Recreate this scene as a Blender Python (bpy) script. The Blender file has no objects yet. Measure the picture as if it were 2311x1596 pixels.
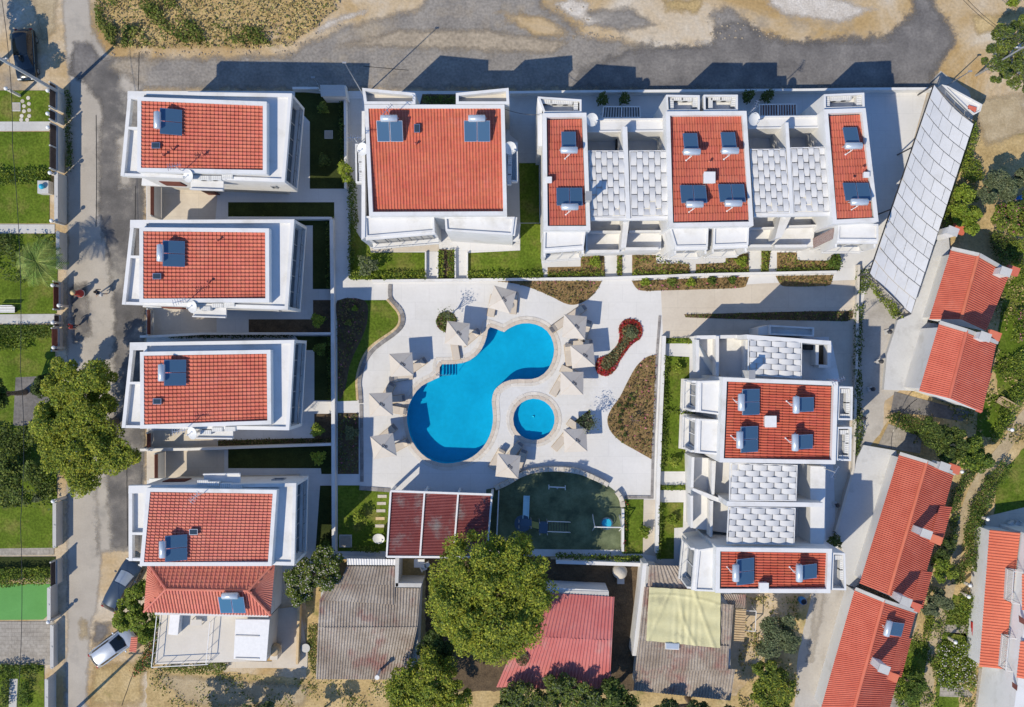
import bpy, bmesh, math, random
import numpy as np
from mathutils import Vector, Matrix
random.seed(7); RNG = np.random.default_rng(7)
R = math.radians
SC = bpy.context.scene
COL = SC.collection
# ---------------------------------------------------------------- camera, sky, sun, exposure
H = 79.0            # camera height above the deck, metres
M = 0.0385          # metres per plan unit on the ground
CX, CY = 1155.0, 798.0
cam = bpy.data.cameras.new('camera'); camo = bpy.data.objects.new('camera', cam); COL.objects.link(camo)
camo.location = (0, 0, H); camo.rotation_euler = (0, 0, 0)
cam.sensor_width = 36.0; cam.lens = 36.0 * H / (2310 * M); cam.clip_end = 3000; cam.clip_start = 1
SC.camera = camo
SUN_EL = R(46.5); SD = Vector((144, 135, 0)).normalized()      # shadows fall up and right
w = bpy.data.worlds.new('World'); SC.world = w; w.use_nodes = True
nt = w.node_tree; sky = nt.nodes.new('ShaderNodeTexSky'); sky.sky_type = 'NISHITA'; sky.sun_disc = False
sky.sun_elevation = SUN_EL; sky.sun_rotation = math.atan2(-SD.x, -SD.y)
sky.air_density = 1.0; sky.dust_density = 0.0; sky.ozone_density = 10.0
bg = nt.nodes['Background']; nt.links.new(sky.outputs[0], bg.inputs[0]); bg.inputs[1].default_value = 0.148
sl = bpy.data.lights.new('sun', 'SUN'); sl.energy = 3.6; sl.angle = R(0.5); sl.color = (1, .905, .735)
so = bpy.data.objects.new('sun', sl); COL.objects.link(so); so.location = (-60, -60, 90)
so.rotation_euler = Vector((SD.x * math.cos(SUN_EL), SD.y * math.cos(SUN_EL), -math.sin(SUN_EL))).to_track_quat('-Z', 'Y').to_euler()
vs = SC.view_settings; vs.view_transform = 'Standard'; vs.look = 'None'; vs.exposure = 0.16; vs.gamma = 1.0; vs.use_curve_mapping = False
SC.render.engine = 'CYCLES'; SC.cycles.max_bounces = 8; SC.cycles.diffuse_bounces = 2; SC.cycles.transparent_max_bounces = 12

# ---------------------------------------------------------------- plan coordinates
def G(p, z=0.0):
    s = M * (H - z) / H
    return Vector(((p[0] - CX) * s, (CY - p[1]) * s, z))
KX, KZ = .826772, .290095
TX = {1: 0, 2: 700 * KX, 3: 1400 * KX, 4: 1994 * KX}; TY = {1: 0, 2: 500 * KX, 3: 950 * KX, 4: 1370 * KX}
def t(k, x, y): return (TX[k % 10] + x * KZ, TY[k // 10] + y * KZ)
def tp(k, *p): return [t(k, *q) for q in p]
def P(pts, z=0.0): return [G(p, z).to_2d() for p in pts]
def area(p): return .5 * sum(p[i][0] * p[(i + 1) % len(p)][1] - p[(i + 1) % len(p)][0] * p[i][1] for i in range(len(p)))
def ccw(p):
    p = [Vector(q[:2]) for q in p]
    return p if area(p) > 0 else p[::-1]
def inset(p, d):
    p = ccw(p); n = len(p); out = []
    ds = d if isinstance(d, (list, tuple)) else [d] * n
    for i in range(n):
        a, b, c = p[i - 1], p[i], p[(i + 1) % n]
        e1 = (b - a).normalized(); e2 = (c - b).normalized()
        n1 = Vector((-e1.y, e1.x)); n2 = Vector((-e2.y, e2.x))
        q1 = a + n1 * ds[i - 1]; q2 = b + n2 * ds[i]
        cr = e1.x * e2.y - e1.y * e2.x
        if abs(cr) < 1e-4: out.append(b + n1 * ds[i - 1]); continue
        s = ((q2 - q1).x * e2.y - (q2 - q1).y * e2.x) / cr
        out.append(q1 + e1 * s)
    return out
def smooth(pts, n=6, closed=True):
    out = []; L = len(pts)
    rng = range(L if closed else L - 1)
    for i in rng:
        if closed: a, b, c, d = (Vector(pts[(i + k) % L]) for k in (-1, 0, 1, 2))
        else: a, b, c, d = Vector(pts[max(i - 1, 0)]), Vector(pts[i]), Vector(pts[i + 1]), Vector(pts[min(i + 2, L - 1)])
        for j in range(n):
            u = j / n
            q = .5 * ((2 * b) + (c - a) * u + (2 * a - 5 * b + 4 * c - d) * u * u + (3 * b - a - 3 * c + d) * u ** 3)
            out.append((q.x, q.y))
    if not closed: out.append(tuple(pts[-1]))
    return out
def jag(pts, amp, step=6):
    """an uneven natural outline"""
    out = []; L = len(pts)
    for i in range(L):
        a, b = Vector(pts[i]), Vector(pts[(i + 1) % L]); k = max(1, int((b - a).length / step)); d = (b - a)
        nrm = Vector((-d.y, d.x)).normalized() if d.length else Vector((0, 0))
        for j in range(k):
            q = a + d * (j / k) + nrm * random.uniform(-amp, amp) * (1 if j else .4)
            out.append((q.x, q.y))
    return out
def inside(p, poly):
    c = False; n = len(poly); x, y = p[0], p[1]
    for i in range(n):
        a = poly[i]; b = poly[i - 1]
        if (a[1] > y) != (b[1] > y) and x < (b[0] - a[0]) * (y - a[1]) / (b[1] - a[1]) + a[0]: c = not c
    return c

# ---------------------------------------------------------------- objects
ORG = {}
def org(o):
    while o is not None and o.parent is not None: o = o.parent
    return ORG.get(o.name, Vector((0, 0, 0))) if o else Vector((0, 0, 0))
def tag(o, label=None, cat=None, group=None, kind=None):
    if label: o['label'] = label
    if cat: o['category'] = cat
    if group: o['group'] = group
    if kind: o['kind'] = kind
    return o
def thing(name, label, cat, loc=(0, 0, 0), group=None):
    o = bpy.data.objects.new(name, None); COL.objects.link(o); o.location = loc; o.empty_display_size = .3
    ORG[o.name] = Vector(loc); return tag(o, label, cat, group)
def link(name, me, parent=None):
    o = bpy.data.objects.new(name, me); COL.objects.link(o)
    if parent: o.parent = parent
    return o
class MB:
    def __init__(s): s.v = []; s.f = []; s.m = []; s.mi = 0
    def add(s, vs_, fs):
        o = len(s.v); s.v += [Vector(q) for q in vs_]; s.f += [[o + i for i in f] for f in fs]; s.m += [s.mi] * len(fs); return s
    def quad(s, *q): return s.add(q, [list(range(len(q)))])
    def prism(s, pts, z0, z1):
        p = ccw(pts); n = len(p)
        f = [list(range(n, 2 * n)), list(range(n))[::-1]] + [[i, (i + 1) % n, n + (i + 1) % n, n + i] for i in range(n)]
        return s.add([(q[0], q[1], z0) for q in p] + [(q[0], q[1], z1) for q in p], f)
    def ring(s, pts, d, z0, z1, outer=None):
        p = ccw(pts); q = inset(p, d); n = len(p); V = []
        for z in (z0, z1): V += [(a[0], a[1], z) for a in p] + [(a[0], a[1], z) for a in q]
        f = []
        for i in range(n):
            j = (i + 1) % n
            f += [[i, j, 2 * n + j, 2 * n + i], [n + j, n + i, 3 * n + i, 3 * n + j], [2 * n + i, 2 * n + j, 3 * n + j, 3 * n + i], [j, i, n + i, n + j]]
        return s.add(V, f)
    def box(s, c, d, rz=0.0, tilt=None):
        m = Matrix.Rotation(rz, 3, 'Z')
        if tilt is not None: m = m @ tilt
        V = [Vector(c) + m @ Vector((x * d[0] / 2, y * d[1] / 2, z * d[2] / 2)) for z in (-1, 1) for x, y in ((-1, -1), (1, -1), (1, 1), (-1, 1))]
        return s.add(V, [[3, 2, 1, 0], [4, 5, 6, 7], [0, 1, 5, 4], [1, 2, 6, 5], [2, 3, 7, 6], [3, 0, 4, 7]])
    def bar(s, a, b, w_, h_):
        a, b = Vector(a), Vector(b); d = (b - a).normalized()
        x = d.cross(Vector((0, 0, 1)));
        if x.length < 1e-3: x = Vector((1, 0, 0))
        x = x.normalized() * w_ / 2; y = x.cross(d).normalized() * h_ / 2
        V = [p + sx * x + sy * y for p in (a, b) for sx, sy in ((-1, -1), (1, -1), (1, 1), (-1, 1))]
        return s.add(V, [[3, 2, 1, 0], [4, 5, 6, 7], [0, 1, 5, 4], [1, 2, 6, 5], [2, 3, 7, 6], [3, 0, 4, 7]])
    def tube(s, pts, r, n=8):
        pts = [Vector(p) for p in pts]; k = len(pts)
        rs = r if isinstance(r, (list, tuple)) else [r] * k
        V = []
        for i, p in enumerate(pts):
            d = (pts[min(i + 1, k - 1)] - pts[max(i - 1, 0)]).normalized()
            x = d.cross(Vector((.31, .17, .93)));
            if x.length < .05: x = d.cross(Vector((1, 0, 0)))
            x.normalize(); y = d.cross(x)
            V += [p + (x * math.cos(6.28319 * j / n) + y * math.sin(6.28319 * j / n)) * rs[i] for j in range(n)]
        f = [[i * n + j, i * n + (j + 1) % n, (i + 1) * n + (j + 1) % n, (i + 1) * n + j] for i in range(k - 1) for j in range(n)]
        f += [list(range(n))[::-1], [(k - 1) * n + j for j in range(n)]]
        return s.add(V, f)
    def lathe(s, c, prof, n=16):
        V = [(c[0] + r * math.cos(6.28319 * j / n), c[1] + r * math.sin(6.28319 * j / n), c[2] + z) for r, z in prof for j in range(n)]; k = len(prof)
        f = [[i * n + j, i * n + (j + 1) % n, (i + 1) * n + (j + 1) % n, (i + 1) * n + j] for i in range(k - 1) for j in range(n)]
        f += [list(range(n))[::-1], [(k - 1) * n + j for j in range(n)]]
        return s.add(V, f)
    def ball(s, c, r, n=10, sz=1.0):
        return s.lathe(c, [(max(.001, r * math.sin(math.pi * i / 6)), -r * sz * math.cos(math.pi * i / 6)) for i in range(7)], n)
    def sheet(s, outer, holes, z):
        bm = bmesh.new(); E = []
        for lp in [outer] + holes:
            vv = [bm.verts.new((q[0], q[1], z)) for q in ccw(lp)]
            E += [bm.edges.new((vv[i], vv[(i + 1) % len(vv)])) for i in range(len(vv))]
        bmesh.ops.triangle_fill(bm, use_beauty=True, use_dissolve=False, edges=E, normal=(0, 0, 1))
        bm.verts.index_update(); V = [v.co.copy() for v in bm.verts]; F = [[v.index for v in f.verts] for f in bm.faces]; bm.free()
        return s.add(V, F)
    def build(s, name, mats, parent=None, smooth_=False, bevel=0.0):
        o0 = org(parent) if parent else None
        if o0 is None:
            a = np.array([tuple(v) for v in s.v]); o0 = Vector(((a[:, 0].min() + a[:, 0].max()) / 2, (a[:, 1].min() + a[:, 1].max()) / 2, a[:, 2].min()))
        me = bpy.data.meshes.new(name); me.from_pydata([tuple(v - o0) for v in s.v], [], s.f)
        ml = mats if isinstance(mats, (list, tuple)) else [mats]
        for m_ in ml: me.materials.append(MAT[m_] if isinstance(m_, str) else m_)
        if len(ml) > 1: me.polygons.foreach_set('material_index', s.m)
        if smooth_: me.polygons.foreach_set('use_smooth', [True] * len(me.polygons))
        me.update(); o = link(name, me, parent)
        if parent is None: o.location = o0; ORG[o.name] = o0
        if bevel:
            b = o.modifiers.new('edge', 'BEVEL'); b.width = bevel; b.segments = 2; b.limit_method = 'ANGLE'
        return o
def struct(name, mb, m): return tag(mb.build(name, m), kind='structure')
def sheet(name, pts, z, m, holes=(), z_at=0.0):
    return struct(name, MB().sheet(P(pts, z_at), [P(h, z_at) for h in holes], z), m)
def copy_tree(o, parent=None):
    c = o.copy(); COL.objects.link(c); c.parent = parent
    for ch in list(o.children): copy_tree(ch, c)
    return c
class Proto:
    """first use places the built thing itself, later uses place copies of it and of its parts"""
    def __init__(s, root): s.o = root; s.used = False
    def put(s, loc, rz=0.0, label=None, group=None, sc=None):
        o = s.o if not s.used else copy_tree(s.o); s.used = True
        o.location = loc; o.rotation_euler = (0, 0, rz)
        if sc: o.scale = (sc, sc, sc) if not isinstance(sc, tuple) else sc
        if label: o['label'] = label
        if group: o['group'] = group
        return o
UNIT = None
def unit_block():
    global UNIT
    if UNIT is None: UNIT = {}
    return UNIT
def piece(name, m, c, d, rz, parent):
    """one stone, slab or slat: a shared slightly uneven block, scaled"""
    u = unit_block(); k = (name, m)
    if k not in u:
        b = .06; V = []; F = []
        for z, e in ((-.5, 0), (.5 - b, 0), (.5, b)):
            V += [(-.5 + e, -.5 + e, z), (.5 - e, -.5 + e, z), (.5 - e, .5 - e, z), (-.5 + e, .5 - e, z)]
        for i in range(2): F += [[i * 4 + j, i * 4 + (j + 1) % 4, i * 4 + 4 + (j + 1) % 4, i * 4 + 4 + j] for j in range(4)]
        F += [[8, 9, 10, 11]]
        me = bpy.data.meshes.new(name); me.from_pydata(V, [], F); me.materials.append(MAT[m]); u[k] = me
    o = link(name, u[k], parent); o.location = Vector(c) - org(parent) if parent else c
    o.rotation_euler = (0, 0, rz); o.scale = d
    return o
def band(name, m, path, width, seg, z0, z1, parent, closed=True, gap=.012, vary=.0):
    """blocks laid along a world path"""
    p = [Vector(q[:2]) for q in path]
    if closed: p = p + [p[0]]
    L = [0]
    for i in range(len(p) - 1): L.append(L[-1] + (p[i + 1] - p[i]).length)
    n = max(1, round(L[-1] / seg))
    def at(d):
        for i in range(len(p) - 1):
            if d <= L[i + 1] + 1e-6:
                return p[i].lerp(p[i + 1], (d - L[i]) / max(1e-6, L[i + 1] - L[i]))
        return p[-1]
    for k in range(n):
        a, b = at(L[-1] * k / n), at(L[-1] * (k + 1) / n); d = b - a; c = (a + b) / 2
        zz = z1 + random.uniform(-vary, vary)
        piece(name, m, (c.x, c.y, (z0 + zz) / 2), (d.length - gap, width * random.uniform(1 - vary * 4, 1), zz - z0), math.atan2(d.y, d.x), parent)

# ---------------------------------------------------------------- materials
MAT = {}
def nodes(name):
    m = bpy.data.materials.new(name); m.use_nodes = True; MAT[name] = m
    return m, m.node_tree.nodes, m.node_tree.links, m.node_tree.nodes['Principled BSDF']
def ramp(N, stops):
    r = N.new('ShaderNodeValToRGB'); e = r.color_ramp.elements
    while len(e) < len(stops): e.new(.5)
    for k, (p, c) in enumerate(stops): e[k].position = p; e[k].color = (*c, 1)
    return r
def pm(name, stops, scale=1.0, rough=.8, detail=6.0, bump=0.0, bscale=20.0, fine=.12, fscale=25.0, var=0.0, spec=.3, dist=.0, metal=0.0, stain=None, sscale=.25, hue=0.0):
    """colour by noise over world position, a finer mottling, optional stains, optional change from piece to piece"""
    m, N, L, B = nodes(name)
    g = N.new('ShaderNodeNewGeometry')
    n1 = N.new('ShaderNodeTexNoise'); n1.inputs['Scale'].default_value = scale; n1.inputs['Detail'].default_value = detail; n1.inputs['Roughness'].default_value = .62; n1.inputs['Distortion'].default_value = dist
    L.new(g.outputs['Position'], n1.inputs['Vector'])
    if not isinstance(stops[0][0], (int, float)): stops = [(.35, stops[0]), (.65, stops[1])]
    r = ramp(N, stops); L.new(n1.outputs['Fac'], r.inputs[0]); col = r.outputs[0]
    if stain:
        ns = N.new('ShaderNodeTexNoise'); ns.inputs['Scale'].default_value = sscale; ns.inputs['Detail'].default_value = 8; ns.inputs['Roughness'].default_value = .65
        L.new(g.outputs['Position'], ns.inputs['Vector'])
        rs = ramp(N, [(stain[1], (0, 0, 0)), (stain[2], (1, 1, 1))]); L.new(ns.outputs['Fac'], rs.inputs[0])
        mx = N.new('ShaderNodeMix'); mx.data_type = 'RGBA'; L.new(rs.outputs[0], mx.inputs[0]); L.new(col, mx.inputs[6]); mx.inputs[7].default_value = (*stain[0], 1); col = mx.outputs[2]
    if fine:
        n2 = N.new('ShaderNodeTexNoise'); n2.inputs['Scale'].default_value = fscale; n2.inputs['Detail'].default_value = 4
        L.new(g.outputs['Position'], n2.inputs['Vector'])
        mr = N.new('ShaderNodeMapRange'); mr.inputs[1].default_value = .25; mr.inputs[2].default_value = .75; mr.inputs[3].default_value = 1 - fine; mr.inputs[4].default_value = 1 + fine
        L.new(n2.outputs['Fac'], mr.inputs[0])
        hs = N.new('ShaderNodeHueSaturation'); L.new(mr.outputs[0], hs.inputs['Value']); L.new(col, hs.inputs['Color']); col = hs.outputs[0]
    if var:
        oi = N.new('ShaderNodeObjectInfo'); ad = N.new('ShaderNodeMath'); ad.operation = 'ADD'; fr = N.new('ShaderNodeMath'); fr.operation = 'FRACT'
        L.new(oi.outputs['Random'], ad.inputs[0]); L.new(g.outputs['Random Per Island'], ad.inputs[1]); L.new(ad.outputs[0], fr.inputs[0])
        mr = N.new('ShaderNodeMapRange'); mr.inputs[3].default_value = 1 - var; mr.inputs[4].default_value = 1 + var; L.new(fr.outputs[0], mr.inputs[0])
        hs = N.new('ShaderNodeHueSaturation'); L.new(mr.outputs[0], hs.inputs['Value']); L.new(col, hs.inputs['Color'])
        if hue:
            m7 = N.new('ShaderNodeMath'); m7.operation = 'MULTIPLY'; m7.inputs[1].default_value = 7.31; f7 = N.new('ShaderNodeMath'); f7.operation = 'FRACT'
            L.new(fr.outputs[0], m7.inputs[0]); L.new(m7.outputs[0], f7.inputs[0])
            m8 = N.new('ShaderNodeMapRange'); m8.inputs[3].default_value = .5 - hue; m8.inputs[4].default_value = .5 + hue; L.new(f7.outputs[0], m8.inputs[0]); L.new(m8.outputs[0], hs.inputs['Hue'])
        col = hs.outputs[0]
    L.new(col, B.inputs['Base Color']); B.inputs['Roughness'].default_value = rough; B.inputs['Specular IOR Level'].default_value = spec; B.inputs['Metallic'].default_value = metal
    if bump:
        nb = N.new('ShaderNodeTexNoise'); nb.inputs['Scale'].default_value = bscale; nb.inputs['Detail'].default_value = 5; L.new(g.outputs['Position'], nb.inputs['Vector'])
        bp = N.new('ShaderNodeBump'); bp.inputs['Strength'].default_value = bump; bp.inputs['Distance'].default_value = .1; L.new(nb.outputs['Fac'], bp.inputs['Height']); L.new(bp.outputs[0], B.inputs['Normal'])
    return m
def plain(name, c, rough=.5, metal=0.0, spec=.4, coat=0.0, fine=.05):
    m = pm(name, [(.4, c), (.6, tuple(x * .94 for x in c))], 3, rough, 3, 0, 1, fine, 12, 0, spec, 0, metal)
    if coat: m.node_tree.nodes['Principled BSDF'].inputs['Coat Weight'].default_value = coat
    return m
def leafmat(name, c1, c2, var=.42, hue=.02, trans=.25):
    m = pm(name, [(.38, c1), (.62, c2)], .9, .6, 3, 0, 1, 0, 1, var, .25, hue=hue)
    N, L, B = m.node_tree.nodes, m.node_tree.links, m.node_tree.nodes['Principled BSDF']
    tr = N.new('ShaderNodeBsdfTranslucent'); mx = N.new('ShaderNodeMixShader'); mx.inputs[0].default_value = trans
    L.new(B.inputs['Base Color'].links[0].from_socket, tr.inputs[0]); L.new(B.outputs[0], mx.inputs[1]); L.new(tr.outputs[0], mx.inputs[2])
    L.new(mx.outputs[0], N['Material Output'].inputs[0]); return m
pm('plaster', [(.3, (.69, .685, .665)), (.7, (.76, .75, .73))], .5, .75, 6, .02, 30, .02, 6, stain=((.50, .475, .42), .52, .88), sscale=.6)
pm('plaster_cream', [(.3, (.60, .55, .47)), (.7, (.67, .62, .54))], .5, .8, 6, 0, 30, .03, 6)
pm('deck', [(.3, (.65, .64, .62)), (.7, (.71, .70, .685))], .35, .7, 6, 0, 1, .03, 4, stain=((.51, .48, .43), .56, .85), sscale=.2)
pm('beige_paving', [(.3, (.56, .49, .40)), (.7, (.65, .585, .49))], .4, .75, 6, 0, 1, .04, 5, stain=((.47, .41, .34), .55, .8), sscale=.3)
pm('concrete', [(.3, (.385, .345, .29)), (.7, (.485, .44, .375))], .35, .85, 8, .05, 30, .07, 9, stain=((.25, .235, .21), .55, .8), sscale=.4)
pm('pale_concrete', [(.3, (.50, .485, .455)), (.7, (.60, .59, .56))], .3, .85, 8, .03, 30, .05, 7, stain=((.40, .38, .345), .55, .8), sscale=.5)
pm('grey_terrace', [(.3, (.53, .53, .52)), (.7, (.61, .61, .60))], .3, .85, 8, .03, 30, .05, 7, stain=((.38, .37, .35), .55, .8), sscale=.5)
pm('alley_concrete', [(.3, (.42, .385, .335)), (.7, (.52, .485, .43))], .35, .85, 10, .05, 20, .08, 6, stain=((.33, .30, .26), .52, .75), sscale=.4)
pm('asphalt', [(.3, (.085, .08, .076)), (.5, (.15, .14, .13)), (.68, (.27, .245, .215))], .4, .9, 10, .1, 30, .16, 10, stain=((.36, .33, .28), .53, .68), sscale=.2)
pm('gravel', [(.25, (.18, .165, .15)), (.5, (.26, .238, .212)), (.75, (.35, .315, .27))], .45, .95, 12, .2, 9, .27, 4.6, stain=((.40, .32, .215), .54, .74), sscale=.13)
pm('gravel_tan', [(.3, (.30, .25, .19)), (.7, (.42, .35, .26))], .5, .95, 12, .35, 6, .3, 3.6)
pm('dark_gravel', [(.3, (.125, .117, .113)), (.7, (.23, .215, .20))], .5, .95, 12, .18, 9, .2, 5, stain=((.28, .26, .235), .55, .8), sscale=.3)
pm('sand', [(.25, (.36, .225, .085)), (.4, (.45, .31, .145)), (.52, (.52, .40, .25)), (.62, (.56, .47, .35)), (.72, (.62, .56, .47))], .11, .95, 12, .3, 6, .16, 4, stain=((.30, .255, .20), .56, .70), sscale=.19, dist=1.2)
pm('pale_rubble', [(.3, (.50, .44, .365)), (.7, (.66, .61, .54))], .9, .95, 9, .35, 9, .22, 6)
pm('dry_earth', [(.25, (.34, .235, .10)), (.5, (.48, .35, .165)), (.75, (.60, .46, .25))], .5, .95, 9, .3, 8, .25, 5, stain=((.12, .15, .03), .56, .72), sscale=.3)
pm('soil', [(.3, (.075, .053, .033)), (.7, (.155, .11, .065))], 1.2, .95, 8, .4, 9, .3, 7)
pm('mulch', [(.3, (.17, .11, .045)), (.7, (.31, .21, .095))], 1.5, .95, 8, .5, 9, .35, 6)
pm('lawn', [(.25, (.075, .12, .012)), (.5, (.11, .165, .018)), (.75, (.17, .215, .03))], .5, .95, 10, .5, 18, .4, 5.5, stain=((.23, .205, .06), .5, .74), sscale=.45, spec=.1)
pm('shaded_lawn', [(.3, (.032, .045, .014)), (.7, (.06, .075, .022))], .7, .95, 8, .5, 25, .28, 11, spec=.1)  # darker copy of the lawn; the shade on the garden strips is in its colour
pm('green_court', [(.3, (.11, .30, .075)), (.7, (.13, .34, .09))], .6, .9, 5, 0, 1, .05, 8)
pm('rubber', [(.35, (.075, .095, .052)), (.5, (.13, .16, .085)), (.7, (.20, .235, .13))], .7, .9, 8, 0, 1, .14, 10, stain=((.10, .12, .06), .55, .75), sscale=.5)
pm('old_paving', [(.3, (.30, .265, .22)), (.7, (.43, .39, .33))], .8, .9, 8, .2, 10, .18, 4)
pm('dirt_path', [(.3, (.36, .275, .16)), (.7, (.52, .425, .28))], .7, .95, 8, .3, 9, .16, 6)
pm('tile_red', [(.3, (.53, .135, .085)), (.7, (.62, .185, .12))], .5, .7, 8, 0, 1, .08, 7, .065, .3, hue=.004, stain=((.58, .215, .16), .56, .8), sscale=.4)
pm('tile_pink', [(.3, (.56, .17, .12)), (.7, (.65, .225, .16))], .5, .7, 8, 0, 1, .08, 7, .07, .3, hue=.004, stain=((.60, .27, .21), .56, .8), sscale=.4)
pm('tile_deep', [(.3, (.50, .105, .06)), (.7, (.58, .15, .09))], .5, .7, 8, 0, 1, .08, 7, .08, .3, hue=.004, stain=((.56, .20, .14), .58, .8), sscale=.4)
pm('tile_orange', [(.3, (.58, .14, .08)), (.7, (.67, .19, .11))], .5, .7, 8, 0, 1, .07, 7, .07, .3, hue=.004, stain=((.66, .27, .19), .6, .8), sscale=.4)
pm('under_red', [(.3, (.25, .05, .03)), (.7, (.32, .07, .045))], 1, .8, 3)
pm('rib_red', [(.3, (.52, .12, .075)), (.7, (.61, .17, .11))], .9, .65, 6, 0, 1, .07, 6, .06, .3, stain=((.60, .25, .19), .6, .85), sscale=.5)
pm('metal_maroon', [(.3, (.33, .085, .075)), (.7, (.41, .13, .115))], .8, .55, 6, 0, 1, .07, 8, 0, .4, stain=((.42, .35, .31), .54, .68), sscale=.5)
pm('metal_red', [(.3, (.52, .135, .125)), (.7, (.60, .21, .19))], .5, .5, 6, 0, 1, .06, 6, 0, .4, stain=((.52, .30, .27), .54, .76), sscale=.4)
pm('old_sheet', [(.25, (.22, .17, .13)), (.5, (.35, .295, .24)), (.75, (.49, .435, .37))], .5, .9, 10, .1, 20, .2, 8, .05, .2, stain=((.27, .115, .10), .52, .68), sscale=.33)
pm('tarp', [(.3, (.56, .52, .285)), (.7, (.64, .60, .35))], .7, .6, 5, 0, 1, .05, 6, stain=((.46, .43, .25), .58, .7), sscale=.8)
pm('canvas', [(.3, (.60, .545, .48)), (.7, (.65, .60, .53))], 1, .85, 4, 0, 1, .03, 9)
pm('cushion', [(.3, (.55, .48, .40)), (.7, (.62, .55, .46))], 1, .85, 4)
pm('grey_fabric', [(.3, (.20, .19, .19)), (.7, (.28, .265, .26))], 1, .85, 4)
pm('sail', [(.3, (.62, .61, .59)), (.7, (.68, .67, .65))], .6, .65, 4, 0, 1, .02, 5, .03)
pm('canopy_sheet', [(.3, (.68, .675, .655)), (.7, (.74, .735, .72))], .6, .65, 5, 0, 1, .03, 5, .03, stain=((.58, .57, .54), .56, .8), sscale=.5)
pm('stone', [(.3, (.50, .45, .37)), (.7, (.66, .61, .53))], 1.4, .85, 7, .2, 14, .1, 8, .12)
pm('coping', [(.3, (.60, .55, .48)), (.7, (.70, .66, .60))], 1.2, .8, 6, 0, 1, .06, 8, .06)
pm('coping_inner', [(.3, (.54, .46, .38)), (.7, (.62, .54, .45))], 1.2, .8, 6, 0, 1, .06, 8, .05)
pm('slate', [(.3, (.21, .20, .195)), (.7, (.33, .31, .295))], 1.8, .85, 6, .1, 15, .1, 9, .22)
pm('sandstone', [(.3, (.50, .36, .19)), (.7, (.63, .49, .31))], 1.6, .85, 6, .1, 15, .1, 9, .15)
pm('brown_wood', [(.3, (.13, .04, .028)), (.7, (.19, .065, .045))], 2, .7, 5, 0, 1, .1, 12, .12)
pm('pale_wood', [(.3, (.42, .31, .18)), (.7, (.54, .41, .25))], 2, .7, 5, 0, 1, .1, 12, .1)
pm('dark_fence', [(.3, (.045, .033, .03)), (.7, (.08, .06, .052))], 2, .7, 5)
pm('bark', [(.3, (.12, .085, .06)), (.7, (.25, .19, .14))], 3, .9, 7, .3, 12, .2, 9)
pm('pale_bark', [(.3, (.35, .27, .19)), (.7, (.50, .41, .32))], 3, .9, 7, .3, 12, .2, 9)
plain('white_metal', (.78, .77, .75), .4); plain('grey_metal', (.40, .40, .40), .45, .3); plain('dark_metal', (.05, .05, .055), .4, .2)
plain('steel', (.62, .64, .66), .25, .9); plain('tank', (.55, .61, .67), .3, .3); plain('black', (.012, .012, .014), .35); plain('rubber_black', (.02, .02, .02), .8)
plain('ac_white', (.70, .70, .68), .5); plain('blue_plastic', (.02, .16, .45), .4); plain('cyan_plastic', (.03, .42, .62), .35); plain('globe', (.86, .86, .84), .25)
plain('paint_black', (.012, .017, .02), .18, .2, .5, .8); plain('paint_silver', (.56, .60, .64), .25, .35, .5, .6); plain('paint_navy', (.05, .075, .11), .2, .3, .5, .8)
plain('red_plastic', (.5, .04, .04), .5); plain('logo_grey', (.085, .085, .10), .8); plain('play_blue', (.075, .12, .175), .45); plain('slide_blue', (.45, .72, .80), .35); plain('play_yellow', (.42, .36, .10), .5)
plain('lamp_lens', (.85, .85, .82), .15); plain('tail_red', (.35, .02, .02), .2); plain('skin', (.52, .32, .22), .55); plain('hair', (.30, .20, .10), .6); plain('hair_dark', (.03, .022, .018), .6)
plain('cloth_red', (.42, .05, .045), .85); plain('cloth_white', (.72, .72, .72), .85); plain('cloth_navy', (.02, .03, .055), .85); plain('cloth_grey', (.30, .33, .38), .85); plain('straw', (.62, .47, .25), .8)
def glass(name, c, rough=.06):
    m, N, L, B = nodes(name); B.inputs['Base Color'].default_value = (*c, 1); B.inputs['Roughness'].default_value = rough; B.inputs['Specular IOR Level'].default_value = .6
    n = N.new('ShaderNodeTexNoise'); n.inputs['Scale'].default_value = .6; bp = N.new('ShaderNodeBump'); bp.inputs['Strength'].default_value = .02; g = N.new('ShaderNodeNewGeometry')
    L.new(g.outputs['Position'], n.inputs['Vector']); L.new(n.outputs[0], bp.inputs['Height']); L.new(bp.outputs[0], B.inputs['Normal'])
glass('glass', (.035, .055, .075)); glass('collector', (.06, .125, .21), .16); glass('collector_pale', (.06, .16, .26), .15); glass('car_glass', (.012, .018, .025), .05)
def water(name, tint, rough):
    m, N, L, B = nodes(name); N.remove(B)
    tr = N.new('ShaderNodeBsdfTransparent'); tr.inputs[0].default_value = (*tint, 1); gl = N.new('ShaderNodeBsdfGlossy'); gl.inputs['Roughness'].default_value = rough
    fr = N.new('ShaderNodeFresnel'); fr.inputs[0].default_value = 1.33; mx = N.new('ShaderNodeMixShader')
    n = N.new('ShaderNodeTexNoise'); n.inputs['Scale'].default_value = 1.8; n.inputs['Detail'].default_value = 4; bp = N.new('ShaderNodeBump'); bp.inputs['Strength'].default_value = .35; g = N.new('ShaderNodeNewGeometry')
    L.new(g.outputs['Position'], n.inputs['Vector']); L.new(n.outputs[0], bp.inputs['Height']); L.new(bp.outputs[0], fr.inputs['Normal']); L.new(bp.outputs[0], gl.inputs['Normal'])
    L.new(fr.outputs[0], mx.inputs[0]); L.new(tr.outputs[0], mx.inputs[1]); L.new(gl.outputs[0], mx.inputs[2]); L.new(mx.outputs[0], N['Material Output'].inputs[0])
water('water', (.22, .84, .93), .06)
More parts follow.
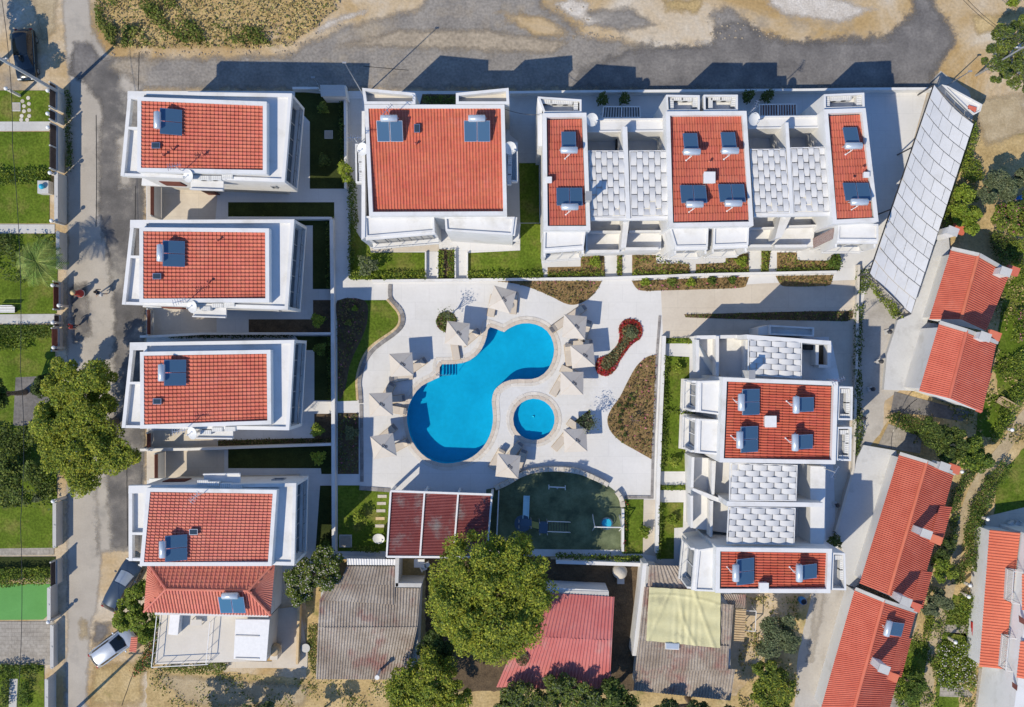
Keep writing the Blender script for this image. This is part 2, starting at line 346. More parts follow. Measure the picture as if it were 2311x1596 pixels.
pm('pool_tile', [(.3, (.08, .49, .70)), (.7, (.11, .59, .81))], .5, .5, 6, 0, 1, .06, 3)
leafmat('leaf_pine', (.25, .30, .03), (.40, .42, .05), trans=.35); leafmat('leaf_mid', (.11, .16, .026), (.19, .235, .04)); leafmat('leaf_olive', (.11, .14, .065), (.18, .21, .105), .4)
leafmat('leaf_dark', (.055, .085, .018), (.09, .13, .03)); leafmat('leaf_lime', (.19, .26, .025), (.28, .34, .045)); leafmat('leaf_hedge', (.075, .125, .018), (.125, .185, .03))
leafmat('leaf_dry', (.42, .325, .125), (.56, .45, .20), .3, .012); leafmat('leaf_weed', (.11, .14, .022), (.20, .22, .05)); leafmat('leaf_palm', (.16, .25, .045), (.29, .36, .09), .4)
leafmat('flower_red', (.33, .02, .018), (.48, .05, .035), .35); leafmat('flower_pink', (.42, .10, .16), (.60, .22, .28), .3); leafmat('leaf_brown', (.13, .10, .045), (.23, .17, .075), .4); leafmat('flower_white', (.55, .5, .5), (.7, .62, .62), .2)

def deck_joints(name, size, dark):
    """thin sunk joints between large cast slabs"""
    m = MAT[name]; N, L = m.node_tree.nodes, m.node_tree.links; B = N['Principled BSDF']; src = B.inputs['Base Color'].links[0].from_socket
    g = N.new('ShaderNodeNewGeometry'); br = N.new('ShaderNodeTexBrick'); br.offset = .5; br.inputs['Scale'].default_value = 1; br.inputs['Brick Width'].default_value = size; br.inputs['Row Height'].default_value = size * .62; br.inputs['Mortar Size'].default_value = .022; br.inputs['Mortar Smooth'].default_value = .4
    br.inputs['Color1'].default_value = (1, 1, 1, 1); br.inputs['Color2'].default_value = (.965, .965, .96, 1); br.inputs['Mortar'].default_value = (dark, dark, dark, 1)
    mx = N.new('ShaderNodeMix'); mx.data_type = 'RGBA'; mx.blend_type = 'MULTIPLY'; mx.inputs[0].default_value = 1
    L.new(g.outputs['Position'], br.inputs['Vector']); L.new(src, mx.inputs[6]); L.new(br.outputs['Color'], mx.inputs[7]); L.new(mx.outputs[2], B.inputs['Base Color'])
deck_joints('deck', 2.4, .9); deck_joints('beige_paving', 3.2, .86); deck_joints('pale_concrete', 4.0, .86); deck_joints('old_paving', .55, .72)
def soften(name):
    """a copy of a ground material that breaks up towards the edge of its sheet, as loose gravel and worn asphalt do"""
    k = name + '_worn'
    if k in MAT: return k
    m = MAT[name].copy(); m.name = k; MAT[k] = m; N, L = m.node_tree.nodes, m.node_tree.links; B = N['Principled BSDF']
    at = N.new('ShaderNodeAttribute'); at.attribute_name = 'edge'; g = N.new('ShaderNodeNewGeometry'); n = N.new('ShaderNodeTexNoise'); n.inputs['Scale'].default_value = 1.1; n.inputs['Detail'].default_value = 12; n.inputs['Roughness'].default_value = .72; L.new(g.outputs['Position'], n.inputs['Vector'])
    a = N.new('ShaderNodeMath'); a.operation = 'MULTIPLY_ADD'; a.inputs[1].default_value = 3.2; a.inputs[2].default_value = -1.6; L.new(n.outputs['Fac'], a.inputs[0])
    b = N.new('ShaderNodeMath'); b.operation = 'MULTIPLY_ADD'; b.inputs[1].default_value = 2.6; L.new(at.outputs['Fac'], b.inputs[0]); L.new(a.outputs[0], b.inputs[2])
    c = N.new('ShaderNodeMapRange'); c.inputs[1].default_value = .25; c.inputs[2].default_value = 1.55; c.clamp = True; L.new(b.outputs[0], c.inputs[0])
    tr = N.new('ShaderNodeBsdfTransparent'); mx = N.new('ShaderNodeMixShader'); L.new(c.outputs[0], mx.inputs[0]); L.new(tr.outputs[0], mx.inputs[1]); L.new(B.outputs[0], mx.inputs[2]); L.new(mx.outputs[0], N['Material Output'].inputs[0])
    return k
def soft_sheet(name, pts, z, m, width=1.3, cell=.4):
    """a ground sheet on a fine grid that knows how far each point lies from its outline"""
    W = np.array([tuple(q) for q in P(pts)]); A_, B_ = W, np.roll(W, -1, 0); lo, hi = W.min(0) - cell, W.max(0) + cell
    lo = np.maximum(lo, -70); hi = np.minimum(hi, 70)
    xs = np.arange(lo[0], hi[0] + cell, cell); ys = np.arange(lo[1], hi[1] + cell, cell); X, Y = np.meshgrid(xs, ys); Q = np.column_stack([X.ravel(), Y.ravel()])
    D = np.full(len(Q), 1e9); ins = np.zeros(len(Q), bool)
    for a, b in zip(A_, B_):
        e = b - a; u = np.clip(((Q - a) @ e) / max(1e-9, e @ e), 0, 1); D = np.minimum(D, np.linalg.norm(Q - a - u[:, None] * e, axis=1))
        c = (a[1] > Q[:, 1]) != (b[1] > Q[:, 1])
        if abs(b[1] - a[1]) > 1e-9: ins ^= c & (Q[:, 0] < (b[0] - a[0]) * (Q[:, 1] - a[1]) / (b[1] - a[1]) + a[0])
    E = np.where(ins, np.clip(D / width, 0, 1), 0.0); nx = len(xs); keep = (E > 0).reshape(X.shape); f = []
    kk = keep[:-1, :-1] | keep[1:, :-1] | keep[:-1, 1:] | keep[1:, 1:]
    for j, i in zip(*np.nonzero(kk)): p = j * nx + i; f.append((p, p + 1, p + nx + 1, p + nx))
    used = np.unique(np.array(f)); idx = -np.ones(len(Q), int); idx[used] = np.arange(len(used))
    o0 = Vector((float(Q[used][:, 0].mean()), float(Q[used][:, 1].mean()), z)); me = bpy.data.meshes.new(name); me.from_pydata([(float(q[0]) - o0.x, float(q[1]) - o0.y, 0) for q in Q[used]], [], [[int(idx[k]) for k in g] for g in f])
    at = me.attributes.new('edge', 'FLOAT', 'POINT'); at.data.foreach_set('value', E[used].astype(np.float32)); me.materials.append(MAT[soften(m)]); o = link(name, me); o.location = o0; ORG[o.name] = o0; return tag(o, kind='structure')
# ================================================================ GROUND
def jag2(p, a, st): return jag(jag(p, a, st), a * .3, 3)
POOL = [(1102, 737), (1119, 742), (1137, 750)] + smooth([(1137, 750), (1152, 739), (1172, 731), (1195, 729.5), (1221, 737), (1240, 754), (1250, 782), (1248, 808), (1237, 833), (1220, 849), (1199, 856), (1165, 856), (1138, 862), (1115.5, 881), (1109.6, 907), (1112.5, 932), (1111, 962), (1101, 992), (1083, 1017), (1055, 1037), (1014, 1046.5), (978, 1041), (948, 1021), (926, 987), (917.5, 942), (926, 905), (950, 872), (991, 852)], 4, False)[1:] + [(992, 822)] + smooth([(992, 822), (1030, 821), (1056, 815), (1080, 797), (1095, 770), (1102, 737)], 4, False)[1:-1]
KID = [(1204.5 + 47.2 * math.cos(a * math.pi / 24), 946.5 + 47.2 * math.sin(a * math.pi / 24)) for a in range(48)]
sheet('ground', [(-3600, -2600), (5900, -2600), (5900, 4200), (-3600, 4200)], 0, 'sand', [POOL, KID])
# roads
soft_sheet('road', ([(132, -60), (205, -60), (212, 60), (245, 118), (330, 160), (330, 640), (332, 1000), (332, 1250), (235, 1248), (232, 1300), (225, 1370), (208, 1420), (205, 1500), (196, 1660), (140, 1660), (146, 1400), (146, 600), (146, 300), (150, 180), (140, 90)]), .006, 'concrete', .7, .3)
soft_sheet('road', ([(232, 125), (330, 118), (335, 640), (333, 1090), (332, 1246), (212, 1246), (214, 1180), (228, 1120), (250, 900), (250, 700), (232, 560), (214, 470), (216, 330), (222, 240), (178, 185), (152, 175), (150, 120), (180, 100)]), .010, 'asphalt', 1.1)
soft_sheet('road', ([(240, 118), (330, 119), (460, 121), (655, 114), (672, 92), (700, 80), (735, 72), (760, 52), (815, 40), (870, 26), (935, 14), (985, -60), (1230, -60), (1236, 12), (1268, 26), (1330, 74), (1420, 84), (1500, 96), (1560, 92), (1600, 88), (1602, 60), (1590, 40), (1604, 12), (1650, 4), (1690, 40), (1728, 70), (1790, 84), (1851, 82), (1895, 76), (1960, 78), (1997, 74), (2008, 58), (2049, 24), (2040, -60), (2100, -60), (2120, 12), (2143, 38), (2160, 70), (2168, 96), (2143, 136), (2124, 162), (2112, 205), (2092, 214), (326, 214), (240, 160)]), .014, 'gravel', 1.5)
soft_sheet('road', ([(1420, 100), (1560, 92), (1602, 90), (1604, 60), (1640, 40), (1690, 42), (1730, 72), (1790, 85), (1860, 82), (1997, 75), (2012, 58), (2050, 26), (2046, -60), (2096, -60), (2118, 14), (2140, 40), (2158, 72), (2163, 96), (2140, 134), (2121, 160), (2110, 205), (2090, 213), (1440, 213), (1280, 213), (1300, 150)]), .018, 'dark_gravel', 1.6)
for q in ([(705, 68), (735, 45), (770, 30), (830, 16), (838, 30), (800, 46), (760, 60), (738, 74), (715, 84)], [(1236, 8), (1290, -10), (1340, 4), (1330, 30), (1370, 50), (1330, 62), (1290, 46), (1260, 24)], [(1540, 96), (1600, 84), (1610, 104), (1560, 108)], [(1290, 62), (1340, 74), (1390, 84), (1330, 88), (1300, 78)]):
    soft_sheet('rubble_patch', q, .022, 'pale_rubble', .8, .25)
soft_sheet('field', ([(216, -60), (770, -60), (764, 24), (735, 42), (716, 66), (682, 84), (660, 108), (560, 116), (420, 113), (300, 116), (258, 114), (232, 88), (218, 60)]), .024, 'dry_earth', 1.2)
sheet('field', jag([(330, 1500), (720, 1535), (1000, 1535), (1150, 1470), (1430, 1560), (1660, 1570), (1830, 1340), (1830, 1690), (330, 1690)], 3, 8), .008, 'dry_earth')
sheet('field', jag([(1240, 1262), (1455, 1262), (1455, 1560), (1240, 1560)], 2, 8), .010, 'soil')
sheet('field', jag([(690, 1262), (960, 1262), (960, 1540), (690, 1540)], 2, 8), .010, 'dry_earth')
sheet('field', jag([(960, 1258), (1242, 1258), (1250, 1420), (1180, 1560), (960, 1560)], 2, 8), .012, 'soil')
sheet('alley', jag([(2122, 160), (2185, 205), (2200, 250), (2120, 520), (2145, 560), (2105, 700), (2060, 860), (1995, 905), (1990, 1015), (2030, 1020), (1935, 1330), (1850, 1690), (1786, 1690), (1800, 1480), (1830, 1345), (1890, 1200), (1925, 1010), (1925, 640), (1985, 590), (2092, 212), (2090, 190)], 1, 14), .012, 'alley_concrete')
zk = 0
for q, m_, z_ in (([(260, 150), (330, 130), (345, 200), (290, 230), (262, 200)], 'concrete', .0125), ([(255, 300), (300, 290), (305, 420), (262, 440)], 'concrete', .0125), ([(150, 640), (200, 630), (215, 760), (160, 790)], 'asphalt', .0125), ([(205, 1080), (250, 1070), (262, 1250), (215, 1260)], 'concrete', .0125), ([(172, 1390), (205, 1390), (205, 1450), (172, 1450)], 'dirt_path', .0125), ([(160, 90), (215, 90), (232, 140), (190, 190), (150, 170)], 'dark_gravel', .0125), ([(205, 1400), (260, 1395), (245, 1450), (200, 1470)], 'dark_gravel', .0125), ([(700, 110), (900, 60), (1100, 60), (1300, 90), (1250, 130), (900, 115)], 'gravel_tan', .0145), ([(1100, 20), (1230, 30), (1320, 90), (1200, 90)], 'sand', .0165), ([(560, 60), (650, 40), (640, 100), (560, 108)], 'sand', .026), ([(1480, -10), (1600, -10), (1580, 40), (1500, 30)], 'dry_earth', .004), ([(1300, 20), (1420, 10), (1500, 60), (1400, 80), (1320, 60)], 'gravel', .004), ([(1700, -20), (1850, -20), (1990, 20), (1900, 60), (1760, 40)], 'pale_rubble', .004), ([(2180, 30), (2310, 20), (2310, 60), (2200, 90)], 'dry_earth', .004), ([(2180, 220), (2310, 200), (2330, 300), (2220, 340)], 'dirt_path', .022), ([(330, 1510), (700, 1540), (700, 1600), (420, 1600)], 'dirt_path', .0125), ([(1850, 1200), (1890, 1100), (1905, 1150), (1840, 1500), (1810, 1500)], 'concrete', .0165), ([(205, 1500), (330, 1480), (330, 1596), (196, 1600)], 'dry_earth', .004), ([(60, -20), (140, -20), (130, 80), (90, 110)], 'dirt_path', .004), ([(195, 0), (222, 0), (225, 70), (205, 90)], 'dirt_path', .0125)):
    zk = round(zk + .00025, 6); soft_sheet('worn_patch', q, z_ + zk, m_, 1.1, .3)
# the complex
sheet('pavement', [(330, 206), (2092, 206), (2002, 520), (1966, 600), (1942, 700), (1938, 900), (1912, 1100), (1882, 1300), (1600, 1292), (1450, 1290), (1450, 1255), (760, 1255), (690, 1292), (332, 1280)], .030, 'deck', [POOL, KID])
sheet('walkway', [(1491, 657), (1720, 640), (1930, 632), (1925, 1010), (1915, 1100), (1885, 1200), (1870, 760), (1496, 768)], .036, 'beige_paving')
sheet('courtyard', tp(21, (1145, 20), (1700, 20), (1675, 290), (1145, 290)), .036, 'beige_paving')
sheet('courtyard', tp(21, (1145, 970), (1685, 970), (1685, 1200), (1145, 1200)), .036, 'beige_paving')
sheet('courtyard', tp(31, (1145, 640), (1690, 640), (1690, 770), (1145, 770)), .036, 'beige_paving')
sheet('courtyard', tp(31, (1145, 795), (1745, 795), (1745, 1030), (1145, 1030)), .036, 'beige_paving')
def lawn(pts, m='lawn', z=.042, name='lawn'): return sheet(name, pts, z, m)
# villa gardens
lawn(tp(12, (300, 715), (690, 745), (700, 1470), (415, 1470), (415, 950), (350, 880), (300, 800)), 'shaded_lawn')
lawn(tp(22, (-220, 150), (605, 150), (605, 270), (-220, 270)), 'shaded_lawn')
lawn(tp(22, (300, 290), (575, 290), (583, 825), (438, 825), (438, 330), (380, 330)), 'shaded_lawn')
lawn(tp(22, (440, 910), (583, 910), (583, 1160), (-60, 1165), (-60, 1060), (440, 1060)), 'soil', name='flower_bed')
lawn(tp(22, (300, 1190), (583, 1190), (583, 1690), (450, 1690), (450, 1300), (380, 1300)), 'shaded_lawn')
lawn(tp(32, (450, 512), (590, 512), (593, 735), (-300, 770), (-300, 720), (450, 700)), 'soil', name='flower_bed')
lawn(tp(32, (-220, 770), (593, 760), (598, 980), (505, 980), (500, 935), (-220, 935)), 'shaded_lawn')
lawn(tp(32, (495, 1070), (593, 1070), (598, 1560), (460, 1560)), 'shaded_lawn')
# west garden of the pool deck
WG = tp(22, (628, 912), (1005, 910), (1040, 940), (1085, 995), (1108, 1050), (1095, 1105), (1040, 1160), (960, 1215), (880, 1275), (825, 1350), (795, 1430), (780, 1500)) + tp(32, (778, 330), (785, 410), (630, 415))
lawn(WG)
lawn(smooth(tp(22, (628, 915), (840, 912), (865, 1050), (830, 1180), (760, 1330), (720, 1440), (690, 1600), (640, 1680), (632, 1400), (630, 1100)), 3), 'soil', .048, 'flower_bed')
lawn(tp(32, (632, 505), (795, 505), (795, 980), (632, 980)), 'soil', name='flower_bed')
lawn(tp(32, (632, 1068), (800, 1068), (815, 1095), (1035, 1110), (1010, 1580), (632, 1580)))
# gardens of the double villa
lawn(tp(22, (730, 300), (810, 430), (880, 495), (890, 540), (1310, 540), (1320, 745), (730, 752)))
lawn(tp(22, (1640, 545), (2050, 525), (2050, 315), (2210, 315), (2215, 620), (2235, 745), (1640, 745)))
lawn(tp(12, (2040, 1270), (2195, 1270), (2200, 1735), (2050, 1735)), 'lawn', .040)
lawn(tp(12, (1290, 735), (1550, 735), (1550, 812), (1270, 812)), 'soil', name='flower_bed')
lawn(tp(22, (1410, 515), (1540, 515), (1545, 745), (1410, 745)), 'soil', name='flower_bed')
# beds along the terraced houses
for q in (tp(23, (268, 655), (525, 650), (525, 570), (708, 565), (716, 722), (268, 735)), tp(23, (925, 560), (1110, 560), (1112, 625), (1370, 628), (1375, 712), (925, 716)), tp(23, (1420, 630), (1650, 620), (1655, 560), (1830, 545), (1835, 700), (1420, 706)), tp(23, (2050, 540), (2205, 540), (2210, 600), (2470, 605), (2475, 560), (2540, 560), (2540, 680), (2050, 690)), tp(23, (808, 520), (850, 500), (850, 715), (808, 715)), tp(23, (1930, 515), (2005, 515), (1985, 695), (1930, 695))):
    lawn(q, 'mulch', name='flower_bed')
BED_N1 = smooth(tp(23, (-150, 762), (280, 762), (690, 762)), 2, False) + smooth(tp(23, (690, 762), (660, 820), (600, 890), (510, 940), (420, 942), (300, 885), (150, 820), (0, 780), (-150, 762)), 4, False)[1:-1]
BED_N2 = tp(23, (922, 760), (1400, 742), (1832, 730)) + smooth(tp(23, (1832, 730), (1815, 785), (1770, 815), (1500, 826), (1200, 835), (1010, 838), (955, 815), (922, 760)), 4, False)[1:-1]
BED_N3 = tp(23, (2040, 722), (2490, 715)) + smooth(tp(23, (2490, 715), (2475, 770), (2430, 800), (2150, 806), (2080, 790), (2040, 722)), 4, False)[1:-1]
BED_E = tp(33, (1112, 52), (1105, 400), (1090, 620), (1075, 865)) + smooth(tp(33, (1075, 865), (960, 800), (840, 730), (760, 650), (732, 560), (765, 470), (830, 380), (890, 260), (960, 140), (1040, 70), (1112, 52)), 4, False)[1:-1]
BED_RED = smooth(tp(23, (905, 1056), (970, 1075), (1006, 1140), (985, 1210), (920, 1260), (870, 1320), (820, 1400), (780, 1470), (720, 1500), (660, 1480), (637, 1425), (660, 1365), (730, 1335), (800, 1270), (825, 1200), (820, 1130), (850, 1075)), 4)
BED_ROUND = [(t(22, 1478, 1078)[0] + 23.5 * math.cos(a * .2618), t(22, 1478, 1078)[1] + 23.5 * math.sin(a * .2618)) for a in range(24)]
BED_TRI = tp(33, (598, 478), (470, 575), (590, 640), (630, 580), (600, 520))
for q, mm in ((BED_N1, 'mulch'), (BED_N2, 'mulch'), (BED_N3, 'mulch'), (BED_E, 'mulch'), (BED_RED, 'mulch'), (BED_ROUND, 'soil'), (BED_TRI, 'soil')): lawn(q, mm, .046, 'flower_bed')
BED_STRIP = tp(23, (1330, 1020), (1600, 1015), (2280, 998), (2590, 995), (2640, 990), (2640, 1040), (2600, 1075), (2280, 1070), (1600, 1055), (1340, 1045))
lawn(BED_STRIP, 'soil', .046, 'flower_bed')
# east houses: lawns to their west
for q in (tp(23, (1185, 1205), (1420, 1205), (1420, 1248), (1185, 1248)), tp(33, (1175, 60), (1370, 70), (1370, 235), (1305, 240), (1295, 520), (1285, 780), (1340, 790), (1335, 960), (1150, 960)), tp(33, (1135, 1065), (1375, 1065), (1375, 1105), (1135, 1105)), tp(33, (1130, 1200), (1325, 1200), (1320, 1395), (1252, 1400), (1250, 1640), (1120, 1640))): lawn(q)
lawn(tp(33, (868, 1175), (1015, 1175), (1010, 1400), (1008, 1600), (850, 1600), (860, 1300)))
sheet('walkway', tp(33, (1015, 1180), (1125, 1180), (1112, 1620), (1008, 1600)), .044, 'beige_paving')
# playground floor
PLAY = smooth(tp(33, (-90, 1075), (60, 1010), (160, 975), (330, 962), (520, 985), (690, 1045), (790, 1110), (840, 1180)), 4, False) + tp(33, (850, 1240), (845, 1570), (-200, 1560), (-210, 1100))
sheet('playground_floor', PLAY, .040, 'rubber')
# west gardens
lawn([(-400, 205), (112, 205), (112, 275), (-400, 275)])
lawn([(-400, 298), (112, 298), (112, 505), (-400, 505)])
lawn([(-400, 528), (132, 528), (128, 708), (-400, 712)])
lawn([(-400, 733), (124, 733), (128, 1010), (130, 1236), (-400, 1246)])
lawn([(-400, 1258), (126, 1256), (124, 1300), (-400, 1330)], 'shaded_lawn')
sheet('sports_court', [(-400, 1318), (114, 1318), (112, 1385), (98, 1398), (-400, 1402)], .048, 'green_court')
sheet('paved_court', [(-400, 1404), (122, 1402), (122, 1500), (-400, 1503)], .044, 'old_paving')
lawn([(-400, 1504), (100, 1500), (100, 1690), (-400, 1690)])
for q in ([(-400, 276), (112, 275), (112, 296), (-400, 298)], [(-400, 507), (124, 507), (124, 527), (-400, 527)], [(-400, 712), (124, 709), (124, 730), (-400, 734)]): sheet('garden_path', q, .052, 'pale_concrete')
sheet('garden_path', [(-400, 1243), (122, 1236), (122, 1252), (-400, 1260)], .050, 'old_paving')
sheet('garden_path', tp(41, (75, 1375), (140, 1375), (130, 1600), (70, 1600)), .050, 'pale_concrete')
sheet('patio', [(36, 852), (112, 848), (112, 905), (60, 962), (30, 960)], .050, 'dark_gravel')
# east gardens
EAST = jag([(2185, 300), (2140, 430), (2105, 520), (2150, 560), (2120, 700), (2060, 880), (1960, 1010), (2150, 1050), (2080, 1340), (2010, 1690), (2800, 1690), (2800, 300)], 3, 12)
sheet('field', EAST, .020, 'dry_earth')
for q in ([(2265, 640), (2310, 610), (2420, 610), (2420, 900), (2250, 900), (2245, 800)], [(2250, 1080), (2310, 1010), (2450, 1000), (2450, 1130), (2290, 1160), (2240, 1170)], [(2110, 1340), (2200, 1345), (2195, 1440), (2105, 1420)], [(2125, 1425), (2205, 1420), (2200, 1500), (2115, 1505)], [(2045, 1440), (2095, 1450), (2085, 1596), (2020, 1600)], [(2115, 1530), (2160, 1528), (2165, 1640), (2100, 1640)], [(2210, 880), (2290, 900), (2260, 990), (2200, 985)]): lawn(jag(q, 2, 10))
sheet('garden_path', [(p[0], p[1]) for p in smooth([(2400, 872), (2312, 920), (2262, 992), (2216, 1052), (2180, 1114), (2155, 1200), (2142, 1290), (2128, 1340), (2100, 1420), (2088, 1500), (2074, 1596), (2068, 1690)], 4, False)] + [(p[0], p[1]) for p in smooth([(2092, 1690), (2098, 1596), (2114, 1500), (2128, 1420), (2150, 1340), (2162, 1290), (2176, 1204), (2202, 1126), (2236, 1070), (2280, 1012), (2326, 940), (2410, 892)], 4, False)], .052, 'dirt_path')
sheet('patio', [(2225, 1165), (2330, 1140), (2420, 1140), (2420, 1400), (2205, 1330), (2195, 1300)], .054, 'beige_paving')
sheet('garden_path', tp(44, (1665, 955), (1880, 950), (1870, 1020), (1650, 1015)), .058, 'old_paving')
sheet('garden_path', tp(44, (1625, 1440), (1830, 1450), (1880, 1500), (1850, 1520), (1620, 1510)), .058, 'old_paving')
sheet('patio', tp(44, (1245, 1520), (1380, 1550), (1370, 1700), (1200, 1700)), .050, 'old_paving')
sheet('patio', tp(34, (1270, 340), (1870, 500), (1800, 570), (1480, 520), (1240, 500)), .050, 'dark_gravel')
sheet('patio', tp(34, (1225, 590), (1485, 690), (1470, 820), (1280, 790), (1140, 760)), .056, 'old_paving')
# ---------------------------------------------------------------- pools
def pool(name, label, cont, depth):
    c = G((sum(p[0] for p in cont) / len(cont), sum(p[1] for p in cont) / len(cont)))
    r = thing(name, label, 'pool', (c.x, c.y, 0)); p = ccw(P(cont)); n = len(p)
    b = MB(); b.add([(q.x, q.y, .05) for q in p] + [(q.x, q.y, -depth) for q in p], [[i, n + i, n + (i + 1) % n, (i + 1) % n] for i in range(n)]); b.sheet(p, [], -depth); b.build('basin', 'pool_tile', r)
    MB().sheet(inset(p, .002), [], -.10).build('water', 'water', r)
    return r, p
r, pw = pool('swimming_pool', 'large curved turquoise swimming pool shaped like two joined circles', POOL, 1.45)
band('coping_stone', 'coping_inner', inset(pw, -.15), .32, .62, .0, .075, r)
band('coping_stone', 'coping', inset(pw, -.46), .28, .62, .0, .062, r, vary=.004)
s0 = [G(q) for q in tp(22, (1428, 1410), (1552, 1410), (1552, 1490), (1428, 1490))]
for i in range(5):
    x0 = s0[0].x + .06 + i * .25; b = MB(); b.box((x0 + .1, (s0[0].y + s0[2].y) / 2 - .03, -.22 - .27 * i - .3), (.2 + .05, .98, .6)); b.build('step', 'pool_tile', r)
b = MB()
for y in (s0[2].y - .02,): b.tube([(s0[0].x - .35, y, .05), (s0[0].x - .3, y, .85), (s0[0].x + .9, y, .45), (s0[0].x + 1.2, y, -.9)], .025, 6)
b.build('handrail', 'steel', r)
r, pk = pool('paddling_pool', 'small round turquoise paddling pool beside the large curved pool', KID, .55)
band('coping_stone', 'coping_inner', inset(pk, -.15), .32, .6, .0, .075, r)
band('coping_stone', 'coping', inset(pk, -.46), .28, .6, .0, .062, r, vary=.004)
b = MB(); b.lathe((pk[0].x - 47 * M, pk[0].y, -.54), [(.1, 0), (.1, .03), (.03, .05)], 10); b.build('drain', 'steel', r)
# ---------------------------------------------------------------- low walls and stone borders
def wall(name, label, path, th, h, m='plaster', z0=.0, cat='wall', cap=None, group=None):
    """a free-standing wall along a plan polyline"""
    w2 = [G(q).to_2d() for q in path]; b = MB(); L_, R_ = [], []
    for i, p in enumerate(w2):
        d = (w2[min(i + 1, len(w2) - 1)] - w2[max(i - 1, 0)]).normalized(); nn = Vector((-d.y, d.x)) * th / 2; L_.append(p + nn); R_.append(p - nn)
    b.prism(L_ + R_[::-1], z0, h); o = b.build(name, m); tag(o, label, cat, group)
    if cap:
        c = MB(); L2, R2 = [], []
        for i, p in enumerate(w2):
            d = (w2[min(i + 1, len(w2) - 1)] - w2[max(i - 1, 0)]).normalized(); nn = Vector((-d.y, d.x)) * (th / 2 + .04); L2.append(p + nn); R2.append(p - nn)
        c.prism(L2 + R2[::-1], h, h + .05); c.build('cap', cap, o)
    return o
def stone_border(name, label, path, wd, seg, h, m, cat='border', vary=.006):
    p = [G(q) for q in path]; c = p[len(p) // 2]; r = thing(name, label, cat, (c.x, c.y, 0)); band('stone', m, p, wd, seg, .0, h, r, False, vary=vary); return r
edge_w = smooth(tp(22, (1040, 790), (1040, 890), (1075, 935), (1120, 985), (1142, 1050), (1128, 1115), (1070, 1175), (985, 1235), (905, 1300), (850, 1375), (815, 1470), (800, 1560)) + tp(32, (808, 340), (812, 430)), 4, False)
stone_border('stone_border', 'grey stone border curving along the lawn west of the pool', edge_w, .34, .36, .14, 'slate')
stone_border('stone_border', 'sandy inner stone row between the west lawn and grey border', smooth(tp(22, (1015, 905), (1060, 955), (1100, 1005), (1114, 1050), (1104, 1105), (1050, 1158), (960, 1218), (880, 1282), (828, 1360), (795, 1450), (778, 1540)) + tp(32, (782, 340), (785, 405)), 4, False), .2, .36, .10, 'sandstone')
stone_border('stone_border', 'straight grey stone border at the left edge of the pool deck', tp(32, (815, 440), (820, 1040)), .3, .5, .10, 'slate')
stone_border('stone_border', 'grey stone strip along the lower edge of the pool deck', tp(32, (800, 1088), (1040, 1105)), .36, .5, .10, 'slate')
stone_border('stone_border', 'grey stone strip bounding the pool deck on the right', tp(33, (1140, -250), (1118, 40), (1105, 400), (1090, 700), (1078, 1160)), .22, .5, .10, 'slate')
stone_border('stone_border', 'grey stone strip below the lower right corner of the deck', tp(33, (870, 1158), (1090, 1160)), .26, .5, .10, 'slate')
stone_border('playground_wall', 'curved sandstone wall around the top of the playground', smooth(tp(33, (-140, 1085), (-40, 1040), (70, 975), (160, 948), (330, 935), (480, 948), (620, 1000), (735, 1058)), 4, False), .42, .45, .65, 'stone', 'wall', .02)
stone_border('playground_wall', 'short curved sandstone wall at the right of the playground', smooth(tp(33, (800, 1112), (838, 1165), (850, 1230)), 4, False), .42, .45, .55, 'stone', 'wall', .02)
wall('garden_wall', 'long white wall between pool deck and terraced house gardens', tp(23, (-1090, 765), (700, 745)) + tp(23, (1500, 715), (2500, 695)), .22, .55)
wall('garden_wall', 'white wall between the pool deck and the east houses', tp(23, (1165, 1190), (1160, 1330)) + tp(33, (1140, 500), (1120, 1050), (1108, 1580)), .3, .7)
wall('garden_wall', 'long white wall behind the villas on the pool side', tp(22, (597, 290), (605, 900)) + tp(32, (610, 400), (612, 1000), (615, 1570)), .3, .9)
wall('garden_wall', 'white wall between first and second villa gardens', tp(22, (-200, 282), (597, 284)), .2, .9)
wall('garden_wall', 'white wall between second and third villa gardens', tp(21, (1120, 1195), (1300, 1190)) + tp(22, (-400, 1172), (597, 1172)), .2, .9)
wall('garden_wall', 'white wall between third and fourth villa gardens', tp(31, (1120, 785), (1500, 780)) + tp(32, (0, 762), (600, 742)), .22, .9)
wall('garden_wall', 'white wall right of the first villa garden', tp(12, (700, 690), (705, 1100), (705, 1480)), .2, .9)
wall('boundary_wall', 'white boundary wall along the upper road', tp(12, (300, 712), (500, 712)), .2, 1.0)
wall('boundary_wall', 'long white boundary wall along the road behind the terraced houses', tp(12, (1970, 745), (2200, 742)) + tp(13, (540, 738), (2280, 725)) + tp(14, (1000, 718), (1540, 716)), .2, 1.0)
wall('garden_wall', 'white wall below the bar garden', tp(42, (620, 420), (1010, 432)), .18, .8)
wall('garden_wall', 'white wall right of the playground along the service path', tp(33, (848, 1240), (846, 1570)), .2, .7)
wall('garden_wall', 'white rendered wall under climbing plants below the playground', tp(43, (330, 445), (1090, 470)), .3, 1.1)
wall('alley_wall', 'low wall between walkway and the concrete alley', tp(24, (978, 640), (968, 900), (960, 1400)) + tp(34, (955, 200), (945, 700), (935, 930), (800, 1420)), .2, .6, 'plaster_cream')
for i, (a, b_) in enumerate((((1318, 540), (1318, 750)), ((1545, 520), (1548, 750)), ((1412, 540), (1410, 750)), ((1640, 545), (1640, 750)))):
    wall('path_wall', ['white low wall left of the left garden path of the double villa', 'white low wall left of the right garden path of the double villa', 'white low wall right of the left garden path of the double villa', 'white low wall right of the right garden path of the double villa'][i], tp(22, a, b_), .12, .4)
wall('kerb_wall', 'white wall right of the bar beside the playground', tp(32, (1885, 1100), (1868, 1480)), .1, 1.0)

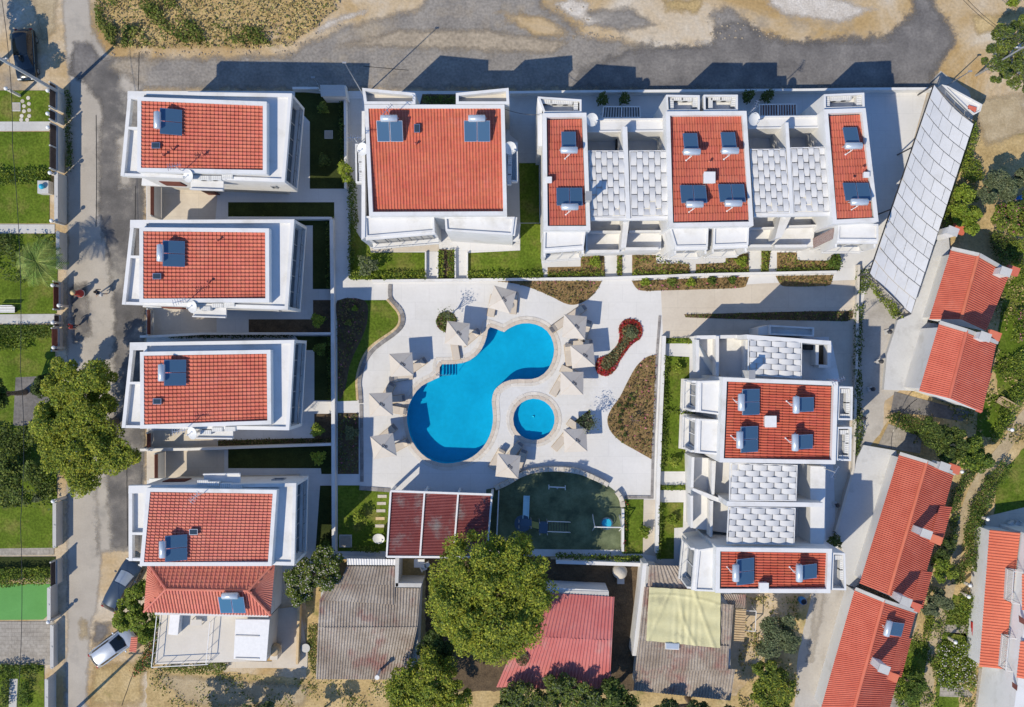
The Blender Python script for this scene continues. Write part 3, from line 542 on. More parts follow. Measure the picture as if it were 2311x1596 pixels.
for lab, q, z1 in (('upper', tp(24, (1690, 340), (1645, 352), (1560, 560), (1405, 1020), (1300, 1065), (1215, 1330)) + tp(34, (1190, 325), (1455, 335)) + tp(24, (1615, 1095), (1525, 1085), (1702, 505)), .5), ('lower', tp(34, (985, 850), (1032, 755), (1290, 800), (1265, 955), (1080, 1598)) + tp(44, (1000, 635), (960, 668), (900, 640), (890, 400), (800, 240)) + tp(34, (820, 1440)), .45)):
    struct('terrace', MB().prism(P(q, z1), .02, z1), 'grey_terrace')
def road_joint(pts, wd=.05):
    w2 = [G(q).to_2d() for q in jag(pts + pts[::-1][1:-1], .25, 8)[:max(3, int(sum(math.dist(pts[i], pts[i + 1]) for i in range(len(pts) - 1)) / 8))]]; L_, R_ = [], []
    for i, p in enumerate(w2): d = (w2[min(i + 1, len(w2) - 1)] - w2[max(i - 1, 0)]).normalized(); n_ = Vector((-d.y, d.x)) * wd / 2; L_.append(p + n_); R_.append(p - n_)
    b = MB()
    for i in range(len(w2) - 1): b.add([(*L_[i], .027), (*R_[i], .027), (*R_[i + 1], .027), (*L_[i + 1], .027)], [[0, 1, 2, 3]])
    struct('road_joint', b, 'rubber_black')
for q in ([(314, 118), (312, 212)], [(306, 420), (305, 500), (304, 640)], [(286, 1030), (288, 1240)], [(217, 260), (218, 400), (217, 520)], [(345, 1450), (300, 1520), (272, 1600)], [(820, 150), (930, 160)]): road_joint(q)
# ================================================================ BUILDINGS
def tile_mesh(du, dv, m, h=.075, lip=.05):
    """one clay tile: a round barrel and a flat pan, its lower lip proud; u across, v down the slope"""
    prof = [(0, 0), (.10, .55), (.28, 1), (.46, .6), (.58, .08), (.78, -.12), (1, 0)]
    V = [(u * du * .93, v * dv * .955, k * h + (0 if v == 0 else lip)) for v in (0, 1) for u, k in prof]; n = len(prof)
    V += [(u * du * .93, dv * .955, k * h - .02) for u, k in prof]
    F = [[i, i + 1, n + i + 1, n + i] for i in range(n - 1)] + [[n + i, n + i + 1, 2 * n + i + 1, 2 * n + i] for i in range(n - 1)]
    return V, F
def tile_roof(root, corners, zs, nu, nv, m='tile_red', keep=300, name='roof', under='under_red'):
    """corners: plan points ordered origin, end of u, opposite, end of v (v runs down the slope)"""
    W = [G(c, z) for c, z in zip(corners, zs)]
    b = MB(); b.quad(*[w_ - Vector((0, 0, .03)) for w_ in W]); b.f = [b.f[0] if area([q.to_2d() for q in W]) > 0 else b.f[0][::-1]]; roof = b.build(name, under, root)
    U = ((W[1] - W[0]) + (W[2] - W[3])) / 2; Vv = ((W[3] - W[0]) + (W[2] - W[1])) / 2
    du, dv = U.length / nu, Vv.length / nv; u = U.normalized(); v = Vv.normalized(); n = u.cross(v).normalized()
    flip = n.z < 0
    if flip: n = -n
    vs_, fs = tile_mesh(du, dv, m)
    if flip: fs = [f for f in fs]
    else: fs = [f[::-1] for f in fs] if False else fs
    me = bpy.data.meshes.new('roof_tile'); me.from_pydata(vs_, [], fs); me.materials.append(MAT[m]); me.update()
    if flip:
        # mirrored frame: start from the far end of u so that the frame is right-handed
        o0, uu = W[1], -u
    else: o0, uu = W[0], u
    rot = Matrix((uu, v, uu.cross(v))).transposed().to_4x4(); rq = rot.to_euler()
    oo = org(root); k = 0; rest = MB()
    c0 = (W[0] + W[1] + W[2] + W[3]) / 4
    for j in range(nv):
        for i in range(nu):
            # follow the four corners so that the field fills its frame
            a = (i / nu) if not flip else 1 - i / nu
            e0 = W[0].lerp(W[1], a); e1 = W[3].lerp(W[2], a); p = e0.lerp(e1, j / nv)
            if k < keep:
                o = link('roof_tile', me, roof); o.location = p - oo; o.rotation_euler = rq; k += 1
            else:
                rest.add([p + rot.to_3x3() @ Vector(q) for q in vs_], fs)
    if rest.v: tag(rest.build('roof_tile', m, roof), kind='stuff')
    return roof
def gwin(root, a, b, z0, z1, nrm, n=3, frame='white_metal', name='window', d=.05, gl='glass', t_=.07):
    """a framed window on a wall face from plan point a to b (world 2d)"""
    a, b = Vector(a[:2]), Vector(b[:2]); d_ = (b - a); L_ = d_.length; e = d_.normalized(); nn = Vector(nrm).normalized()
    f = MB(); rz = math.atan2(e.y, e.x)
    def bx(u0, u1, w0, w1, th, off):
        c = a + e * (u0 + u1) / 2 + nn * off; f.box((c.x, c.y, (w0 + w1) / 2), (u1 - u0, th, w1 - w0), rz)
    bx(0, L_, z0, z0 + t_, .12, .03); bx(0, L_, z1 - t_, z1, .12, .03)
    for k in range(n + 1): u = (L_ - t_) * k / n; bx(u, u + t_, z0 + t_, z1 - t_, .11, .03)
    wdw = f.build(name, frame, root)
    for k in range(n):
        u0 = (L_ - t_) * k / n + t_; u1 = (L_ - t_) * (k + 1) / n; f = MB(); bx(u0, u1, z0 + t_, z1 - t_, .02, .02); f.build('pane', gl, wdw)
    return wdw
def shutter(root, a, b, z0, z1, nrm, m='brown_wood'):
    a, b = Vector(a[:2]), Vector(b[:2]); e = (b - a).normalized(); L_ = (b - a).length; nn = Vector(nrm).normalized(); rz = math.atan2(e.y, e.x)
    f = MB(); c = (a + b) / 2 + nn * .04; f.box((c.x, c.y, (z0 + z1) / 2), (L_, .06, z1 - z0), rz); s = f.build('shutter', m, root)
    k = int((z1 - z0) / .16); g = MB()
    for i in range(k):
        z = z0 + (z1 - z0) * (i + .5) / k; c = (a + b) / 2 + nn * .085; g.box((c.x, c.y, z), (L_ - .08, .03, .1), rz)
    tag(g.build('slat', m, s), kind='stuff')
def rail(root, pts, h=.95, z=.0, m='grey_metal', name='railing', n_bal=0, r=.022):
    b = MB()
    for i in range(len(pts) - 1):
        a, c = Vector((*pts[i][:2], z)), Vector((*pts[i + 1][:2], z)); L_ = (c - a).length; k = max(1, round(L_ / 1.2))
        b.bar(a + Vector((0, 0, h)), c + Vector((0, 0, h)), .05, .05); b.bar(a + Vector((0, 0, .12)), c + Vector((0, 0, .12)), .03, .03)
        for j in range(k + 1): q = a.lerp(c, j / k); b.bar(q, q + Vector((0, 0, h)), .03, .03)
        if n_bal:
            kk = int(L_ / n_bal)
            for j in range(kk): q = a.lerp(c, (j + .5) / kk); b.bar(q, q + Vector((0, 0, h)), .02, .02)
    return b.build(name, m, root)
def lerp2(a, b, u): return a[0] + (b[0] - a[0]) * u, a[1] + (b[1] - a[1]) * u

DZ, RZ = 7.05, 7.95
def villa(label, deck, tiles, nu, nv, slot, ledge, ledge_north=False, gf=None, tm='tile_red'):
    """deck: NW NE SE SW plan points of the roof terrace; tiles: NW NE SE SW of the tiled field"""
    c = G(lerp2(deck[0], deck[2], .5), DZ); r = thing('villa', label, 'villa', (c.x, c.y, 0), 'white villas along the west road')
    D = [G(q, 7.2).to_2d() for q in deck]; T = [G(q, 7.9).to_2d() for q in tiles]
    xw = (T[0] + T[3]) / 2; xw.x -= .32
    # body left edge just west of the tiled block; the strip west of it is an open frame
    def on_edge(a, b, x): u = (x - a.x) / (b.x - a.x); return a.lerp(b, u)
    nw, sw = on_edge(D[0], D[1], min(T[0].x, T[3].x) - .30), on_edge(D[3], D[2], min(T[0].x, T[3].x) - .30)
    body = [nw, D[1], D[2], sw]
    b = MB(); ib = inset(body, [0, 0, 0, 0]); e1 = (D[1] - nw).normalized(); e2 = (D[2] - sw).normalized()
    core = [nw, D[1] - e1 * .65, D[2] - e2 * .65, sw]
    b.prism(core, 3.22, 6.8); b.build('upper_wall', 'plaster', r)
    MB().prism(body, 6.8, DZ).build('roof_slab', 'plaster', r)
    MB().ring(body, .28, DZ, DZ + .22).build('parapet', 'plaster', r)
    MB().prism([D[0], D[1], D[2], D[3]], 2.92, 3.22).build('floor_slab', 'plaster', r)
    g = gf or inset([nw, D[1] - e1 * 1.1, D[2] - e2 * 1.1, sw], .25); MB().prism(g, 0, 2.92).build('lower_wall', 'plaster_cream', r)
    for q, q2 in ((D[1], D[1] - e1 * .65), (D[2], D[2] - e2 * .65)):
        s_ = .12 if q is D[1] else -.12; f = MB(); f.prism([q, q2, q2 - Vector((0, s_ * 2)), q - Vector((0, s_ * 2))], 3.22, 6.8); f.build('fin', 'plaster', r)
    ex = ((core[1] - core[2])); nn = Vector((ex.y, -ex.x)).normalized()
    gwin(r, core[2] + ex * .04, core[1] - ex * .04, 3.3, 6.7, nn, 5, 'grey_metal')
    rail(r, [D[2] - e2 * .1 + Vector((0, .3)), D[1] - e1 * .1 - Vector((0, .3))], .9, 3.22, 'steel')
    # frame west of the body: beams, an opening, a lower roof
    W0, W3 = D[0], D[3]; f = MB(); f.prism([W0, nw, on_edge(nw, sw, nw.x) if False else nw - Vector((0, .62)), W0 - Vector((.02, .62))], 6.75, DZ + .22)
    dv = (W3 - W0); ms, me_ = slot
    def row(u): return W0 + dv * u, nw + (sw - nw) * u
    a0, a1 = row(ms); b0, b1 = row(me_)
    wd = Vector((.28, 0))
    f.prism([W0 - Vector((0, .62)), W0 - Vector((0, .62)) + wd, W3 + wd, W3], 6.75, DZ + .221)
    f.prism([b0 + wd, b1, b1 - Vector((0, .2)), b0 + wd - Vector((0, .2))], 6.75, DZ + .222)
    f.build('roof_frame', 'plaster', r)
    lo = [b0 + wd - Vector((0, .2)), b1 - Vector((0, .2)), sw, W3 + wd] if ms < .3 else [W0 + wd - Vector((0, .62)), nw - Vector((0, .62)), b1, b0 + wd]
    MB().prism(lo, 6.55, 6.85).build('lower_roof', 'plaster', r)
    f = MB(); f.prism([W3, W3 + wd, sw, sw + Vector((0, .2)), W3 + wd + Vector((0, .2))], 6.85, DZ + .22) if False else None
    MB().prism([W3 + wd, sw, sw + Vector((0, .22)), W3 + wd + Vector((0, .22))], 6.86, DZ + .2).build('roof_frame', 'plaster', r)
    # tiled block
    blk = ccw(T); MB().ring(inset(blk, -.30), .30, DZ, RZ).build('roof_parapet', 'plaster', r)
    roof = tile_roof(r, [tiles[3], tiles[0], tiles[1], tiles[2]], [7.86, 7.86, 7.62, 7.62], nv, nu, tm)
    # ledge for the cooling units
    la, lb = ledge; y_ = -1 if not ledge_north else 1
    p, q = ((sw.lerp(D[2], la), sw.lerp(D[2], lb)) if not ledge_north else (nw.lerp(D[1], la), nw.lerp(D[1], lb)))
    up = Vector((0, y_)); MB().prism([p, q, q + up * .8, p + up * .8], 6.55, 6.72).build('ledge', 'plaster', r)
    MB().prism([p + up * .7, q + up * .7, q + up * .8, p + up * .8], 6.72, 6.95).build('ledge_kerb', 'plaster', r)
    sa, sb = (sw.lerp(D[2], .07), sw.lerp(D[2], .22)) if not ledge_north else (nw.lerp(D[1], .07), nw.lerp(D[1], .22))
    shutter(r, sa, sb, 4.0, 5.6, (0, y_))
    sa, sb = (sw.lerp(D[2], .86), sw.lerp(D[2], .9)) if not ledge_north else (nw.lerp(D[1], .80), nw.lerp(D[1], .88))
    gwin(r, sa, sb, 4.6, 5.6, (0, y_), 1, 'grey_metal')
    f = MB(); gq = g; m_ = gq[0].lerp(gq[1], .5); f.box((g[0].x + 3.2, min(q.y for q in g) - .02, 1.05), (.95, .08, 2.1)); f.build('door', 'brown_wood', r)
    return r, p, q
V1 = villa('uppermost white villa with square-set red tiles by the road junction', tp(11, (995, 712), (2272, 730), (2215, 1420), (940, 1370)), tp(11, (1100, 787), (2045, 822), (2045, 1325), (1098, 1308)), 30, 18, (.1, .42), (.33, .56))
V2 = villa('second white villa from the top on the west road', tp(21, (1015, 288), (2290, 283), (2240, 985), (950, 945)), tp(21, (1115, 375), (2063, 383), (2065, 897), (1115, 900)), 30, 18, (.1, .42), (.33, .56))
V3 = villa('third white villa, beside the large round tree on the road', tp(21, (1012, 1240), (2290, 1220)) + tp(31, (2250, 640), (948, 622)), tp(31, (1120, 60), (2075, 45), (2080, 565), (1122, 597)), 30, 18, (.05, .46), (.35, .60))
V4 = villa('lowest white villa, joined to the house with the hipped roof', tp(31, (1003, 1070), (2305, 1050)) + tp(41, (2290, 495), (1003, 458)), tp(31, (1170, 1118), (2122, 1133)) + tp(41, (2085, 468), (1120, 468)), 29, 23, (.6, .62), (.38, .62), True, tm='tile_pink')
for i, (o, lab) in enumerate(((V1, 'uppermost'), (V2, 'second'), (V3, 'third'), (V4, 'lowest'))): pass

# ---------------------------------------------------------------- double villa
def pprism(r, name, pts, zt, z0, z1, m='plaster'): return MB().prism(P(pts, zt), z0, z1).build(name, m, r)
def pring(r, name, pts, zt, d, z0, z1, m='plaster'): return MB().ring(P(pts, zt), d, z0, z1).build(name, m, r)
c = G(t(12, 1390, 1300)); r = DV = thing('double_villa', 'large white double villa with one broad ribbed orange-red roof', 'villa', (c.x, c.y, 0))
body = tp(12, (838, 815), (1928, 815)) + tp(22, (1948, 250), (875, 255))
pprism(r, 'main_wall', body, 7.95, 0, 7.2); pring(r, 'roof_parapet', body, 7.95, .3, 7.2, 7.95)
TT = tp(12, (860, 848), (1903, 848)) + tp(22, (1918, 218), (893, 225)); W = [G(q, 7.75) for q in TT]
b = MB(); b.quad(*[x + Vector((0, 0, dz_)) for x, dz_ in zip(W[::-1], (-.34, -.34, .04, .04))]); roof = b.build('roof', 'under_red', r)
NC = 43
vs_, fs = [], []
for i in range(NC):
    a, bb = W[0].lerp(W[1], i / NC), W[0].lerp(W[1], (i + 1) / NC); a2, b2 = W[3].lerp(W[2], i / NC), W[3].lerp(W[2], (i + 1) / NC)
    cb = MB(); n = 26
    for j in range(n):
        u0, u1 = j / n, (j + 1.05) / n; V = []
        for u, hh in ((u0, 0), (u1, .03)):
            for s_, k in ((0, 0), (.12, .035), (.3, .06), (.5, .04), (.62, .0), (1, 0)):
                p = a.lerp(bb, s_).lerp(a2.lerp(b2, s_), u); p = p + Vector((0, 0, .10 - .38 * u + k + hh)); V.append(p)
        cb.add(V, [[q + 6, q + 7, q + 1, q] for q in range(5)])
    tag(cb.build('tile_course', 'tile_orange', roof), kind='stuff')
for q in (tp(12, (820, 685), (1235, 725), (1235, 812), (838, 812)), tp(12, (1550, 725), (1960, 685), (1966, 812), (1550, 812))):
    pprism(r, 'rear_wing', q, 7.95, 0, 7.2, 'plaster_cream'); pring(r, 'wing_parapet', q, 7.95, .22, 7.2, 7.95)
for q in (tp(22, (838, 256), (1380, 262), (1385, 378), (846, 424)), tp(22, (1462, 262), (1948, 262), (2008, 262), (1990, 405), (1470, 372))):
    pprism(r, 'front_wing', q, 7.0, 0, 6.8); pring(r, 'wing_parapet', q, 7.0, .16, 6.8, 6.98)
    Wq = P(q, 7.0); a, bq = (Wq[3], Wq[2]) if q[0][0] < 1080 else (Wq[4], Wq[3]); a, bq = (a, bq) if a.x < bq.x else (bq, a)
    e = (bq - a).normalized(); nn = Vector((e.y, -e.x)); L_ = (bq - a).length
    MB().prism([a, bq, bq + nn * .2, a + nn * .2], 6.6, 6.85).build('hood', 'plaster', r)
    MB().prism([a, bq, bq + nn * .5, a + nn * .5], 2.9, 3.2).build('balcony', 'plaster', r)
    gwin(r, a + e * .3, bq - e * .3, 3.3, 6.45, nn, 5, 'grey_metal'); gwin(r, a + e * .3, bq - e * .3, .2, 2.7, nn, 5, 'grey_metal')
    rail(r, [a + nn * .45, bq + nn * .45], .95, 3.2, 'white_metal')
q = tp(12, (815, 860), (838, 860)) + tp(22, (842, 250), (840, 420), (812, 440)); pprism(r, 'side_wall', q, 7.3, 0, 7.1)
LB2 = []
for q in (tp(12, (768, 1122), (838, 1122), (842, 1425), (772, 1425)), tp(12, (1935, 1110), (2030, 1110), (2032, 1415), (1940, 1415))):
    pprism(r, 'ledge', q, 6.6, 5.95, 6.15); pring(r, 'ledge_parapet', q, 6.6, .12, 6.15, 6.7)
sheet('terrace', tp(22, (890, 490), (1410, 430), (1420, 530), (1310, 532), (890, 542)) , .050, 'beige_paving')
sheet('terrace', tp(22, (1480, 440), (2048, 470), (2050, 523), (1640, 523), (1640, 745), (1548, 745), (1545, 520), (1480, 520)), .050, 'deck')
sheet('terrace', tp(22, (1322, 535), (1410, 535), (1408, 745), (1322, 745)), .052, 'deck')
for q in (tp(12, (705, 770), (820, 770), (835, 1180), (705, 1420)), ): sheet('terrace', q, .050, 'pale_concrete')
sheet('terrace', tp(12, (1970, 760), (2190, 760), (2200, 1268), (2040, 1268), (2030, 1100), (1970, 1050)), .050, 'pale_concrete')

# ---------------------------------------------------------------- terraced houses: red-roofed blocks
def block(label, outer, tiles, nu, nv, flow, zt=8.0):
    c = G(lerp2(outer[0], outer[2], .5), 4); r = thing('terraced_house', label, 'house', (c.x, c.y, 0), 'white terraced houses with red tiled roofs')
    pprism(r, 'main_wall', outer, zt, 0, zt - .75); pring(r, 'roof_parapet', outer, zt, .32, zt - .75, zt)
    a, b_, c_, d = tiles
    if flow == 'N': tile_roof(r, [c_, d, a, b_], [zt - .12] * 2 + [zt - .5] * 2, nu, nv, 'tile_red')
    else: tile_roof(r, [d, a, b_, c_], [zt - .12] * 2 + [zt - .5] * 2, nu, nv, 'tile_deep')
    return r
def south_wing(r, q, win, lo=None, zt=6.9):
    """front wing: q is roof polygon NW NE SE SW, glass in its south face"""
    pprism(r, 'front_wing', q, zt, 0, zt - .15); pring(r, 'wing_parapet', q, zt, .14, zt - .15, zt)
    Wq = P(q, zt); a, b_ = Wq[3], Wq[2]; e = (b_ - a).normalized(); nn = Vector((e.y, -e.x))
    MB().prism([a, b_, b_ + nn * .22, a + nn * .22], zt - .55, zt - .16).build('hood', 'plaster', r)
    MB().prism([a, b_, b_ + nn * .6, a + nn * .6], 2.9, 3.25).build('balcony', 'plaster', r)
    for s_, z in ((a, 0), (b_ - e * .16, 0)): MB().prism([s_, s_ + e * .16, s_ + e * .16 + nn * .5, s_ + nn * .5], 3.25, zt - .55).build('fin', 'plaster', r)
    gwin(r, a + e * .3, b_ - e * .3, 3.35, zt - .7, nn, win, 'white_metal'); gwin(r, a + e * .3, b_ - e * .3, .2, 2.7, nn, win, 'white_metal')
    rail(r, [a + nn * .55 + e * .1, b_ + nn * .55 - e * .1], .9, 3.25, 'white_metal')
def unit_balcony(r, q, zt=7.7):
    pprism(r, 'rear_balcony', q, zt, 0, 6.75); pring(r, 'balcony_parapet', q, zt, .14, 6.75, zt)
A = block('left red-roofed end house of the terrace behind the pool', tp(13, (228, 882), (570, 878)) + tp(23, (602, 365), (238, 366)), tp(13, (265, 935), (532, 928)) + tp(23, (565, 325), (285, 330)), 13, 14, 'N')
south_wing(A, tp(23, (240, 370), (565, 372), (550, 498), (236, 522)), 2); unit_balcony(A, tp(13, (192, 752), (532, 775), (532, 878), (240, 880)))
pprism(A, 'side_wall', tp(13, (190, 755), (225, 755), (228, 1130), (195, 1130)), 7.6, 0, 7.3)
B = block('wide middle house of the terrace with four solar heaters', tp(13, (1188, 868), (1815, 864)) + tp(23, (1870, 332), (1213, 342)), tp(13, (1218, 912), (1780, 905)) + tp(23, (1830, 285), (1253, 300)), 28, 14, 'N')
south_wing(B, tp(23, (1215, 346), (1520, 342), (1515, 495), (1262, 500)), 2); south_wing(B, tp(23, (1560, 340), (1835, 337), (1830, 480), (1556, 490)), 2)
unit_balcony(B, tp(13, (1190, 738), (1452, 742), (1452, 866), (1196, 868))); unit_balcony(B, tp(13, (1482, 738), (1748, 738), (1748, 864), (1484, 866)))
Cc = block('right red-roofed end house of the terrace beside the canopy', tp(14, (722, 852), (1048, 842)) + tp(24, (1150, 300), (795, 318)), tp(14, (762, 905), (1010, 893)) + tp(24, (1098, 268), (825, 275)), 13, 14, 'N')
south_wing(Cc, tp(24, (835, 322), (1148, 318), (1148, 448), (830, 446)), 2); unit_balcony(Cc, tp(14, (725, 735), (1038, 722), (1042, 842), (726, 850)))
# slatted screen wall at the front left of the end house
q = tp(24, (800, 350), (806, 430), (640, 510), (636, 432)); W4 = [G(x, z) for x, z in zip(q, (6.0, 6.0, 3.4, 3.4))]
sc_ = MB(); sc_.quad(*W4); scr = sc_.build('screen_frame', 'white_metal', Cc)
for i in range(14):
    a, b_ = W4[0].lerp(W4[1], (i + .1) / 14), W4[0].lerp(W4[1], (i + .75) / 14); a2, b2 = W4[3].lerp(W4[2], (i + .1) / 14), W4[3].lerp(W4[2], (i + .75) / 14); up = Vector((0, 0, .04))
    m_ = MB(); m_.quad(a + up, b_ + up, b2 + up, a2 + up); m_.quad(a, b_, b_ + up, a + up); m_.build('slat', 'brown_wood', scr)
# ---------------------------------------------------------------- woven sail pergolas
def pergola(r, q, z, nu, nv, along='y', name='pergola'):
    """q: NW NE SE SW; strips of bent sheets laid like basket weave"""
    W = [G(p, z) for p in q]
    fr = MB(); fr.ring([w_.to_2d() for w_ in W], .07, z - .22, z - .02); pg = fr.build(name, 'white_metal', r)
    Wi = [Vector((*w_, z)) for w_ in inset([w_.to_2d() for w_ in W], .08)]
    # order NW NE SE SW again
    Wi = sorted(Wi, key=lambda v: -v.y); top = sorted(Wi[:2], key=lambda v: v.x); bot = sorted(Wi[2:], key=lambda v: v.x); A_, B_, C_, D_ = top[0], top[1], bot[1], bot[0]
    if along == 'x': A_, B_, C_, D_ = D_, A_, B_, C_     # strips run left to right
    L_ = nv
    for i in range(nu):
        u0, u1 = i / nu, (i + 1) / nu; g = .02 / 1
        st = (-.5 if i % 2 else 0.0)
        k = 0
        while st + k < L_:
            v0, v1 = max(0, st + k), min(L_, st + k + 1); k += 1
            if v1 - v0 < .08: continue
            mb = MB(); n = 6; V = []
            for j in range(n + 1):
                v = v0 + (v1 - v0) * j / n; ph = (v - (st + k - 1)); hz = .13 * math.sin(math.pi * ph) - .07 + (.02 if i % 2 else 0)
                vv = (v0 + .03 + (v1 - v0 - .06) * j / n) / L_
                for u in (u0 + .004, u1 - .004):
                    p = A_.lerp(B_, u).lerp(D_.lerp(C_, u), vv); V.append(p + Vector((0, 0, hz)))
            f = [[2 * j, 2 * j + 1, 2 * j + 3, 2 * j + 2] for j in range(n)]
            mb.add(V, f); mb.add([p - Vector((0, 0, .012)) for p in V], [x[::-1] for x in f]); mb.build('sail_panel', 'sail', pg, True)
    return pg
def link_wing(label, xs, north, tops, pz, terr, base):
    pass
def floor_wing(label, base, cat='house', zt=3.2):
    c = G(lerp2(base[0], base[2], .5)); r = thing('linking_wing', label, cat, (c.x, c.y, 0), 'white two-storey wings between the red-roofed houses'); pprism(r, 'lower_wall', base, zt, 0, zt); return r
# wing between A and B
L1 = floor_wing('white wing with two sail pergolas between left and middle terraced houses', tp(13, (572, 930), (1188, 925)) + tp(23, (1150, 522), (575, 540)))
def north_bar(r, q, zt=6.3): pprism(r, 'rear_wall', q, zt, 3.2, zt); MB().ring(P(q, zt), .12, zt, zt + .15).build('parapet', 'plaster', r)
north_bar(L1, tp(13, (574, 930), (1186, 924), (1186, 1028), (574, 1034)))
pprism(L1, 'party_wall', tp(13, (850, 985), (888, 985)) + tp(23, (912, 275), (880, 275)), 7.6, 3.2, 7.55)
pergola(L1, tp(13, (585, 1172), (868, 1172)) + tp(23, (880, 262), (605, 268)), 7.5, 6, 4.5); pergola(L1, tp(13, (905, 1172), (1196, 1170)) + tp(23, (1212, 262), (916, 262)), 7.5, 6, 4.5)
pprism(L1, 'front_beam', tp(23, (604, 270), (1215, 262), (1215, 286), (604, 290)), 7.4, 6.9, 7.4)
for q in (tp(23, (580, 370), (858, 370), (858, 386), (580, 388)), tp(23, (905, 368), (1165, 366), (1165, 380), (905, 384))): pprism(L1, 'front_beam', q, 4.2, 3.2, 4.2)
for q in (tp(23, (575, 520), (830, 518), (826, 540), (575, 545)), tp(23, (870, 500), (1130, 500), (1130, 522), (872, 525))): pprism(L1, 'balcony_parapet', q, 4.1, 3.2, 4.1)
pprism(L1, 'divider', tp(23, (862, 280), (908, 280), (880, 500), (840, 500)), 5.6, 3.2, 5.4)
pprism(L1, 'divider', tp(23, (566, 290), (585, 290), (580, 530), (568, 530)), 5.2, 3.2, 5.0)
L2 = floor_wing('white wing with two sail pergolas between middle and right terraced houses', tp(14, (125, 910), (720, 900)) + tp(24, (640, 495), (140, 495)))
north_bar(L2, tp(14, (128, 910), (718, 902), (718, 1000), (130, 1008)))
pprism(L2, 'party_wall', tp(14, (425, 952), (450, 952)) + tp(24, (492, 235), (462, 235)), 7.6, 3.2, 7.55)
pergola(L2, tp(14, (150, 1160), (425, 1158)) + tp(24, (462, 232), (182, 238)), 7.5, 6, 4.5); pergola(L2, tp(14, (462, 1148), (735, 1142)) + tp(24, (778, 228), (492, 232)), 7.5, 6, 4.5)
pprism(L2, 'front_beam', tp(24, (180, 240), (790, 230), (790, 254), (182, 262)), 7.4, 6.9, 7.4)
for q in (tp(24, (145, 345), (395, 340), (395, 352), (145, 358)), tp(24, (440, 330), (690, 322), (690, 336), (440, 344))): pprism(L2, 'front_beam', q, 4.2, 3.2, 4.2)
for q in (tp(24, (145, 478), (310, 478), (310, 498), (145, 500)), tp(24, (345, 480), (590, 478), (590, 500), (345, 502))): pprism(L2, 'balcony_parapet', q, 4.1, 3.2, 4.1)
pprism(L2, 'divider', tp(24, (395, 250), (480, 250), (400, 420), (350, 430)), 5.6, 3.2, 5.4)
# ---------------------------------------------------------------- east row
E1 = block('east house with four solar heaters beside the pool garden', tp(33, (1632, 228), (2340, 262)) [:1] + [t(34, 835, 262), t(34, 815, 905), t(33, 1605, 890)], [t(33, 1674, 260), t(34, 778, 300), t(34, 765, 878), t(33, 1648, 855)], 28, 15, 'E', 8.0)
def west_wing(r, q, zt=6.9):
    """q NE SE SW NW order of roof; glass in its west face (between q[3] and q[2])"""
    pprism(r, 'front_wing', q, zt, 0, zt - .15); pring(r, 'wing_parapet', q, zt, .14, zt - .15, zt)
    Wq = P(q, zt); a, b_ = Wq[2], Wq[3]; e = (b_ - a).normalized(); nn = Vector((-e.y, e.x))
    if nn.x > 0: nn = -nn
    MB().prism([a, b_, b_ + nn * .22, a + nn * .22], zt - .55, zt - .16).build('hood', 'plaster', r)
    MB().prism([a, b_, b_ + nn * .6, a + nn * .6], 2.9, 3.25).build('balcony', 'plaster', r)
    for s_ in (a, b_ - e * .16): MB().prism([s_, s_ + e * .16, s_ + e * .16 + nn * .5, s_ + nn * .5], 3.25, zt - .55).build('fin', 'plaster', r)
    gwin(r, a + e * .3, b_ - e * .3, 3.35, zt - .7, nn, 2, 'white_metal'); gwin(r, a + e * .3, b_ - e * .3, .2, 2.7, nn, 2, 'white_metal')
    rail(r, [a + nn * .55 + e * .1, b_ + nn * .55 - e * .1], .9, 3.25, 'white_metal')
west_wing(E1, tp(33, (1630, 252), (1614, 522), (1448, 500), (1452, 258))); west_wing(E1, tp(33, (1622, 560), (1608, 832), (1440, 818), (1446, 552)))
unit_balcony(E1, tp(34, (835, 300), (950, 302), (945, 562), (828, 560))); unit_balcony(E1, tp(34, (826, 615), (942, 615), (936, 880), (818, 875)))
E2 = block('lowest east house with two solar heaters next to the tarpaulin shed', [t(33, 1580, 1550), t(34, 788, 1562), t(44, 775, 710), t(43, 1575, 708)], [t(43, 1620, 382), t(44, 742, 396), t(44, 738, 668), t(43, 1616, 660)], 13, 15, 'E', 8.0)
west_wing(E2, tp(43, (1580, 352), (1575, 700), (1412, 692), (1442, 372))); unit_balcony(E2, tp(44, (788, 395), (890, 400), (898, 688), (780, 685)))
# north wing of the east row
L3 = floor_wing('upper east wing with one sail pergola and a planted roof corner', [t(23, 1420, 1190), t(24, 785, 1235), t(34, 850, 262), t(33, 1620, 225)])
pergola(L3, [t(23, 1830, 1215), t(24, 555, 1232), t(34, 552, 238), t(33, 1828, 210)], 7.5, 6, 3.5, 'x')
pprism(L3, 'rear_wall', [t(23, 1815, 1178), t(24, 780, 1228), t(24, 780, 1258), t(23, 1820, 1212)], 7.5, 3.2, 7.5)
for q in (tp(23, (1808, 1180), (1832, 1182), (1828, 1500), (1805, 1500)), tp(23, (1578, 1190), (1602, 1190), (1600, 1500), (1580, 1500)), tp(23, (1420, 1220), (1446, 1220), (1448, 1470), (1424, 1470))): pprism(L3, 'divider', q, 4.6, 3.2, 4.6)
pprism(L3, 'rear_wall', tp(23, (1430, 1186), (1812, 1180), (1812, 1205), (1430, 1215)), 4.4, 3.2, 4.4)
for q in (tp(24, (752, 1255), (782, 1258), (778, 1440), (752, 1440)), tp(24, (660, 1255), (685, 1255), (682, 1415), (660, 1415)), tp(24, (686, 1412), (752, 1414), (752, 1438), (686, 1436))): pprism(L3, 'planter_wall', q, 4.6, 3.2, 4.6)
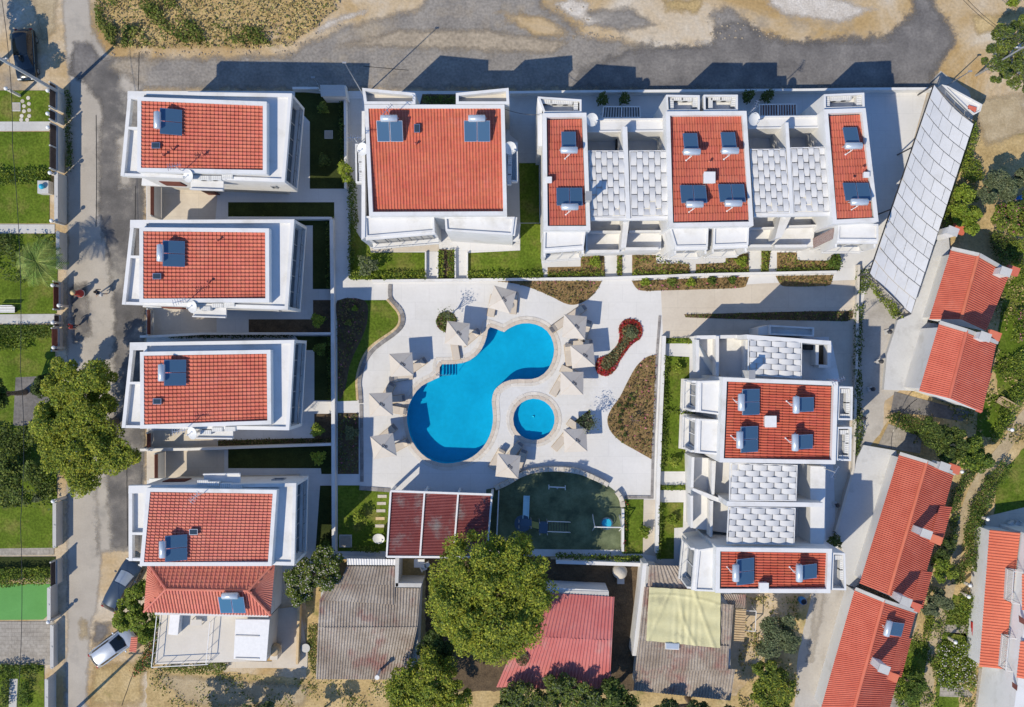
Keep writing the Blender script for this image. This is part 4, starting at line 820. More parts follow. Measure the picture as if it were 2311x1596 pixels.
pprism(L3, 'planter_soil', tp(24, (688, 1260), (750, 1260), (748, 1410), (688, 1410)), 3.6, 3.2, 3.6, 'soil')
pprism(L3, 'lower_roof', tp(24, (218, 1125), (305, 1102), (650, 1122), (650, 1190), (218, 1180)), 3.2, 0, 3.0)
pring(L3, 'lower_parapet', tp(24, (300, 1104), (650, 1122), (648, 1195), (300, 1180)), 3.4, .14, 3.0, 3.4)
# wing between E1 and E2
L4 = floor_wing('lower east wing with two sail pergolas between the east houses', [t(33, 1390, 850), t(34, 740, 910), t(44, 735, 345), t(43, 1400, 205)])
pergola(L4, [t(33, 1688, 895), t(34, 520, 912), t(34, 510, 1190), t(33, 1682, 1190)], 7.5, 6, 4.5, 'x'); pergola(L4, [t(33, 1676, 1235), t(34, 505, 1245), t(34, 495, 1530), t(33, 1662, 1525)], 7.5, 6, 4.5, 'x')
pprism(L4, 'party_wall', [t(33, 1665, 1193), t(34, 720, 1205), t(34, 720, 1238), t(33, 1660, 1232)], 7.55, 3.2, 7.5)
pprism(L4, 'rear_wall', [t(34, 622, 920), t(34, 740, 925), t(44, 728, 340), t(44, 622, 335)], 6.2, 3.2, 6.1)
for q in (tp(33, (1545, 880), (1578, 880), (1565, 1140), (1545, 1140)), tp(33, (1390, 850), (1410, 850), (1402, 1085), (1382, 1085)), tp(33, (1535, 1190), (1556, 1190), (1550, 1470), (1532, 1470)), tp(33, (1380, 1150), (1400, 1150), (1398, 1400), (1382, 1400)), tp(33, (1400, 1090), (1560, 1150), (1665, 1195), (1660, 1220), (1540, 1180), (1395, 1110))): pprism(L4, 'divider', q, 4.6, 3.2, 4.6)

# ---------------------------------------------------------------- canopy over the alley
c = G(t(14, 1500, 1300)); r = thing('canopy', 'long pale sagging shade canopy of overlapping panels beside the terrace', 'canopy', (c.x, c.y, 0))
CZ = 3.1
K0, K1, K2, K3 = [G(p, CZ) for p in (t(14, 1582, 660), t(14, 1888, 965), t(24, 1402, 1015), t(24, 1080, 702))]
fr = MB()
for a, b_ in ((K0, K1), (K1, K2), (K2, K3), (K3, K0)): fr.tube([a - Vector((0, 0, .12)), b_ - Vector((0, 0, .12))], .06, 6)
fr.build('frame', 'dark_metal', r)
NS, NP = 14, 4
for s_ in range(NS):
    off = (s_ % 2) * .5
    k = -off
    while k < NP:
        u0, u1 = max(0, k / NP), min(1, (k + 1) / NP); k += 1
        if u1 - u0 < .02: continue
        mb = MB(); V = []; n = 4
        for j in range(n + 1):
            u = u0 + .004 + (u1 - u0 - .008) * j / n
            for v in (s_ / NS + .0011, (s_ + 1) / NS - .0011):
                p = K0.lerp(K1, u).lerp(K3.lerp(K2, u), v + .006 * math.sin(math.pi * u)); sag = -.25 * math.sin(math.pi * u) + .05 * ((v * NS) % 1.0) + (.03 if (s_ // 6) % 2 else 0); V.append(p + Vector((0, 0, sag)))
        f = [[2 * j + 1, 2 * j, 2 * j + 2, 2 * j + 3] for j in range(n)]
        mb.add(V, f); mb.add([p - Vector((0, 0, .015)) for p in V], [x[::-1] for x in f]); mb.build('canopy_panel', 'canopy_sheet', r)
for u, v in ((0, 0), (0, .33), (0, .66), (0, 1), (1, 0), (1, .33), (1, .66), (1, 1)):
    p = K0.lerp(K1, u).lerp(K3.lerp(K2, u), v); MB().tube([(p.x, p.y, 0), (p.x, p.y, CZ - .12)], .06, 8).build('post', 'dark_metal', r)

# ---------------------------------------------------------------- old houses with ribbed roofs on the east side
def ribbed(root, e0, e1, r0, r1, zs, pitch, m, name='roof_slope', h=.07, parent=None):
    """ribs run from eave e (plan) to ridge r"""
    W = [G(p, z) for p, z in zip((e0, e1, r1, r0), (zs[0], zs[0], zs[1], zs[1]))]; L_ = (W[1] - W[0]).length; n = max(2, int(L_ / pitch)); b = MB(); V = []
    for i in range(n):
        for s_, k in ((0, 0), (.2, .9), (.4, 1), (.6, .5), (.72, 0)):
            u = (i + s_) / n; up = Vector((0, 0, h * k)); V += [W[0].lerp(W[1], u) + up, W[3].lerp(W[2], u) + up]
    V += [W[1], W[2]]; k = len(V) // 2
    fl = area([W[0].to_2d(), W[1].to_2d(), W[2].to_2d()]) > 0
    f = [[2 * i, 2 * i + 2, 2 * i + 3, 2 * i + 1] for i in range(k - 1)]
    if not fl: f = [x[::-1] for x in f]
    b.add(V, f); return b.build(name, m, root)
def old_house(label, west, ridge, east, hw=2.6, hr=3.7, m='rib_red', pitch=.17, extra=()):
    """west/ridge/east: plan points (top, bottom) of the left eave, ridge and right eave"""
    c = G(lerp2(ridge[0], ridge[1], .5)); r = thing('old_house', label, 'house', (c.x, c.y, 0), 'old houses with ribbed red roofs')
    foot = inset(P([west[0], east[0], east[1], west[1]], hw), .3); MB().prism(foot, 0, hw - .05).build('wall', 'plaster', r)
    ribbed(r, west[0], west[1], ridge[0], ridge[1], (hw, hr), pitch, m); ribbed(r, east[0], east[1], ridge[0], ridge[1], (hw, hr), pitch, m)
    for i in (0, 1):
        A_, B_, C_ = G(west[i], hw), G(ridge[i], hr), G(east[i], hw); g = MB(); g.add([A_, B_, C_, A_ - Vector((0, 0, .2)), C_ - Vector((0, 0, .2))], [[0, 1, 2, 4, 3] if i else [3, 4, 2, 1, 0]]); g.build('gable', 'plaster', r)
    a, b_ = G(ridge[0], hr + .05), G(ridge[1], hr + .05); MB().tube([a, b_], .14, 8).build('ridge_cap', 'tile_orange', r)
    g = MB()
    for i in (0,):
        up = Vector((0, 0, .12)); g.bar(G(west[i], hw) + up, G(ridge[i], hr) + up, .28, .25); g.bar(G(ridge[i], hr) + up, G(east[i], hw) + up, .28, .25)
    g.build('verge', 'pale_concrete', r)
    for q in extra:
        e0, e1, r0, r1, z0, z1 = q; ribbed(r, e0, e1, r0, r1, (z0, z1), pitch, m)
    return r
def chimney(r, p, z0, z1, red=None, s=(.75, .55), rz=-.35):
    q = G(p, z1); b = MB(); b.box((q.x, q.y, (z0 + z1) / 2), (s[0], s[1], z1 - z0), rz); ch = b.build('chimney', 'plaster', r)
    b = MB(); b.box((q.x, q.y, z1 + .06), (s[0] + .14, s[1] + .14, .1), rz); b.build('chimney_cap', 'pale_concrete', ch)
    if red:
        q = G(red, z0 + .3); b = MB(); b.box((q.x, q.y, z0 + .2), (1.0, .7, .35), rz); b.build('chimney_saddle', 'tile_orange', r)
O1 = old_house('uppermost old house with ribbed red roof beside the canopy', (t(24, 1712, 512), t(24, 1540, 1060)), (t(24, 1925, 560), t(24, 1790, 1060)), (t(24, 2170, 700), t(24, 1985, 1150)))
chimney(O1, t(24, 2135, 690), 2.6, 4.3, t(24, 2195, 680)); chimney(O1, t(24, 1725, 375), 1.0, 4.0, t(24, 1775, 360))
O2 = old_house('second old ribbed-roof house, below the uppermost one', (t(24, 1620, 1085), t(34, 1462, 335)), (t(24, 1835, 1150), t(34, 1700, 392)), (t(24, 2065, 1240), t(34, 1955, 500)), 4.3, 5.6, extra=((t(34, 2030, 195), t(34, 1945, 508), t(34, 1990, 190), t(34, 1900, 490), 4.2, 4.35),))
chimney(O2, t(24, 1975, 1195), 4.3, 6.3, t(24, 2050, 1185))
O3 = old_house('third old ribbed-roof house, long with a chimney and shadow', (t(34, 1310, 820), t(44, 1000, 632)), (t(34, 1525, 885), t(44, 1225, 722)), (t(34, 1735, 975), t(44, 1440, 830)), extra=((t(34, 1720, 1235), t(34, 1640, 1525), t(34, 1620, 1225), t(34, 1545, 1500), 2.45, 2.9), (t(44, 1568, 545), t(44, 1492, 830), t(44, 1480, 535), t(44, 1390, 800), 2.45, 2.85)))
chimney(O3, t(34, 1660, 925), 2.6, 4.2, t(34, 1735, 940)); chimney(O3, t(34, 1518, 1445), 2.6, 5.4, t(34, 1595, 1490)); chimney(O3, t(44, 1360, 775), 2.6, 5.4, t(44, 1430, 815))
O4 = old_house('lowest old ribbed-roof house carrying one solar heater', (t(44, 965, 672), t(44, 690, 1640)), (t(44, 1190, 765), t(44, 950, 1640)), (t(44, 1440, 850), t(44, 1225, 1640)), extra=((t(44, 1405, 1060), t(44, 1325, 1365), t(44, 1310, 1050), t(44, 1230, 1340), 2.45, 2.9),))
chimney(O4, t(44, 1190, 1300), 2.6, 5.4, t(44, 1255, 1360))
c = G((2270, 1400)); r = O5 = thing('old_house', 'white old house with red ribbed roofs and balconies at the right edge', 'house', (c.x, c.y, 0), 'old houses with ribbed red roofs')
pprism(r, 'wall', tp(44, (2262, 235), (2500, 230), (2500, 1750), (2070, 1750), (2130, 1310)), 3.4, 0, 5.4)
ribbed(r, t(44, 2010, 215), t(44, 1930, 1280), t(44, 2250, 240), t(44, 2120, 1300), (2.7, 3.4), .24, 'tile_orange', h=.07)
pprism(r, 'lower_wall', tp(44, (2020, 225), (2250, 245), (2120, 1290), (1945, 1270)), 2.6, 0, 2.6)
for q in (tp(44, (2250, 1080), (2360, 1090), (2350, 1390), (2220, 1365)), tp(44, (2262, 560), (2360, 560), (2360, 850), (2262, 840))): ribbed(r, q[0], q[3], q[1], q[2], (5.5, 6.2), .24, 'tile_orange', h=.07)
for q in (tp(44, (2165, 525), (2300, 540), (2290, 790), (2150, 770)), tp(44, (2130, 1040), (2255, 1050), (2235, 1310), (2105, 1290))):
    pprism(r, 'balcony', q, 3.8, 3.2, 3.45, 'pale_concrete'); Wq = P(q, 3.8); rail(r, [Wq[1], Wq[0], Wq[3], Wq[2]], 1.0, 3.45, 'white_metal', n_bal=.15)
for q in (tp(44, (2240, 880), (2290, 920), (2290, 960), (2245, 935)), tp(44, (2190, 1400), (2230, 1430), (2225, 1470), (2190, 1440))): pprism(r, 'shutter', q, 5.45, 5.4, 5.46, 'brown_wood')
sheet('patio', tp(44, (1925, 1290), (2110, 1310), (2080, 1700), (1890, 1700)), .060, 'old_paving')

# ---------------------------------------------------------------- bar with the maroon corrugated roof
c = G(t(32, 1420, 1330)); r = BAR = thing('bar_building', 'pool bar with maroon corrugated roof divided by white beams', 'building', (c.x, c.y, 0))
q = tp(32, (1045, 1112), (1830, 1140)) + tp(42, (1790, 430), (1012, 425)); zB = 3.25
pprism(r, 'wall', [t(32, 1060, 1180), t(32, 1810, 1200), t(42, 1780, 420), t(42, 1025, 415)], zB, 0, 2.95)
Wq = [G(p, zB) for p in q]; NRb = 42
for k in range(3):
    u0, u1 = k / 3 + .008, (k + 1) / 3 - .008; b = MB(); V = []
    for i in range(NRb):
        for s_, hh in ((0, 0), (.25, 1), (.5, 1), (.75, 0)):
            v = (i + s_) / NRb
            for u in (u0, u1): V.append(Wq[0].lerp(Wq[1], u).lerp(Wq[3].lerp(Wq[2], u), v) + Vector((0, 0, -.14 + .11 * hh)))
    n = len(V) // 2; b.add(V, [[2 * i + 2, 2 * i + 3, 2 * i + 1, 2 * i] for i in range(n - 1)]); b.build('roof_sheet', 'metal_maroon', r)
for a, b_, a2, b2 in ((0, 1, 3, 2),):
    for u in (0, 1 / 3, 2 / 3, 1):
        p0, p1 = Wq[0].lerp(Wq[1], u), Wq[3].lerp(Wq[2], u); m_ = MB(); m_.bar(p0, p1, .14, .2); m_.build('beam', 'white_metal', r)
    m_ = MB(); m_.bar(Wq[0], Wq[1], .17, .22); m_.build('beam', 'white_metal', r); m_ = MB(); m_.bar(Wq[3], Wq[2], .17, .22); m_.build('beam', 'white_metal', r)
for p in (Wq[0], Wq[1], Wq[0].lerp(Wq[1], 1 / 3), Wq[0].lerp(Wq[1], 2 / 3)): MB().box((p.x, p.y - .1, 1.5), (.2, .2, 3.0)).build('post', 'white_metal', r)

# ---------------------------------------------------------------- sheds
def corr(root, q, zs, pitch, m, name='roof_sheet', axis='v', h=.075, parent=None):
    """corrugated sheet on NW NE SE SW; ribs run top to bottom"""
    W = [G(p, z) for p, z in zip(q, zs)]
    if axis == 'h': W = [W[3], W[0], W[1], W[2]]
    n = max(3, int((W[1] - W[0]).length / pitch)); V = []; b = MB()
    for i in range(n):
        for s_, k in ((0, 0), (.25, 1), (.5, 1), (.75, 0)):
            u = (i + s_) / n; V += [W[0].lerp(W[1], u) + Vector((0, 0, h * k)), W[3].lerp(W[2], u) + Vector((0, 0, h * k))]
    V += [W[1], W[2]]; k = len(V) // 2
    fl = area([W[0].to_2d(), W[1].to_2d(), W[2].to_2d()]) > 0
    f = [[2 * i, 2 * i + 2, 2 * i + 3, 2 * i + 1] for i in range(k - 1)]
    b.add(V, f if fl else [x[::-1] for x in f]); return b.build(name, m, root)
def shed(label, foot, zf, sheets, m='old_sheet', name='shed', pitch=.24):
    c = G(lerp2(foot[0], foot[2], .5)); r = thing(name, label, 'shed', (c.x, c.y, 0)); MB().prism(P(foot, zf), 0, zf - .15).build('wall', 'pale_concrete', r)
    for q, zs in sheets: corr(r, q, zs, pitch, m)
    return r
S1 = shed('large shed with weathered grey corrugated roof near the bar', tp(42, (500, 660), (1270, 680), (1240, 1370), (470, 1370)), 2.6,
     [(tp(42, (490, 755), (1265, 795), (1252, 972), (478, 972)), (2.75, 2.75, 3.05, 3.05)), (tp(42, (478, 975), (1250, 972), (1160, 1382), (462, 1378)), (3.1, 3.1, 2.55, 2.55)), (tp(42, (700, 500), (1085, 500), (1075, 645), (640, 640)), (2.4, 2.4, 2.7, 2.7)), (tp(42, (560, 640), (1075, 645), (1075, 800), (490, 760)), (2.6, 2.6, 2.85, 2.85)), (tp(42, (1085, 668), (1275, 672), (1265, 800), (1080, 795)), (2.55, 2.55, 2.8, 2.8))])
corr(S1, tp(42, (700, 440), (1092, 446), (1088, 492), (705, 490)), (2.5, 2.5, 2.45, 2.45), .22, 'white_metal')
pprism(S1, 'side_wall', tp(42, (1078, 440), (1108, 440), (1100, 660), (1075, 665)), 2.9, 0, 2.8, 'pale_concrete'); pprism(S1, 'side_wall', tp(42, (1080, 634), (1285, 636), (1275, 668), (1082, 666)), 2.9, 0, 2.8, 'pale_concrete')
b = MB(); p = G(t(42, 940, 1360), 4.2); b.tube([(p.x, p.y, 2.4), (p.x, p.y, 4.2)], .12, 8); b.tube([(p.x, p.y, 4.2), (p.x, p.y, 4.4)], .2, 8); b.build('flue_pipe', 'white_metal', S1)
S2 = shed('long shed with bright red corrugated metal roof under the trees', tp(43, (200, 690), (745, 700), (765, 1420), (-60, 1380)), 2.7,
     [(tp(43, (150, 700), (788, 738), (770, 1075), (40, 1040)), (2.6, 2.6, 3.2, 3.2)), (tp(43, (40, 1040), (770, 1075), (750, 1480), (-130, 1440)), (3.2, 3.2, 2.6, 2.6))], 'metal_red', 'shed', .26)
pprism(S2, 'front_wall', tp(43, (200, 665), (740, 690), (742, 722), (200, 712)), 2.6, 0, 2.5, 'plaster')
S3 = shed('shed patched with a yellow-green tarpaulin and grey sheets', tp(43, (1040, 500), (1700, 700), (1690, 1480), (960, 1450)), 2.6,
     [(tp(43, (1060, 490), (1400, 500), (1620, 660), (1045, 670)), (2.7, 2.7, 2.7, 2.7)), (tp(43, (1020, 660), (1610, 680), (1600, 1120), (975, 1080)), (2.75, 2.75, 3.0, 3.0)), (tp(43, (975, 1075), (1680, 1120), (1670, 1310), (950, 1310)), (3.0, 3.0, 2.8, 2.8)), (tp(43, (950, 1300), (1728, 1300), (1690, 1545), (935, 1465)), (2.75, 2.75, 2.5, 2.5)), (tp(43, (1610, 790), (1715, 800), (1690, 1140), (1610, 1130)), (2.9, 2.9, 2.9, 2.9))])
corr(S3, tp(43, (1725, 830), (1812, 836), (1795, 1085), (1715, 1080)), (2.3, 2.3, 2.3, 2.3), .2, 'pale_wood', axis='h')
corr(S3, tp(43, (1615, 715), (1810, 720), (1808, 826), (1700, 820)), (2.5, 2.5, 2.5, 2.5), .2, 'old_sheet')
# tarpaulin with folds
TQ = [G(p, 3.12) for p in tp(43, (1058, 662), (1612, 695), (1608, 1135), (1035, 1078))]; b = MB(); n = 44; V = []
for j in range(n + 1):
    for i in range(n + 1):
        u, v = i / n, j / n; p = TQ[0].lerp(TQ[1], u).lerp(TQ[3].lerp(TQ[2], u), v)
        z = .03 * math.sin(70 * u) * (.4 + v * .6) * (.5 + .5 * math.sin(9 * u + 3)) + .05 * math.exp(-((u - .42 - .25 * v * v) / .02) ** 2) + .045 * math.exp(-((u - .30 + .28 * v) / .018) ** 2) + .05 * math.exp(-((u - .62 - .3 * v) / .02) ** 2) + .04 * math.exp(-((v - .12 - .25 * (u - .3) ** 2) / .02) ** 2) + .02 * math.sin(22 * v + 14 * u) * math.sin(17 * u)
        V.append(p + Vector((0, 0, z * 2.2 + .05)))
b.add(V, [[j * (n + 1) + i, (j + 1) * (n + 1) + i, (j + 1) * (n + 1) + i + 1, j * (n + 1) + i + 1] for j in range(n) for i in range(n)]); b.build('tarpaulin', 'tarp', S3, True)
pprism(S3, 'side_wall', tp(43, (1010, 480), (1052, 480), (1000, 900), (960, 1200), (930, 1200), (990, 700)), 2.5, 0, 2.4, 'plaster')
# ---------------------------------------------------------------- house with the hipped roof
c = G(t(41, 1620, 900)); r = HIP = thing('hipped_house', 'cream house with hipped red roof and open front terrace', 'house', (c.x, c.y, 0))
zE, zR = 4.3, 5.5; hp = tp(41, (1148, 470), (2140, 470), (2105, 882), (1118, 855)); ra, rb = t(41, 1290, 680), t(41, 1930, 692)
pprism(r, 'wall', tp(41, (1180, 500), (2100, 500), (2085, 900), (1200, 880)), zE, 0, zE - .1, 'plaster')
def hip_tiles(e0, e1, r0, r1, n, rows, keep):
    """tiles on a trapezoid slope, laid course by course"""
    E0, E1, R0, R1 = G(e0, zE), G(e1, zE), G(r0, zR), G(r1, zR); b = MB(); b.quad(*[p - Vector((0, 0, .03)) for p in (E0, E1, R1, R0)]); sl_ = b.build('roof_slope', 'under_red', r)
    u = (E1 - E0).normalized(); w_ = (E1 - E0).length / n; dn = ((E0 + E1) / 2 - (R0 + R1) / 2); dn = (dn - u * dn.dot(u)).normalized(); L_ = abs(((E0 + E1) / 2 - (R0 + R1) / 2).dot(dn)); dv = L_ / rows
    vs_, fs = tile_mesh(w_, dv, None); nz = u.cross(dn)
    uu = u if nz.z > 0 else -u; rot = Matrix((uu, dn, uu.cross(dn))).transposed(); me = bpy.data.meshes.new('roof_tile'); me.from_pydata(vs_, [], fs); me.materials.append(MAT['tile_pink']); rq = rot.to_euler(); oo = org(r)
    a0 = (R0 - E0).dot(u); a1 = (R1 - E0).dot(u); W_ = (E1 - E0).length
    for j in range(rows):
        f = 1 - j / rows; lo, hi = a0 * (f - .5 / rows), W_ + (a1 - W_) * (f - .5 / rows)
        for i in range(n):
            x = (i + .5) * w_
            if lo - w_ * .3 <= x <= hi + w_ * .3:
                p = E0 + u * (i * w_ if nz.z > 0 else (i + 1) * w_) - dn * (L_ * f); p.z = zE + (zR - zE) * f
                o = link('roof_tile', me, sl_); o.location = p - oo; o.rotation_euler = rq
    return sl_
hip_tiles(hp[0], hp[1], ra, rb, 30, 8, 300); hip_tiles(hp[3], hp[2], ra, rb, 42, 5, 300)
for e0, e1, rr in ((hp[0], hp[3], ra), (hp[1], hp[2], rb)): ribbed(r, e0, e1, rr, (rr[0], rr[1] + .5), (zE, zR), .22, 'tile_pink', 'roof_slope', .05)
for a, b_ in ((hp[0], ra), (hp[3], ra), (hp[1], rb), (hp[2], rb)): MB().tube([G(a, zE + .06), G(b_, zR + .06)], .1, 6).build('hip_cap', 'tile_pink', r)
MB().tube([G(ra, zR + .06), G(rb, zR + .06)], .1, 6).build('ridge_cap', 'tile_pink', r)
pprism(r, 'terrace', tp(41, (1240, 865), (2090, 905), (2070, 1240), (1205, 1265)), 3.3, 0, 3.2, 'plaster_cream')
Wq = P(tp(41, (1245, 870), (1205, 1262), (1640, 1240)), 3.4); rail(r, Wq, .95, 3.2, 'white_metal'); rail(r, [P([t(41, 1655, 915)], 3.4)[0], P([t(41, 1625, 1240)], 3.4)[0]], .95, 3.2, 'white_metal')
pprism(r, 'terrace_roof', tp(41, (1830, 915), (2095, 918), (2070, 1240), (1815, 1222)), 4.4, 4.2, 4.35, 'white_metal')
for y in (1035, 1210): pprism(r, 'roof_seam', tp(41, (1830, y), (2015, y + 5), (2015, y + 13), (1830, y + 8)), 4.4, 4.35, 4.42, 'grey_metal')
for p in tp(41, (1835, 1215), (2060, 1230)): q = G(p, 4.2); MB().box((q.x, q.y, 3.7), (.15, .15, 1.0)).build('post', 'white_metal', r)
sheet('terrace', tp(42, (150, 830), (340, 810), (400, 1180), (395, 1290), (0, 1290), (-220, 1290), (-200, 1240), (120, 1240)), .060, 'beige_paving')
wall('garden_wall', 'sandy wall right of the hipped-roof house', tp(42, (345, 790), (330, 1240)), .2, .8, 'sandstone')
b = MB(); q = [G(p) for p in tp(42, (150, 1100), (200, 1100), (200, 1180), (140, 1180))]; b.prism([x.to_2d() for x in q], 0, 1.6); o = b.build('outdoor_oven', 'plaster_cream'); tag(o, 'small rendered outdoor oven on the terrace of the hipped house', 'oven')
b2 = MB(); p = G(t(42, 172, 1110)); b2.lathe((p.x, p.y, 1.0), [(.5, 0), (.5, .6), (.38, .8), (.15, .9)], 12); b2.build('dome', 'pale_wood', o)
# ================================================================ VEGETATION
def leaf_obj(name, pts, size, mats, parent=None, flat=.5, aspect=.55, shares=None, loc=None, droop=0.0):
    """a cloud of small leaf faces; pts world coordinates"""
    pts = np.asarray(pts, float); n = len(pts)
    o0 = np.array(org(parent)) if parent else np.array(loc if loc is not None else (pts[:, 0].mean(), pts[:, 1].mean(), pts[:, 2].min()))
    nr = RNG.normal(size=(n, 3)); nr[:, 2] = np.abs(nr[:, 2]) + flat; nr /= np.linalg.norm(nr, axis=1)[:, None]
    tg = np.cross(nr, RNG.normal(size=(n, 3))); tg /= np.linalg.norm(tg, axis=1)[:, None] + 1e-9; bt = np.cross(nr, tg)
    s = size * RNG.uniform(.6, 1.35, n)[:, None]
    V = np.empty((n, 4, 3)); V[:, 0] = pts - tg * s; V[:, 1] = pts - bt * s * aspect; V[:, 2] = pts + tg * s; V[:, 3] = pts + bt * s * aspect
    V[:, 0, 2] -= droop * s[:, 0]; V[:, 2, 2] -= droop * s[:, 0]
    V = (V - o0).reshape(-1, 3)
    me = bpy.data.meshes.new(name); me.vertices.add(4 * n); me.vertices.foreach_set('co', V.astype(np.float32).ravel()); me.loops.add(4 * n); me.loops.foreach_set('vertex_index', np.arange(4 * n, dtype=np.int32))
    me.polygons.add(n); me.polygons.foreach_set('loop_start', np.arange(0, 4 * n, 4, dtype=np.int32)); me.polygons.foreach_set('loop_total', np.full(n, 4, dtype=np.int32))
    ml = mats if isinstance(mats, (list, tuple)) else [mats]
    for m_ in ml: me.materials.append(MAT[m_])
    if len(ml) > 1: me.polygons.foreach_set('material_index', RNG.choice(len(ml), n, p=shares).astype(np.int32))
    me.update(calc_edges=True); me.validate(); o = link(name, me, parent)
    if parent is None: o.location = o0; ORG[o.name] = Vector(o0)
    return o
def clumps(lobes, zc, rz, per, cr, n):
    """points in rounded clumps spread over a set of lobes (world x, y, r)"""
    out = []; cs = []
    tot = sum(l[2] ** 2 for l in lobes)
    for x, y, r in lobes:
        k = max(3, int(per * r * r / tot))
        for _ in range(k):
            a = random.uniform(0, 6.283); q = math.sqrt(random.random()) * (r - cr * .55); 
            h = math.sqrt(max(0, 1 - (q / r) ** 2)); z = zc + rz * (h * random.uniform(.35, 1.0)) - rz * .35 * random.random()
            cs.append((x + q * math.cos(a), y + q * math.sin(a), z, cr * random.uniform(.55, 1.25)))
    m = n // len(cs)
    for x, y, z, r in cs:
        d = RNG.normal(size=(m, 3)); d /= np.linalg.norm(d, axis=1)[:, None]; rad = r * RNG.uniform(.35, 1.0, m) ** .5
        p = d * rad[:, None]; p[:, 2] *= .7; out.append(p + np.array([x, y, z]))
    return np.vstack(out), cs
def tree(label, lobes, h, leaf, n, size=.13, cr=.75, per=60, trunk='bark', name='tree', cat='tree', flowers=None, tr=.22, flat=1.1, group=None, branches=7, extra=None):
    """lobes: plan circles of the crown seen from above"""
    zc = h * .62; L = []
    for x, y, r in lobes:
        g = G((x, y), zc); L.append((g.x, g.y, r * M * (H - zc) / H))
    cx = sum(l[0] * l[2] for l in L) / sum(l[2] for l in L); cy = sum(l[1] * l[2] for l in L) / sum(l[2] for l in L)
    r = thing(name, label, cat, (cx, cy, 0), group)
    n = int(n * 1.5); size *= .82; per = int(per * 1.35); pts, cs = clumps(L, zc, h - zc - cr * .4, per, cr, n)
    ms = [leaf] if isinstance(leaf, str) else list(leaf); sh = None
    if len(ms) == 2: sh = [.7, .3]
    leaf_obj('crown', pts, size, ms, r, flat, shares=sh)
    if flowers:
        k = RNG.choice(len(pts), n // 14); up = pts[k].copy(); up[:, 2] += .12; leaf_obj('blossom', up, size * .7, flowers, r, 1.2)
    b = MB(); f = Vector((cx, cy, zc * .55)); b.tube([(cx, cy, -.02), (cx + .05, cy - .04, zc * .3), f], [tr * 1.25, tr, tr * .8], 9)
    for c in random.sample(cs, min(branches, len(cs))):
        mid = f.lerp(Vector(c[:3]), .55) + Vector((0, 0, -.12)); b.tube([f - Vector((0, 0, .15)), mid, Vector(c[:3])], [tr * .6, tr * .38, tr * .12], 6)
    b.build('trunk', trunk, r); return r
def shrub(label, p, rad, h, leaf, n=260, size=.09, name='shrub', cat='shrub', group=None, flowers=None):
    g = G(p, h * .6); R_ = rad * M; r = thing(name, label, cat, (g.x, g.y, 0), group)
    k = RNG.normal(size=(n, 3)); k /= np.linalg.norm(k, axis=1)[:, None]; q = RNG.uniform(.2, 1, n) ** .45
    ang = np.arctan2(k[:, 1], k[:, 0]); wob = 1 + .22 * np.sin(3 * ang + random.uniform(0, 6)) + .13 * np.sin(7 * ang + random.uniform(0, 6))
    pts = k * (q * wob)[:, None] * np.array([R_, R_, h * .5]) + np.array([g.x, g.y, h * .55]); leaf_obj('foliage', pts, size, leaf, r, .9)
    if flowers: leaf_obj('blossom', pts[: n // 8] + np.array([0, 0, .08]), size * .7, flowers, r, 1.2)
    b = MB(); b.tube([(g.x, g.y, -.02), (g.x, g.y, h * .5)], [.04, .02], 5); b.build('stem', 'bark', r); return r
def hedge(label, poly, h, leaf='leaf_hedge', dens=150, size=.09, z0=.05, flowers=None, group=None, name='hedge', cat='hedge', thin=1.0):
    W = P(poly, h * .7); xs = [q.x for q in W]; ys = [q.y for q in W]; A = abs(area(W)); n = int(A * dens * (1 + h)); out = []
    while len(out) < n:
        m = n * 2; X = RNG.uniform(min(xs), max(xs), m); Y = RNG.uniform(min(ys), max(ys), m)
        out += [(x, y) for x, y in zip(X, Y) if inside((x, y), W)]
        if len(out) == 0: break
    out = np.array(out[:n]); hh = h * (.72 + .28 * np.sin(out[:, 0] * 2.1 + 1) * np.sin(out[:, 1] * 1.7) + RNG.normal(0, .06, len(out))); z = z0 + (hh - z0) * RNG.uniform(0, 1, len(out)) ** .45
    pts = np.column_stack([out + RNG.normal(0, .05, out.shape), z]); c = (np.mean(xs), np.mean(ys), 0)
    r = thing(name, label, cat, c, group); leaf_obj('foliage', pts, size, leaf, r)
    if flowers: k = RNG.choice(len(pts), max(6, len(pts) // 16)); u = pts[k].copy(); u[:, 2] = h + .04; leaf_obj('blossom', u, size * .8, flowers, r, 1.3)
    b = MB(); p0 = W[0]; d = (W[len(W) // 2] - W[0])
    for i in range(max(2, int(d.length / .6))): q = W[0] + d * ((i + .5) / max(2, int(d.length / .6))); b.tube([(q.x, q.y, 0), (q.x + .03, q.y, h * .6)], [.03, .015], 5)
    b.build('stem', 'bark', r); tag(r.children[-1], kind='stuff'); return r
def cover(name, label, poly, h, mats, dens, size, cat='ground cover', shares=None, z=.05, patch=None, flat=.8, hole=None):
    """plants nobody would count"""
    W = P(poly); xs = [q.x for q in W]; ys = [q.y for q in W]; n = int(abs(area(W)) * dens); out = []
    while len(out) < n:
        m = n * 2; X = RNG.uniform(min(xs), max(xs), m); Y = RNG.uniform(min(ys), max(ys), m)
        if patch:
            f = np.sin(X * patch + 1.3) * np.sin(Y * patch * 1.3) + .6 * np.sin(X * patch * 2.3 + Y * patch * 1.9) + RNG.normal(0, .45, m); k = f > .25; X, Y = X[k], Y[k]
        out += [(x, y) for x, y in zip(X, Y) if inside((x, y), W) and not (hole and inside((x, y), hole))]
    out = np.array(out[:n]); pts = np.column_stack([out, z + h * RNG.uniform(0, 1, n) ** .7]); o = leaf_obj(name, pts, size, mats, None, flat, shares=shares); return tag(o, label, cat, kind='stuff')

